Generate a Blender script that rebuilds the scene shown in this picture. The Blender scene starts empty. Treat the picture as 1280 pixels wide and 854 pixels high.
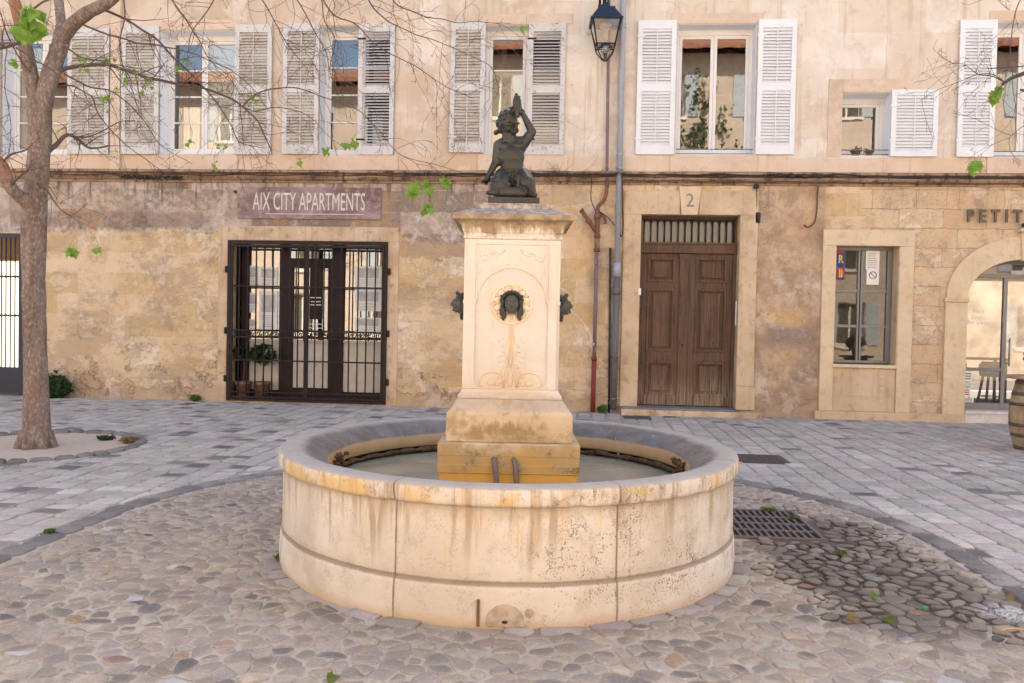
import bpy, bmesh, math, random
from mathutils import Vector, Matrix, noise as mnoise
R = math.radians
rnd = random.Random(7)
scene = bpy.context.scene
COL = scene.collection

# ------------------------------------------------------------------ camera model
CF, CPITCH, CROLL, CYAW, CDIST, CH = 1000.98, 0.02333, 0.01985, 0.07833, 14.641, 1.6
_F = Vector((-math.sin(CYAW)*math.cos(CPITCH), math.cos(CYAW)*math.cos(CPITCH), -math.sin(CPITCH)))
_R0 = Vector((math.cos(CYAW), math.sin(CYAW), 0)); _U0 = _R0.cross(_F)
_R = _R0*math.cos(CROLL) + _U0*math.sin(CROLL); _U = -_R0*math.sin(CROLL) + _U0*math.cos(CROLL)
_C = Vector((0, -CDIST, CH))
def ray(x, y): return _F*CF + _R*(x-640) + _U*(427-y)
def T(x, y, Y):
    d = ray(x, y); return _C + d*((Y-_C.y)/d.y)
def W(x, y, Y=0.0):
    p = T(x, y, Y); return p.x, p.z
def G(x, y, z=0.0):
    d = ray(x, y); p = _C + d*((z-_C.z)/d.z); return p.x, p.y
def WX(x, y=250, Y=0.0): return W(x, y, Y)[0]
def WZ(x, y, Y=0.0): return W(x, y, Y)[1]

# ------------------------------------------------------------------ mesh helpers
WM = {}
class MB:
    def __init__(s): s.v = []; s.f = []; s.m = []; s.mi = 0; s.sm = []; s.smooth = False; s.col = None; s.fc = []
    def face(s, idx):
        s.f.append(tuple(idx)); s.m.append(s.mi); s.sm.append(s.smooth); s.fc.append(s.col)
    def add(s, pts):
        b = len(s.v); s.v.extend([tuple(p) for p in pts]); return b
    def quad(s, a, b, c, d):
        i = s.add((a, b, c, d)); s.face((i, i+1, i+2, i+3))
    def box(s, x0, x1, y0, y1, z0, z1, M=None):
        if x0 > x1: x0, x1 = x1, x0
        if y0 > y1: y0, y1 = y1, y0
        if z0 > z1: z0, z1 = z1, z0
        p = [(x0,y0,z0),(x1,y0,z0),(x1,y1,z0),(x0,y1,z0),(x0,y0,z1),(x1,y0,z1),(x1,y1,z1),(x0,y1,z1)]
        if M is not None: p = [tuple(M @ Vector(q)) for q in p]
        b = s.add(p)
        for q in ((0,3,2,1),(4,5,6,7),(0,1,5,4),(1,2,6,5),(2,3,7,6),(3,0,4,7)): s.face([b+i for i in q])
    def prism(s, poly, y0, y1, M=None):
        """poly: (x,z) counter-clockwise seen from -y; extruded from y0 (front) to y1"""
        n = len(poly)
        p = [(x, y0, z) for x, z in poly] + [(x, y1, z) for x, z in poly]
        if M is not None: p = [tuple(M @ Vector(q)) for q in p]
        b = s.add(p)
        s.face([b+i for i in range(n)]); s.face([b+n+i for i in reversed(range(n))])
        for i in range(n):
            j = (i+1) % n; s.face((b+i, b+n+i, b+n+j, b+j))
    def strip(s, inner, outer, y0, y1):
        """ring-like band between two open (x,z) polylines, thickness y0..y1"""
        for i in range(len(inner)-1):
            s.prism([inner[i], inner[i+1], outer[i+1], outer[i]], y0, y1)
    def tube(s, pts, rad, n=6, cap=True, close=False):
        pts = [Vector(p) for p in pts]; k = len(pts)
        if not hasattr(rad, '__len__'): rad = [rad]*k
        old = s.smooth; s.smooth = True
        up = None; rings = []
        for i, p in enumerate(pts):
            if close: t = pts[(i+1) % k] - pts[i-1]
            else: t = pts[min(i+1, k-1)] - pts[max(i-1, 0)]
            if t.length < 1e-9: t = Vector((0,0,1))
            t.normalize()
            if up is None:
                a = Vector((0,0,1)) if abs(t.z) < .9 else Vector((1,0,0))
                up = t.cross(a).normalized()
            else:
                up = (up - t*up.dot(t))
                up = up.normalized() if up.length > 1e-6 else t.orthogonal().normalized()
            w = t.cross(up)
            rings.append(s.add([p + (up*math.cos(2*math.pi*j/n) + w*math.sin(2*math.pi*j/n))*rad[i] for j in range(n)]))
        for i in range(k if close else k-1):
            a, b = rings[i], rings[(i+1) % k]
            for j in range(n):
                q = (j+1) % n; s.face((a+j, a+q, b+q, b+j))
        if cap and not close:
            s.smooth = False
            s.face([rings[0]+j for j in reversed(range(n))]); s.face([rings[-1]+j for j in range(n)])
        s.smooth = old
    def lathe(s, prof, n=48, c=(0,0,0), a0=0.0, a1=None, jit=None, cap=False, smooth=True):
        full = a1 is None
        if full: a1 = a0 + 2*math.pi
        old = s.smooth; s.smooth = smooth
        m = n if full else n+1; rings = []
        for i in range(m):
            a = a0 + (a1-a0)*i/n; pts = []
            for r, z in prof:
                if jit: r, z = jit(r, z, a)
                pts.append((c[0]+r*math.cos(a), c[1]+r*math.sin(a), c[2]+z))
            rings.append(s.add(pts))
        for i in range(n):
            A, B = rings[i], rings[(i+1) % m]
            for j in range(len(prof)-1): s.face((A+j, B+j, B+j+1, A+j+1))
        if cap:
            for idx, rev in ((0, True), (len(prof)-1, False)):
                if prof[idx][0] > 1e-6:
                    L = [r+idx for r in rings]
                    s.face(L[::-1] if rev else L)
        s.smooth = old
    def ellipsoid(s, c, r, nu=12, nv=8, M=None):
        old = s.smooth; s.smooth = True
        c = Vector(c); rows = []
        for i in range(nv+1):
            th = math.pi*i/nv; row = []
            for j in range(nu):
                ph = 2*math.pi*j/nu
                p = Vector((r[0]*math.sin(th)*math.cos(ph), r[1]*math.sin(th)*math.sin(ph), r[2]*math.cos(th)))
                if M is not None: p = M @ p
                row.append(c+p)
            rows.append(s.add(row))
        for i in range(nv):
            for j in range(nu):
                q = (j+1) % nu; s.face((rows[i]+j, rows[i+1]+j, rows[i+1]+q, rows[i]+q))
        s.smooth = old
    def capsule(s, a, b, ra, rb, n=10):
        a = Vector(a); b = Vector(b); L = (b-a).length
        t = (b-a).normalized() if L > 1e-6 else Vector((0,0,1))
        pts = []; rad = []
        for i in range(5):
            u = math.pi/2*i/4; pts.append(a - t*ra*math.cos(u)); rad.append(max(ra*math.sin(u), ra*.03))
        for i in range(5):
            u = math.pi/2*i/4; pts.append(b + t*rb*math.sin(u)); rad.append(max(rb*math.cos(u), rb*.03))
        s.tube(pts, rad, n)
    def sweep_profile(s, prof, x0, x1):
        """prof: list of (y,z) extruded along x"""
        n = len(prof)
        b = s.add([(x0, y, z) for y, z in prof] + [(x1, y, z) for y, z in prof])
        for i in range(n-1): s.face((b+i, b+i+1, b+n+i+1, b+n+i))
        s.face([b+i for i in reversed(range(n))]); s.face([b+n+i for i in range(n)])
    def build(s, name, mats, parent=None, local=False, bevel=0, kind=None, origin=None, seg=2, fix=True, angle=35):
        if not isinstance(mats, (list, tuple)): mats = [mats]
        vs = [Vector(p) for p in s.v]
        loc = Vector((0,0,0))
        if parent is not None:
            if not local:
                inv = WM[parent.name].inverted(); vs = [inv @ p for p in vs]
        elif origin is not None: loc = Vector(origin); vs = [p-loc for p in vs]
        elif kind is None:
            lo = [min(p[i] for p in vs) for i in range(3)]; hi = [max(p[i] for p in vs) for i in range(3)]
            loc = Vector(((lo[0]+hi[0])/2, (lo[1]+hi[1])/2, lo[2])); vs = [p-loc for p in vs]
        me = bpy.data.meshes.new(name); me.from_pydata([tuple(p) for p in vs], [], s.f)
        for m in mats: me.materials.append(m)
        me.polygons.foreach_set('material_index', s.m)
        me.polygons.foreach_set('use_smooth', s.sm)
        if any(c is not None for c in s.fc):
            at = me.color_attributes.new('tint', 'FLOAT_COLOR', 'CORNER')
            data = []
            for p, c in zip(me.polygons, s.fc):
                c = c or (.5,.5,.5); data.extend([c[0], c[1], c[2], 1.0]*p.loop_total)
            at.data.foreach_set('color', data)
        if fix:
            bm = bmesh.new(); bm.from_mesh(me); bmesh.ops.recalc_face_normals(bm, faces=bm.faces); bm.to_mesh(me); bm.free()
        me.update()
        o = bpy.data.objects.new(name, me); COL.objects.link(o)
        if parent is not None:
            o.parent = parent; WM[o.name] = WM[parent.name].copy()
        else:
            o.location = loc; WM[o.name] = Matrix.Translation(loc)
        if bevel:
            b = o.modifiers.new('bevel', 'BEVEL'); b.width = bevel; b.segments = seg; b.limit_method = 'ANGLE'; b.angle_limit = R(angle)
        if kind: o['kind'] = kind
        return o

def thing(name, label, cat, loc, rz=0.0, group=None):
    o = bpy.data.objects.new(name, None); COL.objects.link(o)
    o.empty_display_size = .2
    o.location = loc; o.rotation_euler = (0, 0, rz)
    WM[o.name] = Matrix.Translation(Vector(loc)) @ Matrix.Rotation(rz, 4, 'Z')
    return tag(o, label, cat, group)
def tag(o, label, cat, group=None):
    o['label'] = label; o['category'] = cat
    if group: o['group'] = group
    return o
def remesh(mb, voxel, smooth_it=2):
    me = bpy.data.meshes.new('tmp'); me.from_pydata(mb.v, [], mb.f)
    bm = bmesh.new(); bm.from_mesh(me); bmesh.ops.recalc_face_normals(bm, faces=bm.faces); bm.to_mesh(me); bm.free()
    o = bpy.data.objects.new('tmp', me); COL.objects.link(o)
    md = o.modifiers.new('r', 'REMESH'); md.mode = 'VOXEL'; md.voxel_size = voxel; md.use_smooth_shade = True
    if smooth_it:
        sm = o.modifiers.new('s', 'SMOOTH'); sm.iterations = smooth_it; sm.factor = .5
    dg = bpy.context.evaluated_depsgraph_get(); dg.update()
    m2 = bpy.data.meshes.new_from_object(o.evaluated_get(dg))
    out = MB(); out.v = [tuple(v.co) for v in m2.vertices]; out.smooth = True
    for p in m2.polygons: out.face(p.vertices)
    bpy.data.objects.remove(o); bpy.data.meshes.remove(me); bpy.data.meshes.remove(m2)
    return out
def text_mb(body, size, depth, M, sx=1.0, bold=0.0, align='CENTER', spacing=1.0):
    cu = bpy.data.curves.new('txt', 'FONT'); cu.body = body; cu.size = size; cu.extrude = depth/2; cu.offset = bold
    cu.align_x = align; cu.space_character = spacing; cu.resolution_u = 3
    o = bpy.data.objects.new('txt', cu); COL.objects.link(o)
    dg = bpy.context.evaluated_depsgraph_get(); dg.update()
    me = bpy.data.meshes.new_from_object(o.evaluated_get(dg))
    mb = MB()
    MM = M @ Matrix.Rotation(R(90), 4, 'X') @ Matrix.Diagonal((sx, 1, 1, 1))
    mb.v = [tuple(MM @ v.co) for v in me.vertices]
    for p in me.polygons: mb.face(p.vertices)
    bpy.data.objects.remove(o); bpy.data.curves.remove(cu); bpy.data.meshes.remove(me)
    return mb
def merge(mb, other):
    b = len(mb.v); mb.v.extend(other.v)
    for f in other.f: mb.face([b+i for i in f])

# ------------------------------------------------------------------ material helpers
class Mat:
    def __init__(s, name):
        s.mat = bpy.data.materials.new(name); s.mat.use_nodes = True
        s.t = s.mat.node_tree; s.t.nodes.clear()
        s.out = s.t.nodes.new('ShaderNodeOutputMaterial')
        s._pos = None
    def n(s, typ, props=None, ins=None):
        nd = s.t.nodes.new('ShaderNode'+typ)
        for k, v in (props or {}).items(): setattr(nd, k, v)
        for k, v in (ins or {}).items(): s.set(nd.inputs[k], v)
        return nd
    def set(s, sock, v):
        if isinstance(v, bpy.types.NodeSocket): s.t.links.new(v, sock)
        elif isinstance(v, (tuple, list)):
            if sock.type == 'RGBA' and len(v) == 3: v = (*v, 1)
            sock.default_value = v
        else: sock.default_value = v
    @property
    def pos(s):
        if s._pos is None: s._pos = s.n('NewGeometry').outputs['Position']
        return s._pos
    def xyz(s, v=None):
        o = s.n('SeparateXYZ', ins={0: v or s.pos}).outputs; return o[0], o[1], o[2]
    def m(s, op, a, b=0.0, c=0.0, clamp=False):
        nd = s.n('Math', {'operation': op, 'use_clamp': clamp}); s.set(nd.inputs[0], a); s.set(nd.inputs[1], b); s.set(nd.inputs[2], c)
        return nd.outputs[0]
    def vmul(s, v, k): return s.n('VectorMath', {'operation': 'MULTIPLY'}, {0: v, 1: k}).outputs[0]
    def vadd(s, v, k): return s.n('VectorMath', {'operation': 'ADD'}, {0: v, 1: k}).outputs[0]
    def comb(s, x=0.0, y=0.0, z=0.0): return s.n('CombineXYZ', ins={0: x, 1: y, 2: z}).outputs[0]
    def noise(s, scale, detail=4, rough=.55, vec=None, dist=0.0, color=False):
        nd = s.n('TexNoise', ins={'Vector': vec or s.pos, 'Scale': scale, 'Detail': detail, 'Roughness': rough, 'Distortion': dist})
        return nd.outputs[1 if color else 0]
    def vor(s, scale, vec=None, feature='F1', out=0, rand=1.0):
        nd = s.n('TexVoronoi', {'feature': feature}, {'Vector': vec or s.pos, 'Scale': scale, 'Randomness': rand}); return nd.outputs[out]
    def ss(s, v, lo, hi, a=0.0, b=1.0):
        nd = s.n('MapRange', {'interpolation_type': 'SMOOTHSTEP'}); s.set(nd.inputs[0], v)
        for i, q in ((1, lo), (2, hi), (3, a), (4, b)): s.set(nd.inputs[i], q)
        return nd.outputs[0]
    def mix(s, f, a, b, blend='MIX'):
        nd = s.n('Mix', {'data_type': 'RGBA', 'blend_type': blend, 'clamp_factor': True})
        s.set(nd.inputs[0], f); s.set(nd.inputs[6], a); s.set(nd.inputs[7], b); return nd.outputs[2]
    def hsv(s, col, h=.5, sat=1.0, v=1.0):
        return s.n('HueSaturation', ins={'Hue': h, 'Saturation': sat, 'Value': v, 'Color': col}).outputs[0]
    def bump(s, h, strength=.3, dist=.02, nrm=None):
        nd = s.n('Bump', ins={'Strength': strength, 'Distance': dist, 'Height': h})
        if nrm is not None: s.set(nd.inputs['Normal'], nrm)
        return nd.outputs[0]
    def rect(s, x, z, x0, x1, z0, z1, soft=.03):
        a = s.m('MULTIPLY', s.ss(x, x0-soft, x0+soft), s.ss(x, x1-soft, x1+soft, 1.0, 0.0))
        b = s.m('MULTIPLY', s.ss(z, z0-soft, z0+soft), s.ss(z, z1-soft, z1+soft, 1.0, 0.0))
        return s.m('MULTIPLY', a, b)
    def bsdf(s, col, rough=.8, nrm=None, metal=0.0, spec=None, **kw):
        nd = s.n('BsdfPrincipled', ins={'Base Color': col, 'Roughness': rough, 'Metallic': metal})
        if spec is not None: s.set(nd.inputs['Specular IOR Level'], spec)
        if nrm is not None: s.set(nd.inputs['Normal'], nrm)
        for k, v in kw.items(): s.set(nd.inputs[k.replace('_', ' ')], v)
        s.t.links.new(nd.outputs[0], s.out.inputs[0]); return s.mat

def simple(name, col, rough=.7, metal=0.0, var=.15, scale=8.0, bump=.1, spec=.4):
    m = Mat(name); a = m.noise(scale, 5, .6)
    c = m.mix(m.ss(a, .3, .7), tuple(x*(1-var) for x in col), tuple(min(1, x*(1+var)) for x in col))
    return m.bsdf(c, rough, m.bump(m.noise(scale*6, 4, .6), bump, .01), metal, spec)
# ------------------------------------------------------------------ materials
def mat_lower_wall():
    m = Mat('old_ochre_plaster'); x, y, z = m.xyz()
    wv = m.noise(1.7, 3, .6); wn = m.m('SUBTRACT', wv, .5)
    wf = m.m('SUBTRACT', m.noise(9, 4, .65), .5)
    xw = m.m('ADD', x, m.m('MULTIPLY', wf, .22)); zw = m.m('ADD', z, m.m('ADD', m.m('MULTIPLY', wn, .35), m.m('MULTIPLY', wf, .16)))
    n1 = m.noise(.9, 5, .6); n2 = m.noise(3.2, 6, .65); n3 = m.noise(14, 5, .7)
    c = m.mix(m.ss(n1, .35, .65), (.65,.46,.275), (.72,.545,.36))
    c = m.mix(m.m('MULTIPLY', m.ss(n2, .52, .66), .6), c, (.56,.34,.16))
    c = m.mix(m.m('MULTIPLY', m.ss(n3, .55, .75), .35), c, (.45,.29,.16))
    # masonry blocks ghosting through the render
    bv = m.comb(m.m('ADD', x, m.m('MULTIPLY', wn, .12)), m.m('ADD', z, m.m('MULTIPLY', wn, .10)), 0.0)
    bk = m.n('TexBrick', {'offset': .43}, {'Vector': bv, 'Color1': (.18,.18,.18,1), 'Color2': (.85,.85,.85,1), 'Mortar': (.5,.5,.5,1), 'Scale': 1.0,
             'Mortar Size': .008, 'Mortar Smooth': .6, 'Brick Width': .95, 'Row Height': .40})
    blk = m.n('SeparateColor', ins={0: bk.outputs[0]}).outputs[0]; mort = bk.outputs[1]
    c = m.mix(m.m('MULTIPLY', m.ss(m.m('ADD', blk, m.m('MULTIPLY', wf, .5)), .60, .72), .6), c, (.55,.365,.165))
    c = m.mix(m.m('MULTIPLY', m.ss(m.m('ADD', blk, m.m('MULTIPLY', wf, .5)), .36, .26), .6), c, (.74,.56,.375))
    bro = m.m('MULTIPLY', m.ss(m.noise(.55, 6, .7, m.vmul(m.vadd(m.pos, (7,0,3)), (1, 1, 1.9))), .50, .57), .7)
    c = m.mix(bro, c, m.mix(n2, (.40,.27,.165), (.55,.39,.245)))
    jm = m.m('MULTIPLY', m.ss(mort, .2, .8), m.ss(m.noise(1.9, 5, .7, m.vadd(m.pos, (17,0,5))), .48, .60))
    c = m.mix(m.m('MULTIPLY', jm, .28), c, (.38,.25,.155))
    # the grimy pink-grey zone under the string course, wall left of the downpipes
    left = m.ss(x, -.75, -.95)
    bound = m.m('SUBTRACT', 3.2, m.m('MULTIPLY', m.ss(x, -3.3, -3.1), .18))
    gm = m.m('MULTIPLY', left, m.ss(zw, m.m('SUBTRACT', bound, .03), m.m('ADD', bound, .03)))
    g = m.mix(m.ss(n2, .4, .62), (.40,.305,.23), (.56,.445,.355))
    g = m.mix(m.m('MULTIPLY', m.ss(m.m('ADD', blk, m.m('MULTIPLY', wf, 1.0)), .55, .75), .75), g, (.25,.18,.13))
    g = m.mix(m.m('MULTIPLY', m.ss(m.noise(2.1, 4, .6, m.vadd(m.pos, (5,3,9))), .6, .66), .75), g, (.60,.48,.42))
    st = m.noise(1.0, 4, .6, m.vmul(m.pos, (9, 1, .8)))
    g = m.mix(m.m('MULTIPLY', m.m('MULTIPLY', m.ss(st, .52, .64), m.ss(z, 3.55, 4.05)), .75), g, (.11,.075,.06))
    low = m.m('MULTIPLY', m.m('MULTIPLY', m.ss(x, -3.2, -3.3, 0, 1), m.ss(m.m('ADD', z, m.m('MULTIPLY', wf, .3)), 3.22, 3.3)), m.ss(m.m('ADD', z, m.m('MULTIPLY', wf, .3)), 3.62, 3.52))
    g = m.mix(m.m('MULTIPLY', m.m('MULTIPLY', low, m.ss(blk, .3, .5)), .5), g, (.22,.145,.11))
    c = m.mix(gm, c, g)
    # pink stone band left of the pedestal
    pb = m.rect(xw, zw, -3.25, -.9, 2.78, 3.06, .03)
    c = m.mix(m.m('MULTIPLY', pb, .7), c, (.42,.285,.19))
    # eroded stone right of the door
    er = m.m('MULTIPLY', m.ss(x, 3.18, 3.24), m.ss(x, 4.5, 4.3))
    e = m.mix(m.ss(m.noise(2.6, 7, .72), .42, .6), (.42,.275,.175), (.58,.41,.27))
    e = m.mix(m.m('MULTIPLY', m.ss(m.noise(5.5, 6, .7, m.vadd(m.pos, (2,0,7))), .56, .68), .8), e, (.63,.47,.34))
    e = m.mix(m.m('MULTIPLY', m.ss(m.noise(1.3, 3, .5, m.vadd(m.pos, (0,0,3.3))), .55, .66), .6), e, (.33,.22,.155))
    e = m.mix(m.m('MULTIPLY', m.rect(xw, zw, 3.4, 4.3, 1.28, 1.62, .12), .85), e, (.30,.22,.165))
    e = m.mix(m.m('MULTIPLY', m.rect(xw, zw, 3.35, 4.05, 1.66, 1.95, .1), .6), e, (.64,.40,.17))
    e = m.mix(m.m('MULTIPLY', m.ss(z, .5, .1), .5), e, (.25,.17,.12))
    c = m.mix(er, c, e)
    # dressed ashlar round the café
    ab = m.n('TexBrick', {'offset': .37}, {'Vector': m.comb(m.m('ADD', x, m.m('ADD', m.m('MULTIPLY', wf, .05), m.m('MULTIPLY', wn, .14))), m.m('ADD', z, m.m('ADD', m.m('MULTIPLY', wf, .04), m.m('MULTIPLY', wn, .07))), 0.0), 'Color1': (.2,.2,.2,1), 'Color2': (.8,.8,.8,1), 'Mortar': (.5,.5,.5,1), 'Scale': 1.0,
             'Mortar Size': .007, 'Mortar Smooth': .9, 'Brick Width': .74, 'Row Height': .34})
    am = m.ss(m.m('ADD', x, m.m('MULTIPLY', wn, .5)), 4.9, 5.1)
    ablk = m.n('SeparateColor', ins={0: ab.outputs[0]}).outputs[0]
    a = m.mix(ablk, (.57,.385,.23), (.72,.53,.345))
    a = m.mix(m.m('MULTIPLY', m.ss(n2, .5, .65), .55), a, (.48,.32,.19))
    a = m.mix(m.m('MULTIPLY', m.ss(n3, .5, .7), .4), a, (.38,.25,.155))
    a = m.mix(m.m('MULTIPLY', m.m('MULTIPLY', ab.outputs[1], m.ss(n2, .40, .60)), .6), a, (.36,.24,.155))
    c = m.mix(am, c, a)
    # drips below the cables, rising damp, scaling at the foot
    dr = m.m('MULTIPLY', m.ss(m.noise(1.0, 4, .6, m.vmul(m.pos, (12, 1, .5))), .54, .7), m.ss(z, 3.3, 4.15))
    c = m.mix(m.m('MULTIPLY', dr, .6), c, (.20,.125,.08))
    ft = m.ss(m.m('ADD', z, m.m('MULTIPLY', m.m('SUBTRACT', m.noise(2.5, 5, .65), .5), 1.0)), .30, .22)
    c = m.mix(m.m('MULTIPLY', ft, .7), c, (.48,.33,.22))
    spots = m.ss(m.vor(7), .10, .05)
    c = m.mix(m.m('MULTIPLY', m.m('MULTIPLY', spots, m.ss(n1, .5, .6)), .6), c, (.2,.13,.09))
    crk = m.ss(m.vor(1.1, m.vadd(m.pos, m.vmul(m.noise(3, 6, .7, color=True), (.9,.9,.9))), 'DISTANCE_TO_EDGE'), .010, .0)
    crk = m.m('MULTIPLY', crk, m.m('MULTIPLY', m.ss(m.noise(.8, 2), .54, .6), m.ss(m.noise(6, 3), .45, .6)))
    c = m.mix(m.m('MULTIPLY', crk, .5), c, (.30,.19,.12))
    # weathering at several scales: ochre stains, grey soot, scoured pale patches
    oc = m.m('MULTIPLY', m.ss(m.noise(.75, 6, .68, m.vadd(m.pos, (11,0,4))), .52, .64), .55)
    c = m.mix(oc, c, m.mix(.5, c, (.58,.31,.10)))
    so = m.m('MULTIPLY', m.ss(m.noise(1.15, 7, .72, m.vadd(m.pos, (1,7,14))), .53, .62), .6)
    c = m.mix(so, c, m.hsv(c, sat=.9, v=.70))
    pa = m.m('MULTIPLY', m.ss(m.noise(1.6, 8, .75, m.vadd(m.pos, (21,3,1))), .53, .58), .6)
    c = m.mix(pa, c, m.hsv(c, sat=.72, v=1.2))
    cn = m.noise(1.5, 10, .74, m.vadd(m.pos, (31,2,8))); chip = m.ss(cn, .565, .58)
    lowz = m.m('MULTIPLY', m.m('ADD', m.ss(z, 1.5, .4), .12), m.ss(x, 3.0, 1.0))
    c = m.mix(m.m('MULTIPLY', m.m('MULTIPLY', chip, lowz), .5), c, m.mix(n3, (.42,.285,.18), (.56,.40,.26)))
    edge = m.m('MULTIPLY', m.ss(cn, .553, .566), m.ss(cn, .590, .572))
    c = m.mix(m.m('MULTIPLY', m.m('MULTIPLY', edge, lowz), .4), c, (.28,.18,.11))
    gr = m.m('MULTIPLY', m.ss(m.noise(28, 5, .75), .50, .72), .5); c = m.mix(gr, c, m.hsv(c, v=.66))
    gr2 = m.m('MULTIPLY', m.ss(m.noise(75, 3, .7), .50, .70), .35); c = m.mix(gr2, c, m.hsv(c, v=.78))
    h = m.m('ADD', m.m('MULTIPLY', n3, .35), m.m('MULTIPLY', n2, .5))
    h = m.m('SUBTRACT', h, m.m('MULTIPLY', m.m('MULTIPLY', chip, lowz), .5))
    h = m.m('SUBTRACT', h, m.m('MULTIPLY', ft, .5)); h = m.m('SUBTRACT', h, m.m('ADD', m.m('MULTIPLY', gm, .5), m.m('ADD', m.m('MULTIPLY', jm, .22), m.m('MULTIPLY', bro, .4)))); h = m.m('ADD', h, m.m('MULTIPLY', pa, .5))
    h = m.m('SUBTRACT', h, m.m('MULTIPLY', m.m('MULTIPLY', ab.outputs[1], am), .5))
    h = m.m('ADD', h, m.m('MULTIPLY', m.m('MULTIPLY', er, m.noise(4, 7, .7)), 1.3))
    h = m.m('ADD', h, m.m('MULTIPLY', m.noise(60, 3, .6), .12)); h = m.m('SUBTRACT', h, m.m('MULTIPLY', crk, .3))
    return m.bsdf(c, .92, m.bump(h, .8, .03), spec=.2)

def mat_upper_wall():
    m = Mat('pale_pink_render'); x, y, z = m.xyz()
    n1 = m.noise(.55, 5, .6); n2 = m.noise(2.4, 6, .65); n3 = m.noise(12, 5, .7)
    wf = m.m('SUBTRACT', m.noise(5, 5, .65), .5)
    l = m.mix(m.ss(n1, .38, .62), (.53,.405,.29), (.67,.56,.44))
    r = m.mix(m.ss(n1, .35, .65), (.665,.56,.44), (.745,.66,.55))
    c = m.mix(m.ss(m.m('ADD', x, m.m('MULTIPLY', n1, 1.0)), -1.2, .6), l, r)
    c = m.mix(m.m('MULTIPLY', m.ss(n2, .52, .68), .5), c, (.54,.385,.27))
    c = m.mix(m.m('MULTIPLY', m.ss(m.noise(1.1, 8, .70, m.vadd(m.pos, (3,1,5))), .54, .60), .55), c, (.80,.70,.60))
    c = m.mix(m.m('MULTIPLY', m.ss(m.noise(.9, 8, .72, m.vadd(m.pos, (13,1,25))), .54, .58), .4), c, (.58,.44,.33))
    bl = m.n('TexBrick', {'offset': .4}, {'Vector': m.comb(m.m('ADD', x, m.m('MULTIPLY', wf, .08)), m.m('ADD', z, m.m('MULTIPLY', wf, .08)), 0.0), 'Color1': (0,0,0,1), 'Color2': (1,1,1,1), 'Mortar': (.5,.5,.5,1), 'Mortar Size': .004, 'Scale': 1.0, 'Brick Width': 1.5, 'Row Height': .62})
    b = m.n('SeparateColor', ins={0: bl.outputs[0]}).outputs[0]
    c = m.mix(m.m('MULTIPLY', m.ss(b, .6, .75), .28), c, (.60,.40,.26))
    c = m.mix(m.m('MULTIPLY', m.ss(n3, .58, .75), .3), c, (.5,.34,.24))
    st = m.m('MULTIPLY', m.ss(m.noise(1.0, 4, .6, m.vmul(m.pos, (7, 1, .45))), .54, .66), .55)
    c = m.mix(st, c, (.52,.36,.26))
    warm = m.m('MULTIPLY', m.ss(m.m('ADD', z, m.m('MULTIPLY', wf, .12)), 4.66, 4.6), .55)
    c = m.mix(warm, c, (.66,.44,.28))
    crk = m.ss(m.vor(.8, m.vadd(m.pos, m.vmul(m.noise(2.2, 4, .6, color=True), (.6,.6,.6))), 'DISTANCE_TO_EDGE'), .008, 0)
    crk = m.m('MULTIPLY', crk, m.ss(m.noise(.7, 2), .5, .6))
    c = m.mix(m.m('MULTIPLY', m.m('MULTIPLY', crk, m.ss(m.noise(7, 3), .45, .6)), .4), c, (.40,.27,.19))
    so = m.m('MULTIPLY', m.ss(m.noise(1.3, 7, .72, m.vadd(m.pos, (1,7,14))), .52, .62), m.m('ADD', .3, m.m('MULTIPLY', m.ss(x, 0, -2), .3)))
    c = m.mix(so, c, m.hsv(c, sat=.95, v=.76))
    gr = m.m('MULTIPLY', m.ss(m.noise(34, 5, .75), .52, .72), .3); c = m.mix(gr, c, m.hsv(c, v=.78))
    sp = m.m('MULTIPLY', m.ss(m.vor(3.3, m.vadd(m.pos, (1,0,2))), .05, .03), m.ss(n2, .48, .55))
    c = m.mix(m.m('MULTIPLY', sp, .75), c, (.2,.14,.1))
    h = m.m('ADD', m.m('MULTIPLY', n3, .3), m.m('MULTIPLY', n2, .6)); h = m.m('SUBTRACT', h, m.m('MULTIPLY', crk, .4))
    return m.bsdf(c, .93, m.bump(h, .55, .03), spec=.2)

def mat_trim(name, a, b, dirt=(.30,.2,.13), amount=.45, streak=0.0):
    m = Mat(name); x, y, z = m.xyz()
    n1 = m.noise(1.6, 5, .6); n2 = m.noise(6, 6, .68); n3 = m.noise(40, 4, .6)
    c = m.mix(m.ss(n1, .35, .65), a, b)
    c = m.mix(m.m('MULTIPLY', m.ss(n2, .52, .7), amount), c, dirt)
    so = m.m('MULTIPLY', m.ss(m.noise(.9, 7, .72, m.vadd(m.pos, (4,9,2))), .52, .64), amount); c = m.mix(so, c, m.hsv(c, v=.72))
    gr = m.m('MULTIPLY', m.ss(m.noise(32, 5, .75), .50, .72), .45); c = m.mix(gr, c, m.hsv(c, v=.7))
    if streak:
        s_ = m.ss(m.noise(1.0, 4, .6, m.vmul(m.pos, (10, 10, .6))), .52, .68)
        c = m.mix(m.m('MULTIPLY', s_, streak), c, dirt)
    pit = m.ss(m.vor(26), .16, .08)
    c = m.mix(m.m('MULTIPLY', m.m('MULTIPLY', pit, m.ss(n1, .5, .62)), .6), c, tuple(k*.5 for k in dirt))
    h = m.m('ADD', m.m('MULTIPLY', n2, .6), m.m('MULTIPLY', n3, .2)); h = m.m('SUBTRACT', h, m.m('MULTIPLY', pit, .3))
    return m.bsdf(c, .9, m.bump(h, .4, .015), spec=.2)

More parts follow.
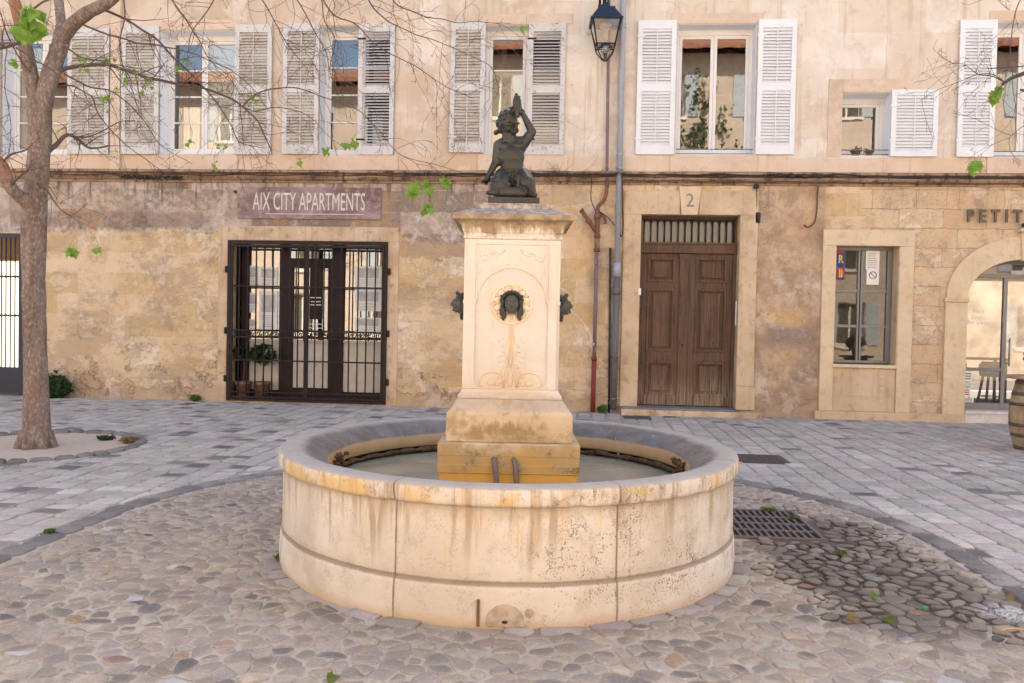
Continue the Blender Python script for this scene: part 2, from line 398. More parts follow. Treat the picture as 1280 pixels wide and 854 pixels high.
def mat_paint(name, col, worn=0.0, under=(.30,.21,.14), dirt=(.4,.34,.28)):
    m = Mat(name); n1 = m.noise(3, 5, .65); n2 = m.noise(1.0, 5, .7, m.vmul(m.pos, (6, 6, 22))); n3 = m.noise(26, 4, .7)
    c = m.mix(m.m('MULTIPLY', m.ss(n1, .4, .7), .35+worn*.3), col, tuple(k*.86 for k in col))
    c = m.mix(m.m('MULTIPLY', m.ss(n2, .6, .72), .25+worn*.5), c, dirt)
    w = m.ss(m.m('ADD', n3, m.m('MULTIPLY', n1, .5)), 1.02-worn*.24, 1.06-worn*.24)
    c = m.mix(m.m('MULTIPLY', w, .9), c, under)
    return m.bsdf(c, .6, m.bump(m.m('SUBTRACT', n3, m.m('MULTIPLY', w, .6)), .25, .006), spec=.35)

def mat_glass(name='window_glass', refl=.2, tint=(.75,.78,.76), wob=.05, rough=.015):
    m = Mat(name)
    nb = m.bump(m.noise(2.2, 2, .5), wob, .012)
    tr = m.n('BsdfTransparent', ins={0: (*tint, 1)}); gl = m.n('BsdfGlossy', ins={'Color': (1,.95,.88,1), 'Roughness': rough, 'Normal': nb})
    fr = m.n('Fresnel', ins={'IOR': 1.5}).outputs[0]
    mx = m.n('MixShader'); m.set(mx.inputs[0], m.m('ADD', m.m('MULTIPLY', fr, 1.0-refl), refl, clamp=True))
    m.t.links.new(tr.outputs[0], mx.inputs[1]); m.t.links.new(gl.outputs[0], mx.inputs[2])
    m.t.links.new(mx.outputs[0], m.out.inputs[0]); return m.mat

def mat_door():
    m = Mat('weathered_oak'); x, y, z = m.xyz()
    g = m.noise(1.0, 6, .7, m.vmul(m.pos, (55, 55, 1.6))); n1 = m.noise(2.3, 5, .65); n2 = m.noise(11, 5, .7)
    c = m.mix(m.ss(g, .3, .7), (.052,.029,.018), (.165,.094,.056))
    c = m.mix(m.m('MULTIPLY', m.ss(n1, .45, .65), .55), c, (.15,.08,.045))
    low = m.ss(m.m('ADD', z, m.m('MULTIPLY', m.m('SUBTRACT', n1, .5), .7)), .85, .25)
    c = m.mix(m.m('MULTIPLY', m.m('MULTIPLY', low, m.ss(g, .35, .6)), .75), c, (.33,.235,.165))
    c = m.mix(m.m('MULTIPLY', m.ss(n2, .6, .72), .4), c, (.30,.21,.14))
    return m.bsdf(c, .7, m.bump(m.m('ADD', g, m.m('MULTIPLY', n2, .4)), .4, .008), spec=.3)

def mat_metal(name, col, rust=(.16,.06,.03), amt=.4, rough=.55, metal=.3):
    m = Mat(name); n = m.noise(6, 6, .7); n2 = m.noise(30, 4, .7)
    c = m.mix(m.m('MULTIPLY', m.ss(n, .5, .68), amt), col, rust)
    c = m.mix(m.m('MULTIPLY', m.ss(n2, .55, .75), .25), c, tuple(min(1, k*1.8+.02) for k in col))
    return m.bsdf(c, rough, m.bump(n2, .25, .004), metal, .25)

def mat_stones(name, base_mix=1.0, bump=.5, dust=(.50,.42,.37), dustamt=.35):
    """tint = each stone's own colour"""
    m = Mat(name); at = m.n('VertexColor', {'layer_name': 'tint'}).outputs[0]
    n1 = m.noise(9, 6, .7); n2 = m.noise(55, 5, .7); n3 = m.noise(1.1, 4, .6)
    c = m.mix(m.m('MULTIPLY', m.ss(n1, .42, .66), .6), at, m.hsv(at, v=.55))
    c = m.mix(m.m('MULTIPLY', m.ss(n2, .48, .72), .55), c, m.hsv(at, v=1.5, sat=.75))
    n4 = m.noise(150, 3, .7); c = m.mix(m.m('MULTIPLY', m.ss(n4, .5, .7), .35), c, m.hsv(at, v=.6))
    c = m.mix(m.m('MULTIPLY', m.ss(m.m('ADD', m.m('MULTIPLY', n3, .6), m.m('MULTIPLY', n1, .4)), .42, .62), dustamt), c, dust)
    x, y, z = m.xyz()
    big = m.noise(.45, 6, .65); c = m.mix(m.m('MULTIPLY', m.ss(big, .45, .62), .35), c, m.hsv(c, v=.72)); c = m.mix(m.m('MULTIPLY', m.ss(m.noise(2.3, 7, .72), .52, .64), .4), c, m.hsv(c, v=.7))
    d = wet_mask(m, x, y)
    c = m.mix(m.m('MULTIPLY', d, .8), c, m.hsv(c, v=.52))
    lm = m.m('ADD', m.m('POWER', m.m('DIVIDE', m.m('ADD', m.m('SUBTRACT', x, 2.52), m.m('MULTIPLY', m.m('SUBTRACT', n1, .5), .35)), .2), 2), m.m('POWER', m.m('DIVIDE', m.m('SUBTRACT', y, -9.92), .17), 2))
    c = m.mix(m.m('MULTIPLY', m.m('MULTIPLY', m.ss(lm, 1.0, .2), m.ss(n2, .38, .55)), .6), c, (.7,.7,.7))
    rgh = m.m('SUBTRACT', .85, m.m('MULTIPLY', d, .2))
    h = m.m('ADD', n1, m.m('MULTIPLY', n2, .5))
    return m.bsdf(c, rgh, m.bump(h, bump, .012), spec=.3)

def wet_mask(m, x, y):
    """dark damp soil patch beside the grate and the small puddle at the edge of the setts"""
    w = m.m('SUBTRACT', m.noise(2.6, 8, .75), .5)
    xw = m.m('ADD', x, m.m('MULTIPLY', w, 1.3)); yw = m.m('ADD', y, m.m('MULTIPLY', w, 1.3))
    a = m.m('ADD', m.m('POWER', m.m('DIVIDE', m.m('SUBTRACT', xw, 1.92), .58), 2), m.m('POWER', m.m('DIVIDE', m.m('SUBTRACT', yw, -9.0), 1.45), 2))
    d = m.ss(a, 1.25, .55)
    b = m.m('ADD', m.m('POWER', m.m('DIVIDE', m.m('SUBTRACT', xw, 2.55), .28), 2), m.m('POWER', m.m('DIVIDE', m.m('SUBTRACT', yw, -9.75), .6), 2))
    return m.m('MAXIMUM', d, m.ss(b, 1.2, .6))

def mat_ground():
    m = Mat('sandy_mortar_ground'); x, y, z = m.xyz()
    n1 = m.noise(.7, 5, .6); n2 = m.noise(7, 6, .7); n3 = m.noise(60, 5, .75)
    cx, cy = m.m('SUBTRACT', x, -.47), m.m('MAXIMUM', m.m('SUBTRACT', y, -8.6), 0.0)
    rr = m.m('SQRT', m.m('ADD', m.m('MULTIPLY', cx, cx), m.m('MULTIPLY', cy, cy)))
    inner = m.ss(rr, 3.2, 3.1)
    c = m.mix(inner, (.46,.41,.365), (.49,.41,.335))
    c = m.mix(m.m('MULTIPLY', m.ss(n1, .4, .65), .5), c, m.hsv(c, v=.78))
    c = m.mix(m.m('MULTIPLY', m.ss(n2, .5, .68), .5), c, m.hsv(c, v=.62))
    c = m.mix(m.m('MULTIPLY', m.ss(n3, .5, .72), .45), c, m.hsv(c, v=1.35))
    px, py = m.m('SUBTRACT', x, -6.5), m.m('SUBTRACT', y, -5.5)
    pr = m.m('SQRT', m.m('ADD', m.m('MULTIPLY', px, px), m.m('MULTIPLY', py, py)))
    c = m.mix(m.ss(pr, 1.2, 1.12), c, m.mix(n2, (.46,.36,.285), (.62,.50,.40)))
    d = wet_mask(m, x, y)
    c = m.mix(m.m('MULTIPLY', d, .92), c, m.mix(n2, (.06,.045,.036), (.13,.10,.08)))
    lm = m.m('ADD', m.m('POWER', m.m('DIVIDE', m.m('SUBTRACT', x, 2.52), .2), 2), m.m('POWER', m.m('DIVIDE', m.m('SUBTRACT', y, -9.92), .17), 2))
    c = m.mix(m.m('MULTIPLY', m.m('MULTIPLY', m.ss(lm, 1.0, .2), m.ss(n3, .36, .55)), .6), c, (.7,.7,.7))
    return m.bsdf(c, .95, m.bump(m.m('ADD', n2, m.m('MULTIPLY', n3, .6)), .6, .015), spec=.2)

M_lower = mat_lower_wall(); M_upper = mat_upper_wall()
M_trim = mat_trim('dressed_ochre_stone', (.57,.41,.255), (.66,.49,.325), amount=.55, streak=.25)
M_trimw = mat_trim('pale_cut_stone', (.66,.49,.31), (.72,.56,.375), (.38,.26,.16), amount=.4, streak=.15)
M_trimold = mat_trim('worn_gate_stone', (.52,.36,.225), (.66,.49,.335), (.29,.17,.10), .85, .45)
M_lintel = mat_trim('peach_lintel_stone', (.62,.455,.325), (.69,.53,.395), (.46,.32,.22), .5)
M_string = mat_trim('stained_shadowed_moulding', (.30,.195,.125), (.44,.30,.20), (.06,.043,.032), .85, .8)  # dark stain also stands in for the weak shadow lines of the moulding
M_shut = mat_paint('white_shutter_paint', (.77,.755,.74), .22)
M_shutw = mat_paint('worn_shutter_paint', (.60,.565,.525), .75)
M_slatw = mat_paint('dirty_slat_paint', (.55,.485,.41), .8, (.32,.24,.17), (.31,.255,.20))
M_slat2 = mat_paint('grey_slat_paint', (.60,.555,.51), .5, (.3,.22,.17), (.34,.28,.24))
M_frame = mat_paint('white_window_paint', (.78,.73,.68), .15)
M_reveal = mat_paint('limewashed_reveal', (.74,.75,.77), .1)
M_glass = mat_glass('window_glass', .15)
M_glass2 = mat_glass('shop_glass', .24, (.9,.9,.88), .04)
M_glass3 = mat_glass('dusty_glass', .09, (.4,.4,.38), .05, .3)
M_glass5 = mat_glass('dark_window_glass', .04)
M_glass4 = mat_glass('cafe_glass', .06, (.92,.92,.90), .04)
M_lampglass = mat_glass('lantern_glass', .05, (.8,.8,.78), .1)
M_door = mat_door()
M_brown = mat_metal('brown_painted_iron', (.026,.016,.014), (.06,.028,.018), .45, .65, 0)
M_shopw = mat_metal('dark_brown_joinery', (.024,.013,.010), (.04,.02,.013), .3, .6, 0)
M_black = mat_metal('black_iron', (.022,.023,.026), (.06,.035,.025), .3, .45)
M_gateg = mat_metal('grey_gate_iron', (.05,.052,.06), (.09,.06,.05), .3)
M_steel = mat_metal('grey_steel_frame', (.22,.21,.205), (.16,.12,.10), .3, .45)
M_zinc = mat_metal('grey_zinc_pipe', (.36,.37,.41), (.33,.27,.22), .4, .55, .1)
M_pvc = mat_metal('mauve_pipe_paint', (.20,.13,.135), (.34,.28,.28), .5, .6, 0)
M_rustpipe = mat_metal('rusty_cast_iron', (.20,.075,.045), (.33,.23,.17), .6, .8, 0)
M_redpipe = mat_metal('red_oxide_iron', (.21,.04,.03), (.14,.04,.03), .4, .6, 0)
M_blue = mat_metal('blue_lit_black_paint', (.022,.032,.055), (.04,.04,.05), .2, .4)  # black paint with the blue light on the lantern roof mixed in
M_bronze = mat_metal('bronze_patina', (.045,.042,.036), (.085,.095,.075), .5, .33, .25)
M_cable = simple('black_cable', (.035,.028,.026), .7)
M_vine = simple('dry_vine_stems', (.10,.065,.045), .9)
M_wood = simple('barrel_oak', (.33,.22,.13), .75, var=.35, scale=5)
M_hoop = mat_metal('barrel_hoop', (.12,.10,.085), (.2,.1,.06), .5)
M_terra = simple('brown_terracotta', (.20,.10,.07), .8, var=.3)
M_paper = simple('white_paper', (.80,.78,.74), .8, var=.04, bump=.02)
M_ink = simple('grey_ink', (.22,.2,.2), .8)
M_blueink = simple('blue_print', (.03,.06,.25), .6)
M_redink = simple('red_print', (.45,.05,.04), .6)
M_yelink = simple('yellow_print', (.75,.55,.12), .6)
M_panel = simple('beige_panel', (.58,.51,.42), .7, var=.06)
M_dark = simple('dark_interior_plaster', (.10,.085,.07), .9)
M_int = simple('pale_interior_plaster', (.42,.36,.29), .9)
M_floor = simple('interior_floor', (.35,.30,.25), .5)
M_curtain = simple('cream_curtain', (.74,.66,.55), .9, var=.1, scale=3)
M_opp = mat_trim('sunny_limewash', (.56,.455,.37), (.62,.515,.425), (.45,.345,.27), .3)
M_tile = simple('roof_tile', (.33,.15,.09), .9, var=.35, scale=3)
M_shutblue = mat_paint('grey_blue_shutter', (.42,.48,.52), .2)
M_sign = None
def mat_sign():
    m = Mat('mauve_sign_paint'); n = m.noise(1.3, 5, .65, m.vmul(m.pos, (1, 1, 1.6)), .8); n2 = m.noise(9, 5, .7)
    c = m.mix(m.ss(n, .35, .7), (.17,.10,.095), (.37,.265,.245)); c = m.mix(m.m('MULTIPLY', m.ss(n2, .48, .66), .5), c, (.46,.36,.31))
    return m.bsdf(c, .75, m.bump(n2, .15, .004), spec=.3)
M_sign = mat_sign()
M_sett = mat_stones('grey_paving_stone', bump=.35, dust=(.52,.465,.43), dustamt=.28)
M_cobble = mat_stones('river_cobble', bump=.9, dust=(.45,.38,.315), dustamt=.32)
M_ground = mat_ground()

def mat_bark():
    m = Mat('grey_brown_bark'); x, y, z = m.xyz()
    n1 = m.noise(1.0, 6, .7, m.vmul(m.pos, (9, 9, 2.2))); n2 = m.noise(22, 6, .75); n3 = m.noise(1.4, 4, .6)
    v = m.vor(34, m.vmul(m.pos, (1, 1, .55)))
    c = m.mix(m.ss(n1, .35, .65), (.19,.135,.105), (.36,.275,.22))
    c = m.mix(m.m('MULTIPLY', m.ss(n2, .46, .66), .6), c, (.48,.375,.30))
    c = m.mix(m.m('MULTIPLY', m.ss(v, .25, .55), .4), c, (.09,.06,.05))
    # the orange inner bark where the outer bark has come away
    o = m.m('MULTIPLY', m.ss(m.m('ADD', n3, m.m('MULTIPLY', m.m('SUBTRACT', x, -6.4), -1.3)), .56, .68), m.ss(m.m('ADD', z, n1), 3.3, 3.9))
    o2 = m.m('MULTIPLY', m.ss(m.noise(2.6, 5, .7, m.vadd(m.pos, (4,4,4))), .56, .66), .5)
    c = m.mix(m.m('MULTIPLY', m.m('MAXIMUM', o, o2), .8), c, m.mix(n2, (.25,.10,.05), (.46,.22,.12)))
    h = m.m('ADD', m.m('MULTIPLY', n2, 1.0), m.m('MULTIPLY', v, .7))
    return m.bsdf(c, .92, m.bump(h, .8, .02), spec=.2)
M_bark = mat_bark()
M_twig = simple('brown_twig', (.115,.075,.065), .85, var=.3, scale=4)
def mat_leaf(name, a, b):
    m = Mat(name); n = m.noise(18, 3, .6)
    c = m.mix(n, a, b)
    d = m.n('BsdfPrincipled', ins={'Base Color': c, 'Roughness': .5}); t = m.n('BsdfTranslucent', ins={'Color': c})
    mx = m.n('MixShader', ins={0: .4}); m.t.links.new(d.outputs[0], mx.inputs[1]); m.t.links.new(t.outputs[0], mx.inputs[2])
    m.t.links.new(mx.outputs[0], m.out.inputs[0]); return m.mat
M_leaf = mat_leaf('spring_leaf', (.12,.26,.03), (.30,.46,.06))
M_leafd = mat_leaf('dark_leaf', (.025,.055,.015), (.06,.11,.025))
M_leafo = mat_leaf('weed_leaf', (.08,.15,.03), (.16,.22,.05))
M_leafdry = mat_leaf('dry_leaf', (.22,.14,.06), (.38,.27,.13))
M_plastic = simple('green_plastic', (.03,.22,.12), .4)
# ------------------------------------------------------------------ the photographed house
def wall_grid(mb, x0, x1, z0, z1, holes, y0, y1):
    xs = sorted({x0, x1, *[min(max(h[i], x0), x1) for h in holes for i in (0, 1)]}); zs = sorted({z0, z1, *[min(max(h[i], z0), z1) for h in holes for i in (2, 3)]})
    def solid(i, j):
        if i < 0 or j < 0 or i >= len(xs)-1 or j >= len(zs)-1: return False
        cx, cz = (xs[i]+xs[i+1])/2, (zs[j]+zs[j+1])/2
        return not any(h[0] < cx < h[1] and h[2] < cz < h[3] for h in holes)
    for i in range(len(xs)-1):
        for j in range(len(zs)-1):
            if not solid(i, j): continue
            a, b, c, d = xs[i], xs[i+1], zs[j], zs[j+1]
            mb.quad((a,y0,c),(b,y0,c),(b,y0,d),(a,y0,d)); mb.quad((a,y1,d),(b,y1,d),(b,y1,c),(a,y1,c))
            if not solid(i-1, j): mb.quad((a,y0,d),(a,y1,d),(a,y1,c),(a,y0,c))
            if not solid(i+1, j): mb.quad((b,y0,c),(b,y1,c),(b,y1,d),(b,y0,d))
            if not solid(i, j-1): mb.quad((a,y0,c),(a,y1,c),(b,y1,c),(b,y0,c))
            if not solid(i, j+1): mb.quad((a,y0,d),(b,y0,d),(b,y1,d),(a,y1,d))

house = thing('stone_house', 'long old house with peeling ochre ground floor and shuttered pink upper floor behind the fountain', 'building', (-1, 0, 0))

GX0, GX1, GZ1 = -6.52, -3.49, 3.05         # barred shop entrance
DX0, DX1, DZ1 = 1.15, 2.895, 3.6           # oak door
WX0, WX1, WZ0, WZ1 = 4.58, 5.66, .97, 3.08 # ground-floor window
AXC, AA, AB, ASP = 7.77, .94, .67, 2.2     # café arch
PX0, PX1, PZ1 = -13.0, -10.60, 3.13        # gated passage
lower_holes = [(PX0, PX1, -.2, PZ1), (GX0, GX1, -.2, GZ1), (DX0, DX1, .10, DZ1), (WX0, WX1, WZ0, WZ1), (AXC-AA, AXC+AA, -.2, ASP+AB)]
XL, XR, TH = -20.0, 20.0, .45
mb = MB(); wall_grid(mb, XL, XR, -.2, 4.17, lower_holes, 0, TH)
arc = [(AXC-AA*math.cos(math.pi*i/32), ASP+AB*math.sin(math.pi*i/32)) for i in range(33)]
for i in range(32):
    a, b = arc[i], arc[i+1]
    mb.prism([a, b, (b[0], ASP+AB), (a[0], ASP+AB)], .001, TH-.001)
mb.build('lower_wall', M_lower, house)

def up(pxl, pxr, pt, pb):
    xm = (pxl+pxr)/2; ym = (pt+pb)/2
    return (WX(pxl, ym), WX(pxr, ym), WZ(xm, pb), WZ(xm, pt))
U = [up(3, 84, 37, 193), up(200, 293, 38, 192.5), up(400, 494, 32, 193.5), up(605, 706, 31, 193), up(846, 944, 30, 194), up(1052, 1113, 116, 195), up(1243, 1335, 27, 197)]
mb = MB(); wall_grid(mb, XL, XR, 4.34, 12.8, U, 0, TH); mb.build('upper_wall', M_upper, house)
mb = MB(); prof = [(.02,4.13),(-.035,4.13),(-.04,4.16),(-.02,4.17),(-.06,4.19),(-.095,4.225),(-.10,4.25),(-.05,4.262),(-.045,4.285),(-.13,4.305),(-.135,4.34),(-.03,4.37),(.02,4.37)]
xs = [XL+i*.35 for i in range(int((XR-XL)/.35)+1)]
rows = []
for x in xs:
    j = [(mnoise.noise((x*2.1, k*.9, 3))*.012, mnoise.noise((x*1.7, k*1.3, 8))*.009) for k in range(len(prof))]
    rows.append(mb.add([(x, y+(a if 0 < k < len(prof)-1 else 0), z+b) for k, ((y, z), (a, b)) in enumerate(zip(prof, j))]))
for a, b in zip(rows, rows[1:]):
    for k in range(len(prof)-1): mb.face((a+k, a+k+1, b+k+1, b+k))
mb.build('string_course', M_string, house)
mb = MB(); mb.box(-8.85, -8.655, -.07, .02, 4.35, 12.8); mb.build('pilaster', M_lintel, house, bevel=.012)
# shell behind the facade
mb = MB(); wall_grid(mb, XL, XR, -.2, 12.8, [(XL+.6, PX1, -.2, 3.15), (9.6, 14.2, 0, 3.0)], 8.0, 8.4); mb.build('rear_wall', M_upper, house)  # café-side opening is invented, to let daylight into the dark room
for a, b in ((XL, XL+.4), (XR-.4, XR)):
    mb = MB(); mb.box(a, b, TH+.002, 7.998, -.2, 12.8); mb.build('gable_wall', M_upper, house)
mb = MB()
for (ya, za, yb, zb) in ((-.55, 12.72, 4.2, 14.4), (4.2, 14.4, 9.0, 12.72)):
    b = mb.add([(XL-.3, ya, za), (XR+.3, ya, za), (XR+.3, yb, zb), (XL-.3, yb, zb), (XL-.3, ya, za+.16), (XR+.3, ya, za+.16), (XR+.3, yb, zb+.16), (XL-.3, yb, zb+.16)])
    for q in ((0,3,2,1),(4,5,6,7),(0,1,5,4),(1,2,6,5),(2,3,7,6),(3,0,4,7)): mb.face([b+i for i in q])
mb.build('roof', M_tile, house)
mb = MB()
mb.mi = 0
mb.box(PX1+.12, XR-.4, TH+.01, 7.99, -.15, .0)      # floors
mb.box(XL+.4, XR-.4, TH+.01, 7.99, 4.12, 4.3); mb.box(XL+.4, XR-.4, TH+.01, 7.99, 8.0, 8.15)
for x in (PX1+.02, -2.6, .7, 3.3): mb.box(x, x+.1, TH+.012, 7.98, 0.001, 4.119)
for x in (-8.8, -5.0, -1.5, .9, 4.3, 6.4): mb.box(x, x+.1, TH+.012, 7.98, 4.301, 7.99)
mb.mi = 1
mb.box(PX1+.13, -2.61, 3.4, 3.5, .001, 4.118); mb.box(-2.49, 9.0, 6.4, 6.5, .001, 4.118); mb.box(13.2, XR-.41, 6.4, 6.5, .001, 4.118); mb.box(9.0, 13.2, 6.401, 6.499, 2.9, 4.117)
mb.box(XL+.41, XR-.41, 4.2, 4.3, 4.302, 7.98)
mb.build('interior', [M_dark, M_int], house)

# ---- shutters and upper windows
def shutter(parent, x0, x1, z0, z1, y, mats, label=None, rod=True, pitch=.056, ang=60, hw=.033, sag=0.0, mid=.5):
    mb = MB(); st = .085; t = .036
    rails = [(z0, z0+.17), (z0+(z1-z0)*mid-.07, z0+(z1-z0)*mid+.07), (z1-.15, z1)]
    if z1-z0 < 1.5: rails = [(z0, z0+.1), (z1-.1, z1)]
    for a, b in ((x0, x0+st), (x1-st, x1)): mb.box(a, b, y-t, y, z0, z1)
    for a, b in rails: mb.box(x0+st, x1-st, y-t+.003, y-.003, a, b)
    mb.mi = 1
    for (a, b) in zip(rails, rails[1:]):
        lo, hi = a[1], b[0]; n = max(3, round((hi-lo)/pitch)); p = (hi-lo)/n
        for i in range(n):
            zc = lo+p*(i+.5); aa = R(ang + rnd.uniform(-3, 3)*(1+sag*3))
            Mx = Matrix.Translation((0, y-t/2, zc+rnd.uniform(-1, 1)*.002)) @ Matrix.Rotation(aa, 4, 'X') @ Matrix.Rotation(R(rnd.uniform(-.4, .4)*(1+2*sag)), 4, 'Y')
            xm = (x0+x1)/2; w = (x1-x0)/2-st
            Mx = Mx @ Matrix.Identity(4)
            mb.box(-w, w, -hw, hw, -.0035, .0035, Matrix.Translation((xm, 0, 0)) @ Mx)
        if rod:
            mb.mi = 0; mb.box((x0+x1)/2-.009, (x0+x1)/2+.009, y-t-.004, y-t+.006, lo, hi); mb.mi = 1
    mb.mi = 2
    for zz in (z0+.28, z1-.28): mb.box(x0-.02, x0+.14, y-t-.006, y-t-.001, zz-.017, zz+.017)
    o = mb.build('shutter', mats, parent, bevel=.003, seg=1)
    if label: o['label'] = label
    return o
MS_white = [M_shut, M_shut, M_shut]; MS_worn = [M_shutw, M_slatw, M_shutw]; MS_grey = [M_shutw, M_slat2, M_brown]

def window(o, depth=.30, sashes=2, muntins=(), curtain=None, lintel=True, bar=False, fmat=None, sill=True):
    x0, x1, z0, z1 = o; y = depth; fmat = fmat or M_frame
    mb = MB()
    head = .10
    mb.box(x0, x1, y, y+.07, z1-head, z1); mb.box(x0, x1, y, y+.07, z0, z0+.06)
    mb.box(x0, x0+.06, y+.001, y+.069, z0+.06, z1-head); mb.box(x1-.06, x1, y+.001, y+.069, z0+.06, z1-head)
    xi0, xi1, zi0, zi1 = x0+.06, x1-.06, z0+.06, z1-head
    xs = [xi0+(xi1-xi0)*i/sashes for i in range(sashes+1)]
    for a, b in zip(xs, xs[1:]):
        for p, q in ((a+.002, a+.058), (b-.058, b-.002)): mb.box(p, q, y+.012, y+.056, zi0+.002, zi1-.002)
        mb.box(a+.058, b-.058, y+.012, y+.056, zi0+.002, zi0+.10); mb.box(a+.058, b-.058, y+.012, y+.056, zi1-.058, zi1-.002)
        for f in muntins:
            zz = zi0+.1+(zi1-zi0-.16)*f; mb.box(a+.058, b-.058, y+.018, y+.05, zz-.014, zz+.014)
    w = mb.build('window', fmat, house, bevel=.004, seg=1)
    for a, b in zip(xs, xs[1:]):
        g = MB(); g.quad((a+.05, y+.034, zi0+.09), (b-.05, y+.034, zi0+.09), (b-.05, y+.034, zi1-.05), (a+.05, y+.034, zi1-.05)); g.build('pane', M_glass, w)
    if curtain:
        for (a, b, c, d, mt) in curtain:
            g = MB(); n = 28; g.smooth = True
            pts = []
            for i in range(n+1):
                u = i/n; xx = x0+(x1-x0)*(a+(b-a)*u); yy = y+.062+.009*math.sin(u*math.pi*9)+.005*math.sin(u*23)
                pts.append((xx, yy))
            r0 = g.add([(px, py, z0+(z1-z0)*c) for px, py in pts]); r1 = g.add([(px, py, z0+(z1-z0)*d) for px, py in pts])
            for i in range(n): g.face((r0+i, r0+i+1, r1+i+1, r1+i))
            g.build('curtain', mt, w)
    rv = MB(); t = .008
    rv.box(x0, x0+t, .012, y, z0, z1); rv.box(x1-t, x1, .012, y, z0, z1); rv.box(x0+t, x1-t, .012, y, z1-t, z1); rv.box(x0+t, x1-t, .012, y, z0, z0+t)
    rv.build('reveal', M_reveal, w)
    if sill:
        s_ = MB(); s_.box(x0-.09, x1+.08, -.022, .0, z0-.30, z0-.004); s_.build('sill', M_lintel, w, bevel=.008)
    if lintel:
        s_ = MB(); s_.box(x0-.12, x1+.12, -.014, .0, z1+.004, z1+.19); s_.build('lintel', M_lintel, w, bevel=.008)
    if bar:
        s_ = MB(); s_.tube([(x0, .03, z0+.11), (x1, .03, z0+.11)], .009, 6); s_.tube([(x0, .03, z0+.03), (x1, .03, z0+.03)], .007, 6); s_.build('guard_rail', M_steel, w)
    return w
def shut_px(w, a, b, t, bt, y, mats, **k):
    return shutter(w, WX(a, 110, y), WX(b, 110, y), WZ((a+b)/2, bt, y), WZ((a+b)/2, t, y), y, mats, **k)
MU = (.25, .5, .75)
w = window(U[0], muntins=MU, curtain=[(.05, .45, .05, .9, M_curtain)])
shut_px(w, -48, 1, 38, 194, -.03, MS_worn, sag=1); shut_px(w, 85.5, 137, 36, 193, -.03, MS_worn, sag=1)
w = window(U[1], muntins=MU, curtain=[(.52, .95, .04, .93, M_curtain), (.2, .42, .0, .42, M_curtain)])
shut_px(w, 152.5, 199, 33, 193, -.03, MS_worn, sag=1); shut_px(w, 294, 340, 31, 193.5, -.03, MS_worn, sag=1, label='weathered shutter with whitish slats')
w = window(U[2], muntins=MU)
shut_px(w, 354, 399, 29.5, 193, -.03, MS_worn, sag=1); shut_px(w, 448, 493, 30, 194, -.012, MS_grey, rod=False, label='shutter folded shut over half the window', ang=38, hw=.024)
w = window(U[3], muntins=(.72,), curtain=[(.04, .96, .0, .70, M_curtain)])
shut_px(w, 563, 606, 27.5, 191, -.03, MS_worn, sag=1); shut_px(w, 660, 706, 29.5, 194, -.012, MS_grey, rod=False, label='shutter folded shut over half the window', ang=38, hw=.024)
w = window(U[4], bar=True)
shut_px(w, 796, 844, 26, 193.5, -.03, MS_white); shut_px(w, 946, 994, 24.5, 193.5, -.03, MS_white)
w = window(U[5], depth=.36, sashes=1, lintel=False, sill=False, bar=True)
shut_px(w, 1114.5, 1173, 112.5, 196, -.03, MS_white)
fr = MB(); x0, x1, z0, z1 = U[5]
fr.box(x0-.24, x0-.003, -.016, .0, z0-.02, z1+.24); fr.box(x0-.003, x1+.36, -.016, .0, z1+.003, z1+.24); fr.build('surround', M_lintel, w, bevel=.006)
w = window(U[6], bar=True, muntins=())
shut_px(w, 1197.5, 1243.5, 25.5, 196.5, -.03, MS_white); shut_px(w, 1336, 1384, 24.5, 197.5, -.03, MS_white)

# ---- stone dressings of the ground floor
mb = MB(); mb.box(GX0-.20, GX1+.21, -.014, .0, GZ1+.003, GZ1+.27); mb.box(GX0-.20, GX0-.003, -.014, .0, 0, GZ1+.003); mb.box(GX1+.003, GX1+.21, -.014, .0, 0, GZ1+.003)
mb.build('gate_surround', M_trimold, house, bevel=.01)
mb = MB(); yj = -.04
mb.box(DX0-.32, DX0-.002, yj, .0, .12, DZ1); mb.box(DX1+.002, DX1+.31, yj, .0, .55, DZ1); mb.box(DX1+.002, DX1+.33, yj-.01, .0, .12, .545)
mb.box(DX0-.32, WX(850, 250)-.002, yj, .0, DZ1+.002, DZ1+.43); mb.box(WX(874, 250)+.002, DX1+.31, yj, .0, DZ1+.002, DZ1+.43)
ds = mb.build('door_surround', M_trim, house, bevel=.008)
kx0, kx1 = WX(852, 250), WX(872, 250)
mb = MB(); mb.prism([(kx0, DZ1-.005), (kx1, DZ1-.005), (kx1+.055, DZ1+.5), (kx0-.055, DZ1+.5)], yj-.025, -.002); ks = mb.build('keystone', M_trimw, house, bevel=.008)
tm = text_mb('2', .34, .006, Matrix.Translation(((kx0+kx1)/2, yj-.027, DZ1+.14)), sx=.95); tm.build('house_number', M_ink, ks)
mb = MB(); mb.box(DX0-.30, DX1+.40, -.34, .02, -.1, .105); mb.build('doorstep', M_trimold, house, bevel=.02)
mb = MB(); mb.box(DX0-.29, DX1+.02, -.30, .30, .106, .135); mb.build('threshold', mat_trim('worn_blue_stone', (.17,.155,.15), (.26,.235,.22), (.1,.08,.07)), house, bevel=.01)

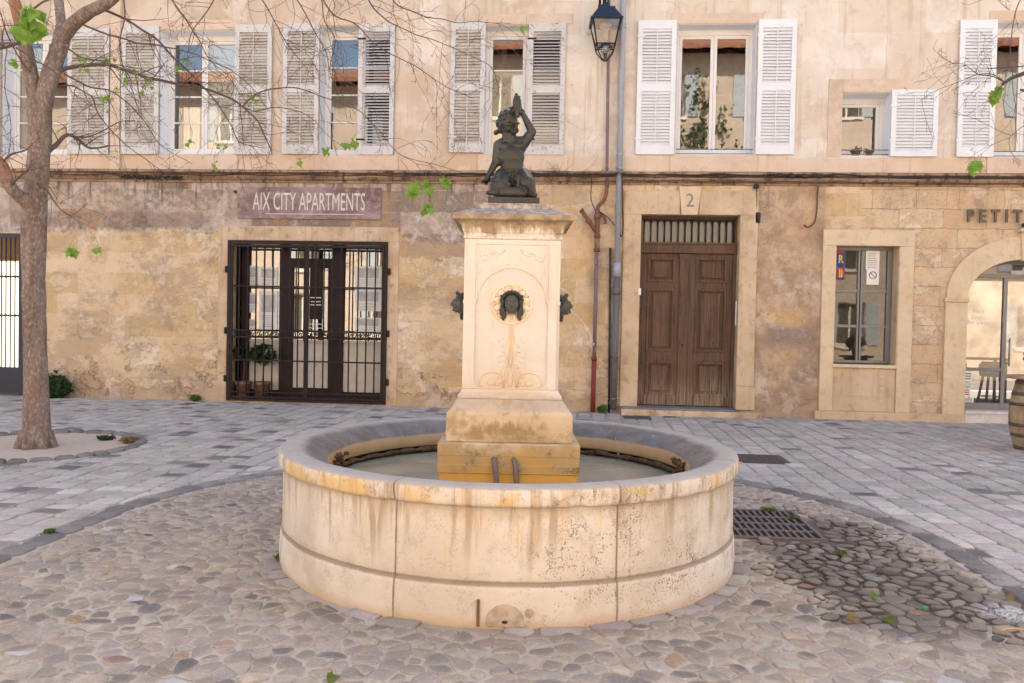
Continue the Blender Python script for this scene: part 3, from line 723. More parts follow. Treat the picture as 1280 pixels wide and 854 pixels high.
# ---- oak double door with barred fanlight
yd = .20; DZ0 = .135; zt = WZ(860, 304, yd); zb = WZ(860, 317, yd)
mb = MB(); mb.box(DX0, DX1, yd-.05, yd+.12, zb, zt); mb.box(DX0, DX1, yd-.075, yd+.0, zt-.03, zt+.012); mb.box(DX0, DX0+.05, yd-.01, yd+.1, DZ0, zb); mb.box(DX1-.06, DX1, yd-.01, yd+.1, DZ0, zb)
mb.box(DX0, DX1, yd, yd+.1, DZ1-.06, DZ1); mb.box(DX0, DX0+.04, yd, yd+.1, zt, DZ1-.06); mb.box(DX1-.04, DX1, yd, yd+.1, zt, DZ1-.06)
door = mb.build('door', M_door, house, bevel=.008)
xmid = WX(850, 400, yd)
def leaf_panels(x0, x1, astr):
    mb = MB(); y = yd+.02
    s_ = .10; xi0 = x0+s_+(astr and .16 or 0); xi1 = x1-s_
    zs = [WZ(860, q, yd) for q in (495, 452, 440, 361, 353, 322)]
    mb.box(x0, xi0, y, y+.05, DZ0+.01, zb-.002); mb.box(xi1, x1, y, y+.05, DZ0+.01, zb-.002)
    for a, b in ((DZ0+.01, zs[0]), (zs[1], zs[2]), (zs[3], zs[4]), (zs[5], zb-.002)): mb.box(xi0, xi1, y+.001, y+.049, a, b)
    for a, b in ((zs[0], zs[1]), (zs[2], zs[3]), (zs[4], zs[5])):  # added with the rear opening as a bright backdrop for the café
        mb.box(xi0, xi1, y+.038, y+.047, a, b)
        m_ = .045
        for (p, q, r_, t_) in ((xi0, xi0+m_, a, b), (xi1-m_, xi1, a, b), (xi0+m_, xi1-m_, a, a+m_), (xi0+m_, xi1-m_, b-m_, b)): mb.box(p, q, y-.014, y+.03, r_, t_)
        mb.box(xi0+.105, xi1-.105, y+.006, y+.039, a+.085, b-.085)
    if astr: mb.box(x0-.03, x0+.13, y-.035, y+.002, DZ0+.02, zb-.01); mb.box(x0-.045, x0+.145, y-.045, y-.002, zb-.10, zb-.012)
    mb.box(x0+.01, x1-.01, y-.012, y+.0, DZ0+.015, DZ0+.19)
    return mb.build('leaf', M_door, door, bevel=.006)
leaf_panels(DX0+.052, xmid-.004, False); leaf_panels(xmid+.004, DX1-.062, True)
kh = MB(); kh.ellipsoid((xmid+.05, yd-.02, 1.25), (.014, .012, .03), 10, 6); kh.build('keyhole_plate', M_brown, door)
g = MB(); g.quad((DX0+.03, yd+.05, zt), (DX1-.03, yd+.05, zt), (DX1-.03, yd+.05, DZ1-.05), (DX0+.03, yd+.05, DZ1-.05)); g.build('fanlight', M_glass3, door)
g = MB(); n = 14; zl, zh = zt+.005, DZ1-.06
for i in range(n):
    x = DX0+.07+(DX1-DX0-.14)*i/(n-1); g.tube([(x, yd-.01, zl), (x, yd-.012, (zl+zh)/2), (x, yd-.01, zh)], .013, 6)
    if i < n-1:
        w_ = (DX1-DX0-.14)/(n-1)
        g.tube([(x, yd-.01, zh-.12), (x+w_*.12, yd-.01, zh-.045), (x+w_*.5, yd-.01, zh-.012), (x+w_*.88, yd-.01, zh-.045), (x+w_, yd-.01, zh-.12)], .007, 5)
g.box(DX0+.04, DX1-.04, yd-.02, yd-.002, zh-.02, zh+.01); g.build('fanlight_grille', M_brown, door)

# ---- ground-floor window with stone surround
mb = MB(); yj = -.05
mb.box(4.345, WX0-.002, yj, 0, .15, WZ1); mb.box(WX1+.002, 5.91, yj, 0, .15, WZ1); mb.box(4.345, 5.91, yj, 0, WZ1+.002, 3.36)
w1s = mb.build('window_surround', M_trimw, house, bevel=.008)
mb = MB(); mb.box(WX0+.003, WX1-.003, -.02, 0, .155, WZ0-.05); mb.box(WX0+.16, WX1-.16, -.026, -.019, .42, WZ0-.22); mb.build('apron_panel', M_trim, house, bevel=.006)
mb = MB(); mb.box(4.27, 6.80, -.10, .0, -.1, .15); mb.build('plinth', M_trim, house, bevel=.014)
yw = .22; mb = MB(); fw = .045
xa, xb = WX0, WX1-.02; za, zb_ = WZ0+.03, WZ1
mb.box(xa, xb, yw, yw+.05, za, za+.05); mb.box(xa, xb, yw, yw+.05, zb_-.06, zb_)
for x in (xa, xb-fw-.04): mb.box(x, x+fw+.04, yw+.001, yw+.049, za+.05, zb_-.06)
xm = (xa+xb)/2-.02; mb.box(xm-.045, xm-.008, yw-.005, yw+.049, za+.05, zb_-.06); mb.box(xm+.008, xm+.045, yw-.005, yw+.049, za+.05, zb_-.06)
for q in (364, 408):
    zz = WZ(1080, q, yw); mb.box(xa+fw+.04, xm-.045, yw+.004, yw+.046, zz-.028, zz+.028); mb.box(xm+.045, xb-fw-.04, yw+.004, yw+.046, zz-.028, zz+.028)
wg = mb.build('window', M_steel, house, bevel=.004, seg=1)
for a, b in ((xa+.05, xm-.03), (xm+.03, xb-.05)):
    g = MB(); g.quad((a, yw+.03, za+.04), (b, yw+.03, za+.04), (b, yw+.03, zb_-.05), (a, yw+.03, zb_-.05)); g.build('pane', M_glass5, wg)
g = MB(); g.box(WX0-.02, WX1+.01, -.075, yw, WZ0-.045, WZ0+.012); g.build('sill', M_trimw, wg, bevel=.006)
g = MB(); g.box(WX1-.012, WX1-.001, -.045, yw+.05, WZ0+.013, WZ1-.001); g.build('reveal', M_trim, wg)

# ---- café arch
mb = MB()
for a, b in ((AXC-AA-.37, AXC-AA+.004), (AXC+AA-.004, AXC+AA+.37)):
    mb = MB(); mb.box(a, b, -.055, .001, -.1, 2.12); mb.build('arch_pier', M_trimw, house, bevel=.008)
for a, b in ((AXC-AA-.40, AXC-AA+.03), (AXC+AA-.03, AXC+AA+.40)):
    mb = MB(); mb.box(a, b, -.085, .3, 2.121, 2.16); mb.box(a+.012, b-.012, -.07, .29, 2.161, 2.205); mb.build('arch_impost', M_trimw, house, bevel=.008)
mb = MB(); N = 40
inn = [(AXC-(AA-.003)*math.cos(math.pi*i/N), 2.206+(AB)*math.sin(math.pi*i/N)) for i in range(N+1)]
out = [(AXC-(AA+.36)*math.cos(math.pi*i/N), 2.206+(AB+.40)*math.sin(math.pi*i/N)) for i in range(N+1)]
b0 = [mb.add([(x, -.055, z) for x, z in inn]), mb.add([(x, -.055, z) for x, z in out]), mb.add([(x, .002, z) for x, z in out]), mb.add([(x, .002, z) for x, z in inn])]
for k in range(4):
    A, B = b0[k], b0[(k+1) % 4]
    for i in range(N): mb.face((A+i, A+i+1, B+i+1, B+i))
mb.build('arch_ring', M_trimw, house)
mb = MB(); zk = 2.206+AB; mb.prism([(AXC-.07, zk-.03), (AXC+.07, zk-.03), (AXC+.10, zk+.47), (AXC-.10, zk+.47)], -.10, .1); mb.box(AXC-.14, AXC+.14, -.15, -.001, zk+.471, zk+.53); mb.build('arch_keystone', M_trimw, house, bevel=.008)
ya = .34
mb = MB(); x0, x1 = AXC-AA, AXC+AA
zt1 = WZ(1240, 345, ya); xm1 = WX(1255, 430, ya)
for (a, b) in ((x0, x0+.05), (xm1-.035, xm1+.035), (x1-.05, x1)): mb.box(a, b, ya, ya+.06, .22, zt1-.035)
mb.box(x0, x1, ya, ya+.06, zt1-.035, zt1+.035); mb.box(x0+.05, xm1-.035, ya+.001, ya+.059, .22, .33); mb.box(xm1+.035, x1-.05, ya+.001, ya+.059, .22, .33)
zz = WZ(1230, 462, ya); mb.box(x0+.05, xm1-.035, ya+.005, ya+.055, zz-.03, zz+.03)
# arched head of the glazing
ih = [(AXC-(AA-.06)*math.cos(math.pi*i/N), 2.206+(AB-.06)*math.sin(math.pi*i/N)) for i in range(N+1)]
oh = [(AXC-AA*math.cos(math.pi*i/N), 2.206+AB*math.sin(math.pi*i/N)) for i in range(N+1)]
for i in range(N):
    if ih[i][1] > zt1+.03 or ih[i+1][1] > zt1+.03: mb.prism([ih[i], ih[i+1], oh[i+1], oh[i]], ya, ya+.06)
cd = mb.build('cafe_door', M_steel, house, bevel=.004, seg=1)
for a, b in ((x0+.03, xm1-.02), (xm1+.02, x1-.03)):
    g = MB(); g.quad((a, ya+.03, .3), (b, ya+.03, .3), (b, ya+.03, zt1), (a, ya+.03, zt1)); g.build('pane', M_glass4, cd)
g = MB(); pts = [p for p in ih if p[1] > zt1]; b = g.add([(x, ya+.03, z) for x, z in pts]); g.face([b+i for i in range(len(pts))]); g.build('fanlight', M_glass4, cd)
hd = MB(); hd.tube([(xm1+.07, ya-.05, 1.0), (xm1+.07, ya-.05, 1.5)], .014, 8); hd.tube([(xm1+.07, ya-.05, 1.05), (xm1+.07, ya+.01, 1.05)], .009, 6); hd.tube([(xm1+.07, ya-.05, 1.45), (xm1+.07, ya+.01, 1.45)], .009, 6); hd.build('handle', M_steel, cd)
for body, zz, sx in (('Bar à', WZ(1225, 389, ya), .8), ('Bistro', WZ(1222, 397, ya), .8), ('Bar à vins', WZ(1222, 404, ya), .8)):
    text_mb(body, .12, .002, Matrix.Translation((WX(1224, 395, ya), ya+.022, zz-.03)), sx=sx).build('lettering', M_paper, cd)
mb = MB(); mb.box(x0+.003, x1-.003, -.06, ya+.1, -.1, .20); mb.box(x0+.003, x1-.003, -.085, ya+.1, .165, .218); mb.build('cafe_step', mat_trim('white_step_stone', (.60,.53,.47), (.70,.62,.55), (.4,.32,.26)), house, bevel=.008)

# ---- joinery of the barred entrance, set back behind the gate
ys = .32; GH = GZ1
mb = MB()
def sx_(px): return WX(px, 400, ys)
def sz_(py): return WZ(385, py, ys)
mb.box(GX0, GX1, ys, ys+.09, sz_(304), GH)                      # head
mb.box(sx_(349), sx_(361), ys, ys+.1, 0.02, sz_(304)); mb.box(sx_(415), sx_(429), ys, ys+.1, 0.02, sz_(304))
mb.box(GX0, sx_(296), ys, ys+.09, .02, sz_(304)); mb.box(sx_(302), sx_(311), ys-.02, ys+.09, .02, sz_(304)); mb.box(sx_(478), GX1, ys, ys+.09, .02, sz_(304))
mb.box(sx_(361), sx_(415), ys+.02, ys+.08, sz_(335), sz_(323)); mb.box(sx_(361), sx_(366), ys+.02, ys+.08, .1, sz_(335)); mb.box(sx_(410), sx_(415), ys+.02, ys+.08, .1, sz_(335))
mb.box(sx_(361), sx_(415), ys+.021, ys+.079, .03, sz_(485)); mb.box(sx_(429), sx_(478), ys+.01, ys+.08, .03, sz_(489)); mb.box(sx_(311), sx_(349), ys+.01, ys+.08, .03, sz_(489))
mb.box(sx_(386), sx_(402), ys+.025, ys+.075, sz_(399), sz_(330))
sf = mb.build('shopfront', M_shopw, house, bevel=.005, seg=1)
for a, b, zc, zd in ((311, 349, 428, 304), (366, 410, 428, 335), (361, 415, 323, 304), (429, 478, 428, 304)):
    g = MB(); g.quad((sx_(a)-.01, ys+.045, sz_(zc)), (sx_(b)+.01, ys+.045, sz_(zc)), (sx_(b)+.01, ys+.045, sz_(zd)), (sx_(a)-.01, ys+.045, sz_(zd))); g.build('pane', M_glass2, sf)
for a, b in ((311, 349), (366, 410), (429, 478)):
    g = MB(); g.box(sx_(a), sx_(b), ys+.04, ys+.06, sz_(489), sz_(427)); g.box(sx_(a), sx_(b), ys+.015, ys+.07, sz_(428), sz_(425)); g.build('kick_panel', M_panel, sf, bevel=.004, seg=1)
for k in (0,):
    # the lines on the glass are unreadable in the photograph: kept as plain thin rules
    g = MB()
    for q, a, b in ((372, 387, 401), (377, 388, 400), (381, 387, 401), (405, 385, 405), (410, 385, 405)): g.box(sx_(a), sx_(b), ys+.018, ys+.022, sz_(q)-.008, sz_(q)+.008)
    g.build('door_notice', M_paper, sf)
mb = MB(); mb.box(GX0, GX1, .002, ys+.3, -.1, .03); mb.build('entrance_sill', M_trimold, house)

# ---- the house across the square (behind the camera; it shows in the window panes)
def facing(xa, xb, H, label, wallmat, nw, seed):
    opp = thing('facing_house', label, 'building', ((xa+xb)/2, -22, 0))
    hs = []
    for r_ in range(4):
        for c_ in range(nw):
            x = max(xa, -19)+1.6+c_*3.9+(.3 if (r_+seed) % 2 else 0); z = .9+r_*(H-1.2)/3.75
            if x+1.8 < xb: hs.append((x, x+1.15, z, z+1.9))
    mb = MB(); wall_grid(mb, xa, xb, -.2, H, hs, -22, -21.6)
    mb.v = [(x, -43.6-y, z) for x, y, z in mb.v]   # face the square
    mb.box(xa, xb, -28, -22.41, -.2, H-.1)
    mb.build('wall', wallmat, opp)
    mb = MB()
    for (ya_, za_, yb_, zb__) in ((-20.7, H-.05, -25, H+1.6), (-25, H+1.6, -29, H-.05)):
        b = mb.add([(xa-.3, ya_, za_), (xb+.3, ya_, za_), (xb+.3, yb_, zb__), (xa-.3, yb_, zb__), (xa-.3, ya_, za_+.2), (xb+.3, ya_, za_+.2), (xb+.3, yb_, zb__+.2), (xa-.3, yb_, zb__+.2)])
        for q in ((0,3,2,1),(4,5,6,7),(0,1,5,4),(1,2,6,5),(2,3,7,6),(3,0,4,7)): mb.face([b+i for i in q])
    mb.build('roof', M_tile, opp)
    for (x0, x1, z0, z1) in hs:
        f = MB(); f.box(x0, x1, -21.85, -21.8, z0, z0+.07); f.box(x0, x1, -21.85, -21.8, z1-.07, z1); f.box(x0, x0+.07, -21.85, -21.8, z0+.07, z1-.07); f.box(x1-.07, x1, -21.85, -21.8, z0+.07, z1-.07); f.box((x0+x1)/2-.04, (x0+x1)/2+.04, -21.85, -21.8, z0+.07, z1-.07)
        f.box(x0-.1, x1+.1, -21.58, -21.5, z0-.12, z0-.01)
        wo = f.build('window', M_frame, opp)
        g = MB(); g.quad((x0, -21.83, z0), (x1, -21.83, z0), (x1, -21.83, z1), (x0, -21.83, z1)); g.build('pane', M_dark, wo)
        for a, b in ((x0-.6, x0-.03), (x1+.03, x1+.6)):
            g = MB(); g.box(a, b, -21.59, -21.55, z0, z1); g.build('shutter', M_shutblue, wo)
facing(-32, -6.5, 12.5, 'lower sunlit house across the square, mirrored in the window panes above the sign', M_opp, 5, 0)
facing(-5.85, 32, 13.9, 'taller sunlit house across the square, mirrored in the panes above the oak door', M_opp, 7, 1)
# ------------------------------------------------------------------ ground, setts and cobbles
RC = Vector((-.47, -8.6)); RR = 3.24          # ring of dark setts round the fountain
FC = Vector((-.4546, -8.9345)); FR = 1.583     # fountain
PC = Vector((-6.5, -5.5)); PR = 1.13           # tree pit
mb = MB(); n = 24
mb.quad((-150, -150, -.006), (150, -150, -.006), (150, 150, -.006), (-150, 150, -.006))
mb.build('ground', M_ground, kind='structure')

def vary(c, k): 
    f = 1+rnd.uniform(-k, k); return tuple(max(.01, q*f*(1+rnd.uniform(-.04, .04))) for q in c)
GREY = [(.48,.42,.365), (.53,.47,.415), (.43,.38,.34), (.49,.43,.37), (.55,.49,.43), (.45,.39,.335)]
DARK = [(.155,.142,.132), (.19,.173,.16), (.135,.124,.118), (.235,.212,.195)]
def clip(poly, p, nrm):
    """keep the side where (q-p).nrm <= 0"""
    out = []
    for i in range(len(poly)):
        a, b = poly[i], poly[(i+1) % len(poly)]
        da, db = (a-p).dot(nrm), (b-p).dot(nrm)
        if da <= 0: out.append(a)
        if (da < 0 < db) or (db < 0 < da): out.append(a+(b-a)*(da/(da-db)))
    return out
def area(poly): return .5*sum(a.x*b.y-b.x*a.y for a, b in zip(poly, poly[1:]+poly[:1]))
def inset(poly, d):
    n = len(poly); c = sum(poly, Vector((0, 0)))/n; out = []
    for p in poly:
        v = p-c; L = v.length; out.append(c+v*max(.2, (L-d*1.25)/L) if L > 1e-6 else p)
    return out
def chaikin(poly, q=.25):
    out = []
    for a, b in zip(poly, poly[1:]+poly[:1]): out += [a+(b-a)*q, a+(b-a)*(1-q)]
    return out
def stone(mb, poly, h, col, tilt=.004, dome=.25, round_=1, wob=.004, z0=-.012, dust=None):
    for k_ in range(round_): poly = chaikin(poly, (.17, .25)[k_] if round_ > 1 else .14)
    if area(poly) < 0: poly = poly[::-1]
    c = sum(poly, Vector((0, 0)))/len(poly)
    tx, ty = rnd.uniform(-tilt, tilt), rnd.uniform(-tilt, tilt); r0 = math.sqrt(abs(area(poly)))
    mb.col = col; rings = []
    lv = ((1.0, z0), (.985, h*.45), (.93, h*.85), (.62, h+(abs(h)+.004)*dome*.7), )
    for f, z in lv:
        pts = []
        for p in poly:
            w = 1+mnoise.noise((p.x*16, p.y*16, 1.7))*wob*22
            q = c+(p-c)*f*w
            d = q-c
            zz = z+(0 if f == 1.0 else (d.x*tx+d.y*ty)/r0*2 + mnoise.noise((q.x*9, q.y*9, .3))*wob)
            pts.append((q.x, q.y, zz))
        rings.append(mb.add(pts))
    n = len(poly); mb.smooth = True
    for k_, (A, B) in enumerate(zip(rings, rings[1:])):
        if dust: mb.col = tuple(a+(b-a)*(.85, .55, .12)[k_] for a, b in zip(col, dust))
        for i in range(n): j = (i+1) % n; mb.face((A+i, A+j, B+j, B+i))
    mb.col = col
    i0 = mb.add([(c.x, c.y, h+(abs(h)+.004)*dome)])
    for i in range(n): mb.face((rings[-1]+i, rings[-1]+(i+1) % n, i0))
    mb.smooth = False; mb.col = None

GRATE = [Vector(G(*q)) for q in ((905, 638), (974, 637), (1037, 670), (905, 676))]
gx0, gx1, gy0, gy1 = 1.16, 1.93, -8.47, -7.52
PLATE = (1.95, 2.58, -5.0, -4.42)
def blocked(c, m=0.0):
    if gx0-m < c.x < gx1+m and gy0-m < c.y < gy1+m: return True
    return PLATE[0]-m < c.x < PLATE[1]+m and PLATE[2]-m < c.y < PLATE[3]+m

# paving slabs laid in courses running towards the house
mb = MB(); x = -13.5
pos = []
while x < 11.5:
    w = rnd.uniform(.215, .275); y = -13.6+rnd.uniform(0, .4)
    while y < -.02:
        L = rnd.choice((.16, .18, .20, .22, .25, .28, .32)); y1 = min(y+L, -.015 if not (.8 < x < 3.4) else -.35)
        if y1-y > .08:
            g = .006
            poly = [Vector((x+g+rnd.uniform(-.004, .004), y+g+rnd.uniform(-.005, .005))), Vector((x+w-g+rnd.uniform(-.004, .004), y+g+rnd.uniform(-.005, .005))), Vector((x+w-g+rnd.uniform(-.004, .004), y1-g+rnd.uniform(-.005, .005))), Vector((x+g+rnd.uniform(-.004, .004), y1-g+rnd.uniform(-.005, .005)))]
            # the lines drift a little like hand-laid courses
            poly = [p+Vector((.035*math.sin(p.y*.7+x), .03*math.sin(p.x*1.3))) for p in poly]
            c = sum(poly, Vector((0, 0)))/4
            ok = not blocked(c, .06)
            for (cc, rr) in ((Vector((RC.x, min(c.y, RC.y))), RR+.115), (PC, PR+.13)):
                d = c-cc
                if d.length < rr+.5:
                    if d.length < rr-.4: ok = False; break
                    u = d.normalized(); poly = clip(poly, cc+u*rr, -u)
                    if len(poly) < 3 or abs(area(poly)) < .006: ok = False; break
            # view frustum (with a margin for a step to the side)
            if ok and abs(c.x+.08*(c.y+14.6)) < (c.y+14.64)*.70+2.2:
                far = mnoise.noise((c.x*.35, c.y*.35, 5))
                dark = rnd.random() < (.115 if c.x < .5 else .05)
                col = vary(rnd.choice(DARK), .3) if dark else vary(rnd.choice(GREY), .13)
                stone(mb, poly, .009+rnd.uniform(-.003, .003), col, .003, .12, 1, .0016, dust=(.40,.36,.325))
        y = y1 if y1 > y else y+.2
        if y1 >= -.36 and (.8 < x < 3.4): break
    x += w
mb.build('paving', M_sett, kind='structure', fix=False)

# ring of dark setts, and the kerb ring of the tree pit
mb = MB()
def ring(c, r0, r1, L, skip=None, cols=DARK, h=.012):
    a = 0; 
    while a < 2*math.pi-.03:
        da = L*rnd.uniform(.75, 1.3)/((r0+r1)/2); b = min(a+da, 2*math.pi)
        g = .012/((r0+r1)/2)
        pts = [Vector((math.cos(t), math.sin(t))) for t in (a+g, (a+b)/2, b-g)]
        j = rnd.uniform(-.012, .012)
        poly = [c+pts[0]*(r0+j), c+pts[0]*(r1+j), c+pts[1]*(r1+j), c+pts[2]*(r1+j), c+pts[2]*(r0+j), c+pts[1]*(r0+j)]
        if not (skip and skip(c+pts[1]*r0)): stone(mb, poly, h+rnd.uniform(-.003, .004), vary(rnd.choice(cols), .3), .004, .2, 1, .002, dust=(.22,.20,.185))
        a = b
def straight(x0, x1, ya, yb, L):
    y = ya
    while y > yb:
        l = L*rnd.uniform(.75, 1.3); g = .012
        poly = [Vector((x0, y-g)), Vector((x0, y-l+g)), Vector((x1, y-l+g)), Vector((x1, y-g))]
        stone(mb, poly, .012+rnd.uniform(-.003, .004), vary(rnd.choice(DARK), .3), .004, .2, 1, .002, dust=(.22,.20,.185)); y -= l
ring(RC, RR-.08, RR+.09, .25, skip=lambda p: p.y < RC.y-.05)
straight(RC.x-RR-.09, RC.x-RR+.08, RC.y-.02, -13.4, .25); straight(RC.x+RR-.08, RC.x+RR+.09, RC.y-.02, -13.4, .25)
ring(PC, PR, PR+.12, .22, h=.035, cols=DARK[:3]); 
mb.build('sett_ring', M_sett, kind='structure', fix=False)
mb = MB()
ring(FC, FR-.03, FR+.10, .22, skip=lambda p: mnoise.noise((p.x*1.3, p.y*1.3, 2)) > .05, cols=[(.42,.35,.30), (.37,.31,.27), (.45,.375,.32), (.39,.34,.31)], h=.005)
mb.build('fountain_apron', M_sett, kind='structure', fix=False)

# cobbles: relaxed random cells between the apron and the ring
mb = MB()
pts = []; cell = .092
def rdist(p): return (p-Vector((RC.x, min(p.y, RC.y)))).length
def inside(p):
    return rdist(p) < RR-.10 and (p-FC).length > FR+.03 and p.y > -13.2
ny = int(7/cell)
for i in range(-52, 52):
    for j in range(-58, 52):
        q = Vector((i*cell*1.36+(.5*cell if j % 2 else 0), j*cell*.98))+Vector((rnd.uniform(-.46, .46)*cell*1.3, rnd.uniform(-.44, .44)*cell*.95))
        q = q+RC
        if rdist(q) < RR+.1 and (q-FC).length > FR-.05: pts.append(q)
grid = {}
for k, q in enumerate(pts): grid.setdefault((int(q.x//.3), int(q.y//.3)), []).append(k)
COB = [(.31,.25,.20), (.35,.285,.225), (.27,.22,.18), (.38,.305,.235), (.22,.185,.155), (.32,.27,.23), (.41,.335,.265), (.33,.25,.195)]
ODD = [(.12,.105,.10), (.40,.25,.15), (.30,.19,.155), (.16,.14,.135), (.44,.42,.42), (.20,.17,.155)]
for k, q in enumerate(pts):
    if not inside(q) or blocked(q, .03): continue
    if q.y > -6.3 and rnd.random() < .0: continue
    poly = [q+Vector(d)*.22 for d in ((-1,-1), (1,-1), (1,1), (-1,1))]
    gx, gy = int(q.x//.3), int(q.y//.3)
    for a in (-1, 0, 1):
        for b in (-1, 0, 1):
            for t in grid.get((gx+a, gy+b), ()):
                if t == k: continue
                d = pts[t]-q
                if d.length < .5: poly = clip(poly, q+d*.5, d)
                if len(poly) < 3: break
    if len(poly) < 3: continue
    for (cc, rr, sg) in ((Vector((RC.x, min(q.y, RC.y))), RR-.11, 1), (FC, FR+.045, -1)):
        u = (q-cc).normalized(); poly = clip(poly, cc+u*rr, u*sg)
        if len(poly) < 3: break
    if len(poly) < 3 or area(poly) < .003: continue
    if blocked(q, .06):
        continue
    dv = ((q.x-1.92)/.62)**2+((q.y+9.0)/1.5)**2+mnoise.noise((q.x*1.8, q.y*1.8, 4))*.9; damp = dv < .9
    s = rnd.uniform(.86, 1.0)
    if rnd.random() < .12: s *= .70
    if damp: s = rnd.uniform(.76, .95)
    c = sum(poly, Vector((0, 0)))/len(poly)
    poly = [c+(p-c)*s for p in inset(poly, .0035)]
    col = vary(rnd.choice(ODD), .2) if rnd.random() < .055 else vary(rnd.choice(COB), .18)
    stone(mb, poly, rnd.uniform(.004, .012) if damp else rnd.uniform(.000, .006), col, .005, rnd.uniform(.3, .9), 2, .0038, dust=(.10,.078,.06) if damp else (.49,.41,.335))
mb.build('cobbles', M_cobble, kind='structure', fix=False)

# soil of the tree pit, a shallow mound
mb = MB(); n = 40; mb.smooth = True
rws = []
for i in range(14):
    r = PR*1.0*i/13
    rws.append(mb.add([(PC.x+r*math.cos(2*math.pi*j/n), PC.y+r*math.sin(2*math.pi*j/n), .012*(1-(i/13)**2)+mnoise.noise((r*math.cos(2*math.pi*j/n)*4, r*math.sin(2*math.pi*j/n)*4, 2))*.012-.002) for j in range(n)]))
for a, b in zip(rws, rws[1:]):
    for j in range(n): q = (j+1) % n; mb.face((a+j, b+j, b+q, a+q))
mb.build('tree_pit_soil', M_ground, kind='structure')

pb_ = [G(*q) for q in ((776, 525), (818, 524), (829, 532), (784, 533))]
pl2 = MB(); pl2.box(.86, 1.33, -.98, -.55, -.012, .021)
for i in range(5): pl2.box(.90+i*.085, .95+i*.085, -.94, -.59, .021, .024)
tag(pl2.build('cover_plate', simple('dark_slate_plate', (.09,.08,.08), .7), bevel=.003, seg=1), 'small dark cover plate in the paving just before the doorstep', 'cover plate')
# ---- iron grate over the drain and the iron cover plate
gr = thing('drain_grate', 'rusty iron drain grate in damp cobbles beside the fountain basin', 'grate', ((gx0+gx1)/2, (gy0+gy1)/2, 0))
mb = MB(); t = .03
mb.box(gx0, gx1, gy0, gy0+t, -.012, .014); mb.box(gx0, gx1, gy1-t, gy1, -.012, .014); mb.box(gx0, gx0+t, gy0+t, gy1-t, -.012, .014); mb.box(gx1-t, gx1, gy0+t, gy1-t, -.012, .014)
M_grate = mat_metal('grate_iron', (.16,.135,.125), (.22,.15,.11), .6, .6)
mb.build('frame', M_grate, gr, bevel=.003, seg=1)
mb = MB(); nb = 13
for i in range(1, nb):
    xx = gx0+t+(gx1-gx0-2*t)*i/nb; mb.box(xx-.011, xx+.011, gy0+t, gy1-t, -.010, .011)
for i in range(1, 4):
    yy = gy0+t+(gy1-gy0-2*t)*i/4; mb.box(gx0+t, gx1-t, yy-.016, yy+.016, -.009, .0095)
mb.build('bars', M_grate, gr, bevel=.003, seg=1)
mb = MB(); mb.box(gx0+.005, gx1-.005, gy0+.005, gy1-.005, -.0055, -.0040); mb.build('drain_pit', simple('drain_shade', (.012,.010,.009), .8), gr)  # near-black sheet under the bars, painted as the shade of the pit
pl = MB(); pl.box(PLATE[0], PLATE[1], PLATE[2], PLATE[3], -.012, .012)
for i in range(6):
    for j in range(6): pl.box(PLATE[0]+.06+i*.088, PLATE[0]+.12+i*.088, PLATE[2]+.05+j*.085, PLATE[2]+.075+j*.085, .012, .016)
tag(pl.build('cover_plate', mat_metal('dark_cover_plate', (.10,.082,.078), (.14,.1,.08), .5, .7), bevel=.003, seg=1), 'dark square iron cover plate set flush in the paving', 'cover plate')
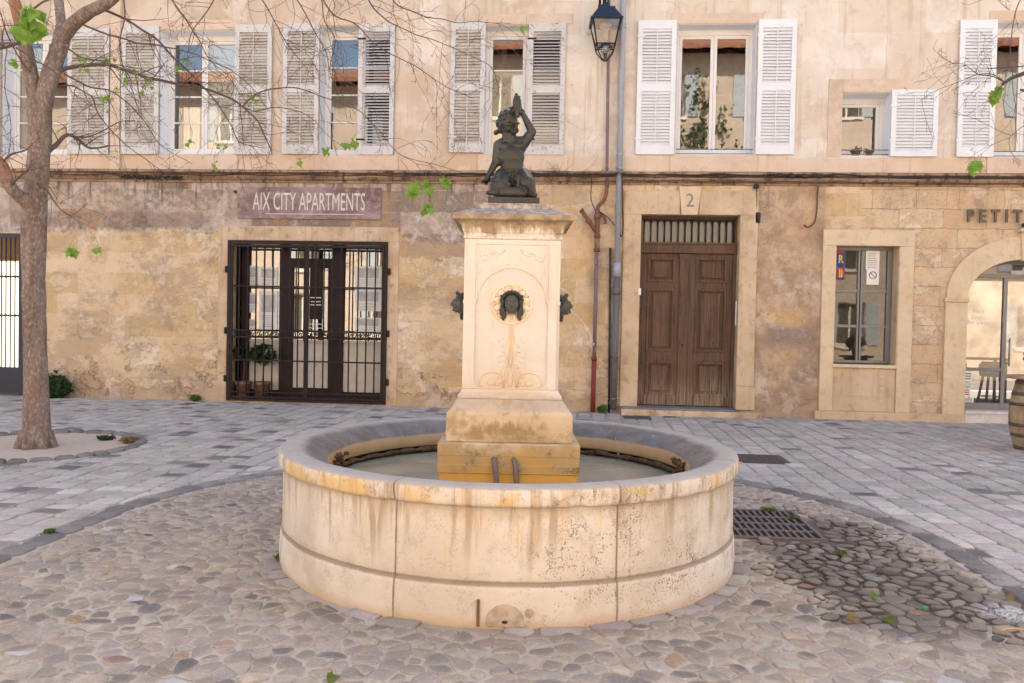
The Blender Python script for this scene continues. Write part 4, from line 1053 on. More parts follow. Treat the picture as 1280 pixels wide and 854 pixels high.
# ------------------------------------------------------------------ fountain
RZ = CYAW*.98
fo = thing('stone_fountain', 'round cream limestone fountain basin with square central pedestal and bronze mask spouts', 'fountain', (FC.x, FC.y, 0), RZ)
FM = WM[fo.name]
def fnode(m):
    """coordinates in the fountain's own frame"""
    o = m.n('TexCoord').outputs['Object']; return o
def mat_basin():
    m = Mat('basin_limestone'); p = fnode(m); x, y, z = m.xyz(p)
    ang = m.m('ARCTAN2', x, m.m('MULTIPLY', y, -1.0))
    av = m.comb(m.m('MULTIPLY', ang, 1.6), 0.0, z)
    n1 = m.noise(1.5, 5, .6, p); n2 = m.noise(6.5, 6, .7, p); n3 = m.noise(45, 4, .65, p)
    c = m.mix(m.ss(n1, .35, .65), (.59,.50,.405), (.67,.59,.495))
    c = m.mix(m.m('MULTIPLY', m.ss(n2, .5, .68), .4), c, (.65,.46,.30))
    # run-off streaks below the lip
    st = m.noise(1.0, 5, .65, m.vmul(av, (13, 1, 1.1)))
    fade = m.ss(m.m('ADD', z, m.m('MULTIPLY', m.m('SUBTRACT', m.noise(3, 3, .6, m.vmul(av, (4, 1, .2))), .5), .7)), .30, .62)
    c = m.mix(m.m('MULTIPLY', m.m('MULTIPLY', m.ss(st, .49, .62), fade), .7), c, (.33,.22,.13))
    gm2 = m.m('MULTIPLY', m.ss(m.noise(1.3, 8, .74, m.vmul(av, (1.5, 1, 1.0))), .50, .60), .45)
    c = m.mix(gm2, c, m.mix(n2, (.42,.33,.24), (.56,.46,.35)))
    st2 = m.noise(1.0, 3, .5, m.vmul(m.vadd(av, (3.3,0,0)), (16, 1, .7)))
    c = m.mix(m.m('MULTIPLY', m.m('MULTIPLY', m.ss(st2, .60, .68), m.ss(z, .2, .5)), .55), c, (.70,.42,.14))
    # dark lichen specks, thickest on the right of the front
    pa = m.m('MULTIPLY', m.ss(ang, -.1, .35), m.ss(m.noise(2.6, 4, .6, p), .40, .56))
    pit = m.ss(m.m('ADD', m.noise(95, 3, .65, p), m.m('MULTIPLY', m.noise(8, 6, .7, p), .75)), .95, 1.03)
    c = m.mix(m.m('MULTIPLY', m.m('MULTIPLY', pit, m.m('ADD', m.m('MULTIPLY', pa, .75), .2)), .95), c, (.19,.135,.09))
    gs = m.m('MULTIPLY', m.m('MULTIPLY', pa, m.ss(m.noise(7, 6, .75, m.vmul(av, (1, 1, .55))), .5, .66)), m.ss(z, .2, .4))
    c = m.mix(m.m('MULTIPLY', gs, .6), c, (.30,.22,.145))
    # ochre lichen on the lip
    lip = m.m('MULTIPLY', m.ss(z, .632, .645), m.ss(z, .742, .725))
    c = m.mix(m.m('MULTIPLY', m.m('MULTIPLY', lip, m.ss(m.noise(2.4, 4, .6, p), .48, .60)), .7), c, (.62,.385,.12))
    c = m.mix(m.m('MULTIPLY', m.m('MULTIPLY', lip, m.ss(m.noise(16, 5, .7, p), .54, .66)), .5), c, (.30,.18,.08))
    # weathered grey upper face, blue-grey wet hollow
    top = m.ss(m.m('ADD', z, m.m('MULTIPLY', m.m('SUBTRACT', n2, .5), .02)), .722, .738)
    c = m.mix(m.m('MULTIPLY', top, .92), c, m.mix(n2, (.28,.25,.225), (.44,.395,.35)))
    r = m.m('SQRT', m.m('ADD', m.m('MULTIPLY', x, x), m.m('MULTIPLY', y, y)))
    hol = m.ss(m.m('ADD', r, m.m('MULTIPLY', m.m('SUBTRACT', n1, .5), .14)), 1.475, 1.40)
    gc = m.mix(m.ss(n2, .35, .65), (.115,.102,.098), (.185,.167,.162))
    gc = m.mix(m.m('MULTIPLY', m.ss(m.noise(3, 5, .7, p), .52, .62), .5), gc, (.14,.155,.19))
    gc = m.mix(m.m('MULTIPLY', m.ss(m.noise(12, 5, .7, p), .6, .7), .5), gc, (.40,.37,.35))
    c = m.mix(hol, c, gc)
    tan = m.m('MULTIPLY', m.ss(r, 1.275, 1.262), m.ss(z, .52, .55))
    c = m.mix(tan, c, m.mix(n2, (.36,.23,.12), (.52,.36,.20)))
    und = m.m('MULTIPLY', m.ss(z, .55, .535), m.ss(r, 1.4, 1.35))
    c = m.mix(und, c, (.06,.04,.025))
    # dark joint and groove lines
    foot = m.ss(m.m('ADD', z, m.m('MULTIPLY', m.m('SUBTRACT', n2, .5), .12)), .07, .01)
    c = m.mix(m.m('MULTIPLY', foot, .55), c, (.56,.38,.24))
    gv = m.m('ABSOLUTE', m.m('SUBTRACT', z, m.m('ADD', .228, m.m('MULTIPLY', m.m('SUBTRACT', n2, .5), .012))))
    out = m.ss(r, 1.5, 1.52)
    c = m.mix(m.m('MULTIPLY', m.m('MULTIPLY', m.ss(gv, .020, .006), out), .7), c, (.19,.125,.075))
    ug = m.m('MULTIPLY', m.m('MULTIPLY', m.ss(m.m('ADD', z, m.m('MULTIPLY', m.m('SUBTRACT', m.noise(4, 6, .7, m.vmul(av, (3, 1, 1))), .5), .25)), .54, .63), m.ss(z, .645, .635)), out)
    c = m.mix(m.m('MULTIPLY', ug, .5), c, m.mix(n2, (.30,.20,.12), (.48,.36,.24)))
    # step at each block joint (every 45 degrees)
    fr_ = m.m('ABSOLUTE', m.m('SUBTRACT', m.m('FRACT', m.m('DIVIDE', ang, math.pi/4)), .5))
    jn = m.m('MULTIPLY', m.ss(m.m('ADD', fr_, m.m('MULTIPLY', m.m('SUBTRACT', n2, .5), .012)), .0065, .0028), m.ss(r, 1.40, 1.44))
    c = m.mix(m.m('MULTIPLY', jn, .7), c, (.27,.185,.12))
    h = m.m('ADD', m.m('MULTIPLY', n2, .6), m.m('MULTIPLY', n3, .25)); h = m.m('SUBTRACT', h, m.m('MULTIPLY', pit, .4))
    rg = m.m('SUBTRACT', .88, m.m('MULTIPLY', hol, .35))
    return m.bsdf(c, rg, m.bump(h, .45, .012), spec=.3)

def mat_ped(name, kind):
    m = Mat(name); p = fnode(m); x, y, z = m.xyz(p)
    n1 = m.noise(2.2, 5, .6, p); n2 = m.noise(9, 6, .7, p); n3 = m.noise(60, 4, .65, p)
    c = m.mix(m.ss(n1, .35, .65), (.61,.535,.455), (.66,.595,.525))
    c = m.mix(m.m('MULTIPLY', m.ss(n2, .52, .70), .4), c, (.58,.465,.35))
    c = m.mix(m.m('MULTIPLY', m.ss(m.noise(1.0, 6, .7, m.vmul(p, (9, 9, 1.3))), .52, .64), .3), c, (.50,.40,.29))
    if kind == 'shaft':
        # rust streak below the mask, ochre damp near the foot
        ax = m.m('ABSOLUTE', m.m('ADD', x, m.m('MULTIPLY', m.m('SUBTRACT', n2, .5), .03)))
        rs = m.m('MULTIPLY', m.ss(ax, .03, .008), m.m('MULTIPLY', m.ss(z, 1.62, 1.56), m.ss(z, 1.1, 1.5)))
        c = m.mix(m.m('MULTIPLY', rs, .6), c, (.62,.36,.16))
        lo = m.ss(m.m('ADD', z, m.m('ADD', m.m('MULTIPLY', m.m('SUBTRACT', n1, .5), .5), m.m('MULTIPLY', ax, .5))), 1.42, 1.12)
        c = m.mix(m.m('MULTIPLY', lo, .75), c, m.mix(n2, (.52,.37,.23), (.66,.50,.34)))
        gk = m.m('MULTIPLY', m.ss(z, 1.15, 1.10), m.ss(n2, .35, .6)); c = m.mix(m.m('MULTIPLY', gk, .7), c, (.42,.35,.29))
    if kind == 'cornice':
        st = m.noise(1.0, 5, .65, m.vmul(p, (16, 16, 2.2)))
        hi = m.ss(m.m('ADD', z, m.m('MULTIPLY', m.m('SUBTRACT', st, .5), .35)), 2.17, 2.25)
        c = m.mix(m.m('MULTIPLY', hi, .9), c, m.mix(m.ss(n2, .35, .65), (.16,.11,.06), (.40,.285,.155)))
        c = m.mix(m.m('MULTIPLY', m.ss(m.noise(30, 5, .7, p), .5, .66), .5), c, (.34,.22,.11))
        tp = m.ss(z, 2.318, 2.33); c = m.mix(tp, c, m.mix(m.ss(m.noise(22, 6, .75, p), .38, .66), (.20,.16,.14), (.46,.40,.35)))
    if kind == 'base':
        c = m.mix(m.ss(n1, .3, .7), (.50,.37,.23), (.60,.47,.32))
        c = m.mix(m.m('MULTIPLY', m.ss(m.noise(4, 7, .72, p), .46, .58), .75), c, (.34,.23,.115))
        ms = m.m('MULTIPLY', m.m('MULTIPLY', m.ss(m.m('ABSOLUTE', m.m('ADD', x, m.m('MULTIPLY', m.m('SUBTRACT', n1, .5), .5))), .30, .14), m.ss(z, .80, .83)), m.ss(m.m('ADD', z, m.m('MULTIPLY', m.m('SUBTRACT', m.noise(26, 4, .6, m.vmul(p, (1, 1, .35))), .5), .18)), .955, .90))
        c = m.mix(m.m('MULTIPLY', m.m('MULTIPLY', ms, m.ss(n2, .30, .58)), .85), c, m.mix(n2, (.17,.105,.035), (.36,.25,.10)))
        low = m.ss(m.m('ADD', z, m.m('MULTIPLY', m.m('SUBTRACT', n1, .5), .25)), .82, .72)
        c = m.mix(m.m('MULTIPLY', low, .85), c, m.mix(m.ss(m.noise(5, 6, .72, p), .42, .60), (.50,.29,.08), (.38,.27,.15)))
        c = m.mix(m.m('MULTIPLY', m.m('MULTIPLY', low, m.ss(m.noise(5, 8, .75, p), .54, .62)), .85), c, (.20,.135,.05))
        wl = m.ss(z, .615, .605); c = m.mix(m.m('MULTIPLY', wl, .8), c, (.66,.36,.08))
        gk = m.m('MULTIPLY', m.ss(z, 1.0, 1.02), m.ss(n2, .3, .6)); c = m.mix(m.m('MULTIPLY', gk, .75), c, (.40,.335,.29))
    h = m.m('ADD', m.m('MULTIPLY', n2, .5), m.m('MULTIPLY', n3, .25))
    return m.bsdf(c, .9, m.bump(h, .35, .01), spec=.25)
M_basin = mat_basin(); M_shaft = mat_ped('pedestal_limestone', 'shaft'); M_corn = mat_ped('stained_cornice_limestone', 'cornice'); M_base = mat_ped('ochre_stained_limestone', 'base')

# basin: one lathe with block joints, chips and a groove
def J(a):  # distance to the nearest block joint (radians); joints at 22.5 + k*45 degrees from the front
    f = (a+math.pi/2)/(math.pi/4)
    return abs((f % 1.0)-.5)*(math.pi/4)
prof = [(1.560,-.03),(1.572,.0),(1.576,.06),(1.574,.12),(1.570,.19),(1.566,.217),(1.553,.226),(1.552,.231),(1.557,.240),(1.556,.30),(1.557,.38),(1.556,.46),(1.557,.54),(1.556,.60),(1.556,.628),(1.566,.636),(1.583,.641),(1.587,.66),(1.588,.69),(1.586,.722),(1.580,.735),(1.568,.742),(1.52,.7445),(1.48,.7435),(1.44,.738),(1.40,.724),(1.36,.705),(1.32,.682),(1.29,.660),(1.272,.645),(1.262,.630),(1.258,.59),(1.258,.552),(1.27,.540),(1.31,.530),(1.33,.46),(1.33,.40)]
def jit(r, z, a):
    px, py = math.cos(a)*r, math.sin(a)*r
    d = mnoise.noise((px*3, py*3, z*3))*.004 + mnoise.noise((px*14, py*14, z*14))*.0018
    if .63 < z < .75 and r > 1.5: 
        ch = max(0, mnoise.noise((px*9, py*9, z*6+4))-.28)*.05; d -= ch
    j = J(a)
    if r > 1.42 and j < .0032 and z > 0: d -= .008
    return r+d, z+mnoise.noise((px*4, py*4, 7))*.003
angs = set()
N = 300
for i in range(N): angs.add(round(2*math.pi*i/N, 6))
for k in range(8):
    a0 = -math.pi/2+math.pi/8+k*math.pi/4
    for d in (-.0034, -.002, 0, .002, .0034): angs.add(round((a0+d) % (2*math.pi), 6))
angs = sorted(angs)
mb = MB(); mb.smooth = True; rings = []
for a in angs:
    rings.append(mb.add([(lambda q: (q[0]*math.cos(a), q[0]*math.sin(a), q[1]))(jit(r, z, a)) for r, z in prof]))
for i in range(len(rings)):
    A, B = rings[i], rings[(i+1) % len(rings)]
    for j in range(len(prof)-1): mb.face((A+j, B+j, B+j+1, A+j+1))
mb.build('basin', M_basin, fo, local=True)
# crust of lime and moss along the water line
mb = MB(); pts = []; rad = []
for i in range(260):
    a = 2*math.pi*i/260; nz = mnoise.noise((math.cos(a)*9, math.sin(a)*9, 1)); n2_ = mnoise.noise((math.cos(a)*30, math.sin(a)*30, 2))
    pts.append((math.cos(a)*(1.262+n2_*.006), math.sin(a)*(1.262+n2_*.006), .515+nz*.012)); rad.append(max(.008, .019+nz*.012+n2_*.012))
mb.tube(pts, rad, 8, close=True)
for ang0 in (R(176), R(3)):
    for i in range(60):
        a = ang0+rnd.gauss(0, .045); q = rnd.uniform(.008, .024)
        mb.ellipsoid((math.cos(a)*(1.262-rnd.uniform(0, .03)), math.sin(a)*(1.262-rnd.uniform(0, .03)), .53+rnd.uniform(-.03, .09)), (q, q, q*.7), 7, 5)
mb.build('mineral_crust', simple('mineral_crust_brown', (.085,.05,.03), .95, var=.6, scale=20, bump=.5), fo, local=True)
# water
mb = MB(); n = 64; c0 = mb.add([(0, 0, .488)]); r0 = mb.add([(1.325*math.cos(2*math.pi*i/n), 1.325*math.sin(2*math.pi*i/n), .488) for i in range(n)])
for i in range(n): mb.face((c0, r0+i, r0+(i+1) % n))
mw = Mat('basin_water'); nz = mw.noise(7, 4, .6); nn = mw.noise(2.2, 4, .6)
mwm = mw.bsdf(mw.mix(mw.ss(nn, .35, .65), (.25,.25,.20), (.36,.33,.25)), .05, mw.bump(nz, .25, .012), spec=.5)
mb.v = [tuple(FM @ Vector(v)) for v in mb.v]
wa = mb.build('water', mwm, kind='structure')

# drain hatch low on the front
mb = MB(); yF = -1.582
def hatch(mb, w, h, y0, y1):
    pts = [(-w, .012), (w, .012)]+[(w*math.cos(math.pi*i/16), .012+(h-.012)*(.25+.75*math.sin(math.pi*i/16)) if 0 < i < 16 else .012+(h-.012)*.25) for i in range(17)]
    mb.prism(pts, y0, y1)
hatch(mb, .098, .128, -1.588, -1.55)
mh = simple('grey_hatch_stone', (.42,.33,.24), .95, var=.3, scale=12, bump=.4)
ht = mb.build('drain_hatch', mh, fo, local=True, bevel=.006)
mb = MB(); mb.box(-.012, .012, -1.594, -1.587, .035, .048); mb.ellipsoid((.0, -1.59, .04), (.016, .004, .009), 8, 5); mb.build('weep_hole', M_cable, ht, local=True)
mb = MB(); mb.tube([(.128, -1.574, .085), (.128, -1.584, .085)], .022, 14); mb.tube([(.128, -1.584, .085), (.128, -1.589, .085)], .012, 12); mb.build('bolt', mh, ht, local=True)
mb = MB(); mb.box(-.148, -.132, -1.578, -1.55, .01, .15); mb.build('joint_strip', simple('rusty_strip', (.17,.09,.05), .9), fo, local=True)

# pedestal
def sq(mb, prof, n=1, dx=0):
    """square lathe: prof = (half width, z)"""
    rr = []
    for h, z in prof: rr.append(mb.add([(-h, -h, z), (h, -h, z), (h, h, z), (-h, h, z)]))
    for a, b in zip(rr, rr[1:]):
        for j in range(4): q = (j+1) % 4; mb.face((a+j, a+q, b+q, b+j))
    mb.face([rr[0]+j for j in (3,2,1,0)]); mb.face([rr[-1]+j for j in range(4)])
mb = MB(); sq(mb, [(.458,.38),(.458,.60),(.470,.604),(.470,.658),(.467,.662),(.467,.716),(.470,.72),(.470,.795),(.463,.803)]); mb.build('lower_step', M_base, fo, local=True, bevel=.008)
mb = MB(); sq(mb, [(.420,.8035),(.421,.85),(.421,.985),(.414,1.0),(.40,1.012),(.385,1.03),(.370,1.055),(.358,1.075),(.352,1.085)]); mb.build('plinth_block', M_base, fo, local=True, bevel=.007)
mb = MB(); S = .306
sq(mb, [(.350,1.0852),(.352,1.10),(.345,1.118),(.330,1.128),(.328,1.140),(.325,1.150),(S,1.151),(S,2.16)]); 
core = mb.build('shaft', M_shaft, fo, local=True, bevel=.004)
# raised pilaster strips, impost bands, spandrels with an arched panel, on all four sides
for k in range(4):
    Mk = Matrix.Rotation(k*math.pi/2, 4, 'Z'); f0, f1 = -.3245, -S+.001
    mb = MB(); zi = 1.738; ra = .232; zc = 1.735
    for s_ in (-1, 1):
        a, b = sorted((s_*.3245, s_*.247)); 
        if s_ > 0: b -= .0008
        mb.box(a, b, f0, f1, 1.1515, zi-.003, Mk); mb.box(a, b, f0+.0035, f1, zi+.003, 2.1595, Mk)
        a2, b2 = sorted((s_*.327, s_*.240)); mb.box(a2, b2, f0-.004, f1, zi-.012, zi+.010, Mk)
    ar = [(-ra*math.cos(math.pi*i/24), zc+ra*math.sin(math.pi*i/24)) for i in range(25)]
    for i in range(24):
        a, b = ar[i], ar[i+1]; mb.prism([a, b, (b[0], 2.125), (a[0], 2.125)], f0+.010, f1, Mk)
    for s_ in (-1, 1):
        a, b = sorted((s_*.2465, s_*.2325)); mb.box(a, b, f0+.010, f1, zc, 2.125, Mk)
    mb.box(-.2465, .2465, f0+.004, f1, 2.1255, 2.1592, Mk)
    # rounded feet of the recess
    for s_ in (-1, 1):
        pts = [(s_*.2468, 1.1515), (s_*.18, 1.1515)] + [(s_*(.18+.0668*math.sin(math.pi/2*i/8)), 1.1515+.075*(1-math.cos(math.pi/2*i/8))) for i in range(1, 9)]
        if s_ > 0: pass
        else: pts = pts
        mb.prism(pts if s_ < 0 else pts[::-1], f0+.004, f1, Mk)
    mb.build('panel_relief', M_shaft, core, local=True, bevel=.004)
# low relief on the front: roses in the spandrels, leafy baluster at the foot
mb = MB(); yf = -.3135
def rose(cx, cz, r):
    for i in range(7):
        a = 2*math.pi*i/7; mb.ellipsoid((cx+r*.62*math.cos(a), yf, cz+r*.62*math.sin(a)), (r*.42, .007, r*.42), 8, 6)
    mb.ellipsoid((cx, yf, cz), (r*.4, .011, r*.4), 8, 6)
rose(-.185, 2.045, .036); mb.build('carved_rose', M_shaft, core, local=True); mb = MB(); rose(.185, 2.045, .038); mb.build('carved_rose', M_shaft, core, local=True); mb = MB()
for s_ in (-1, 1):
    mb.tube([(s_*.145, yf, 2.06), (s_*.115, yf, 2.075), (s_*.085, yf, 2.06), (s_*.055, yf, 2.08)], [.006, .008, .007, .004], 6)
    mb.ellipsoid((s_*.105, yf, 2.055), (.02, .007, .010), 8, 5, Matrix.Rotation(s_*.5, 3, 'Y')); mb.ellipsoid((s_*.06, yf, 2.09), (.014, .006, .008), 8, 5)
    mb.ellipsoid((s_*.225, yf, 1.95), (.010, .006, .03), 8, 5); mb.ellipsoid((s_*.028, yf, 1.995), (.009, .006, .006), 8, 5)
    mb.build('carved_spray', M_shaft, core, local=True); mb = MB()
yb = -.3055
for s_ in (-1, 1):
    pts = []
    for i in range(15):
        a = math.pi*(1.02-1.15*i/14); pts.append((s_*(.125+.085*math.cos(a)), yb, 1.205+.06*math.sin(a)))
    mb.tube(pts, [.008]*14+[.004], 6)
    mb.tube([(s_*.045, yb, 1.16), (s_*.05, yb, 1.25), (s_*.02, yb, 1.33), (s_*.045, yb, 1.42), (s_*.02, yb, 1.5)], [.010, .012, .008, .006, .003], 6)
    for i in range(9):
        q = 1.2+.035*i; mb.ellipsoid((s_*(.06+.018*math.sin(i*1.7)), yb, q), (.020, .006, .010), 8, 5, Matrix.Rotation(s_*(.6+.2*math.sin(i)), 3, 'Y'))
    for (px_, pz_, r_) in ((.13, 1.19, .03), (.20, 1.175, .016), (.085, 1.18, .018)): mb.ellipsoid((s_*px_, yb, pz_), (r_, .008, r_*.7), 10, 6)
    mb.build('carved_scroll', M_shaft, core, local=True); mb = MB()
mb.ellipsoid((0, yb, 1.22), (.022, .014, .06), 10, 8); mb.ellipsoid((0, yb, 1.36), (.013, .010, .07), 8, 8)
mb.build('carved_relief', M_shaft, core, local=True)
# medallion
mb = MB(); zm = 1.727; ym = -S-.002
mb.tube([(.132*math.cos(2*math.pi*i/40), ym, zm+.132*math.sin(2*math.pi*i/40)) for i in range(40)], .010, 8, close=True)
for i in range(12):
    a = 2*math.pi*i/12+.26; mb.ellipsoid((.098*math.cos(a), ym, zm+.098*math.sin(a)), (.030, .009, .021), 10, 6, Matrix.Rotation(-a, 3, 'Y'))
    a += .26; mb.ellipsoid((.116*math.cos(a), ym, zm+.116*math.sin(a)), (.012, .006, .010), 8, 5)
mb.build('medallion', mat_trim('medallion_limestone', (.72,.55,.38), (.80,.65,.48), (.5,.28,.14), .5), fo, local=True)
# cornice: cyma, fillets, sloped weathering, top slab
mb = MB(); cp = [(.3255,2.1602),(.332,2.165),(.332,2.178),(.326,2.183),(.328,2.197),(.338,2.206),(.338,2.216)]
for i in range(9):
    u = i/8; cp.append((.340+.056*(1-math.cos(math.pi/2*u)), 2.220+.062*math.sin(math.pi/2*u*.98)))
cp += [(.404,2.290),(.405,2.316),(.400,2.322),(.30,2.362),(.268,2.376),(.268,2.408),(.262,2.413)]
sq(mb, cp); 
# many cross divisions so the weathered edge is not perfectly straight
co = mb.build('cornice', M_corn, fo, local=True, bevel=.005)
# two iron overflow pipes on the lower step
mb = MB()
for xx in (-.088, .045):
    mb.tube([(xx-.012, -.455, .70), (xx-.006, -.488, .695), (xx, -.502, .66), (xx+.012, -.508, .55), (xx+.016, -.51, .45)], [.017, .018, .018, .018, .017], 10)
    o = mb.build('overflow_pipe', mat_metal('limed_iron', (.20,.15,.12), (.34,.27,.21), .6, .7) if xx < 0 else bpy.data.materials['limed_iron'], fo, local=True); mb = MB()

# bronze masks
def mask_mesh(face):
    m = MB(); hair = MB()
    m.ellipsoid((0, -.040, .0), (.047, .050, .068), 16, 12)             # face
    m.ellipsoid((0, -.070, -.042), (.024, .020, .020), 12, 8)           # chin
    m.capsule((0, -.088, .020), (0, -.101, -.004), .008, .0135)          # nose
    for s_ in (-1, 1):
        m.capsule((s_*.008, -.089, .029), (s_*.036, -.072, .026), .0085, .007)   # brow
        m.ellipsoid((s_*.019, -.081, .011), (.0085, .006, .005), 8, 6)
        m.ellipsoid((s_*.027, -.073, -.012), (.015, .014, .013), 10, 8)
        m.capsule((s_*.006, -.092, -.018), (s_*.022, -.084, -.030), .006, .005)
        # long locks beside the cheeks
        for q in range(4):
            hair.capsule((s_*(.050+.004*q), -.030+.004*q, .045-.022*q), (s_*(.060+.003*q), -.026, .005-.024*q), .015, .014)
        hair.capsule((s_*.060, -.026, -.03), (s_*.056, -.030, -.104), .018, .010)
        hair.capsule((s_*.050, -.034, -.045), (s_*.042, -.036, -.092), .012, .007)
        for q in range(5): hair.ellipsoid((s_*(.068+.004*math.sin(q*2)), -.03, .05-.024*q), (.011, .013, .012), 8, 6)
    for i in range(9):
        a = math.pi*i/8; hair.ellipsoid((.052*math.cos(a), -.042-.022*math.sin(a), .042+.036*math.sin(a)), (.015, .016, .014), 8, 6)
    hair.ellipsoid((0, -.02, .05), (.055, .04, .034), 10, 8)
    ring_ = [(.0115*math.cos(2*math.pi*i/12), -.0905, -.031+.0095*math.sin(2*math.pi*i/12)) for i in range(12)]
    m.tube(ring_, .0050, 6, close=True)
    return remesh(m if face else hair, .0030, 1)
mk = mask_mesh(False); mkf = mask_mesh(True)
M_face = mat_metal('face_lit_bronze', (.085,.08,.07), (.15,.145,.125), .5, .45, .1)  # lighter than the hair: reflected light on the face put into the colour
mouth = MB(); mouth.ellipsoid((0, -.0905, -.031), (.0095, .004, .008), 10, 6)
MSK = None
for k in range(4):
    a = k*math.pi/2; off = -(S+.0) if k in (0, 2) else -.325
    Mk = Matrix.Rotation(a, 4, 'Z') @ Matrix.Translation((0, off, zm))
    b = MB(); b.v = [tuple(Mk @ Vector(v)) for v in mk.v]; b.smooth = True
    for f in mk.f: b.face(f)
    mo = b.build('bronze_mask', M_bronze, fo, local=True)
    b = MB(); b.v = [tuple(Mk @ Vector(v)) for v in mouth.v]; b.smooth = True
    for f in mouth.f: b.face(f)
    b.build('mouth', M_cable, mo, local=True)
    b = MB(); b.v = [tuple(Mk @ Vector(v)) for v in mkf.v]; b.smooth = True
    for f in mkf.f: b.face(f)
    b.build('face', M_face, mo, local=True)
    if k == 1 or k == 3:
        b = MB(); b.tube([Mk @ Vector((0, -.07, -.036)), Mk @ Vector((0, -.098, -.045))], .008, 8); b.build('spout', M_bronze, mo, local=True)

# thin jet from the side spout, breaking into drops
mb = MB(); p0 = Matrix.Rotation(math.pi/2, 4, 'Z') @ Vector((0, -.425, zm-.045)); vx, vy0 = 1.02, 0.0
for i in range(120):
    t = i/119*.49
    q = Vector((p0.x+vx*t*.80, p0.y-.10*t, p0.z-.15*t-4.9*t*t*1.0))
    if q.z < .49: break
    if (i % 3 == 2 and i > 12) or (i > 50 and i % 2): continue
    rr = .0026 if i < 20 else rnd.uniform(.0018, .0042)
    jx = 0 if i < 25 else rnd.uniform(-.004, .004)
    mb.ellipsoid(FM @ Vector((q.x+jx, q.y, q.z)), (rr, rr, rr*(3.0 if i < 40 else 1.9)), 6, 5)
mj = Mat('falling_water'); mjm = mj.bsdf((.85,.88,.9), .12, spec=.6, Transmission_Weight=.6, IOR=1.33)
tag(mb.build('water_jet', mjm), 'thin arc of water drops falling from the side mask into the basin', 'water jet')

# ------------------------------------------------------------------ bronze statue on the pedestal
Z0 = 2.4135
P0 = FM @ Vector((0, 0, Z0))
stt = thing('bronze_statue', 'dark bronze statue of a kneeling child raising a shell, on top of the pedestal', 'statue', tuple(P0), RZ)
mb = MB(); mb.box(-.178, .178, -.17, .17, 0, .056); mb.build('plinth', M_bronze, stt, local=True, bevel=.004)
ZP = .056
m = MB()
def V(x, y, z): return (x, y, z+ZP)
def cap(a, b, ra, rb): m.capsule(V(*a), V(*b), ra, rb, 12)
def ell(c, r, M=None): m.ellipsoid(V(*c), r, 14, 10, M)
# torso
ell((-.020, .02, .165), (.098, .085, .075)); cap((-.016, .012, .20), (-.022, .004, .31), .082, .085); ell((-.014, -.020, .245), (.072, .066, .085))
cap((-.022, .006, .31), (-.028, .012, .375), .088, .070); ell((-.028, .010, .372), (.110, .062, .055)); ell((-.072, -.030, .372), (.048, .036, .034)); ell((.022, -.030, .380), (.048, .036, .034)); ell((-.025, -.012, .31), (.096, .072, .09))
cap((-.092, .005, .400), (.042, .005, .416), .044, .046)
cap((-.035, .005, .41), (-.046, -.005, .478), .056, .050)
# head: tilted back, turned to its left
HM = Matrix.Rotation(R(42), 3, 'Z') @ Matrix.Rotation(R(18), 3, 'X')
hc = Vector((-.050, -.012, .537))
def hp(x, y, z): v = HM @ (Vector((x, y, z))*1.1); return (hc.x+v.x, hc.y+v.y, hc.z+v.z)
m.ellipsoid(V(*hp(0, .006, .012)), (.066, .074, .074), 16, 12, HM)
m.ellipsoid(V(*hp(0, -.022, -.030)), (.048, .050, .048), 14, 10, HM)
m.ellipsoid(V(*hp(0, -.052, -.056)), (.020, .018, .017), 10, 8, HM)
cap(hp(0, -.070, .012), hp(0, -.088, -.016), .008, .0125)
for s_ in (-1, 1):
    cap(hp(s_*.010, -.068, .022), hp(s_*.042, -.055, .020), .009, .007)
    m.ellipsoid(V(*hp(s_*.023, -.063, .004)), (.011, .008, .007), 8, 6, HM)
    m.ellipsoid(V(*hp(s_*.032, -.048, -.026)), (.025, .022, .023), 10, 8, HM)
    m.ellipsoid(V(*hp(s_*.064, .004, -.008)), (.010, .016, .021), 8, 6, HM)
cap(hp(-.013, -.071, -.036), hp(.013, -.071, -.036), .0065, .0065); cap(hp(-.010, -.068, -.046), hp(.010, -.068, -.046), .0065, .0065)
for i in range(90):
    a, b = rnd.uniform(0, 2*math.pi), rnd.uniform(.05, 1.75)
    d = Vector((math.sin(b)*math.cos(a), math.sin(b)*math.sin(a), math.cos(b)))
    if d.y < -.35 and d.z < .72: continue
    q = rnd.uniform(.012, .018)
    m.ellipsoid(V(*hp(d.x*.062, .008+d.y*.072, .014+d.z*.072)), (q, q, q*.8), 7, 5)
for i in range(8):
    m.ellipsoid(V(*hp(-.044+rnd.uniform(-.012, .010), .026+rnd.uniform(-.02, .02), -.008-.009*i+rnd.uniform(-.006, .006))), (.021, .022, .018), 7, 5)
# arm on the viewer's left, lowered and held out
cap((-.116, .0, .388), (-.132, .010, .275), .040, .031); cap((-.132, .010, .275), (-.180, -.02, .178), .031, .019); ell((-.128, .01, .275), (.036, .034, .036))
ell((-.190, -.028, .152), (.024, .017, .022), Matrix.Rotation(R(40), 3, 'Y'))
for k in range(4): cap((-.196+.006*k, -.040+.011*k, .146-.002*k), (-.226+.010*k, -.044+.013*k, .128-.004*k), .0075, .006); cap((-.226+.010*k, -.044+.013*k, .128-.004*k), (-.236+.012*k, -.04+.013*k, .114-.002*k), .006, .005)
cap((-.180, -.045, .150), (-.196, -.060, .130), .0075, .006)
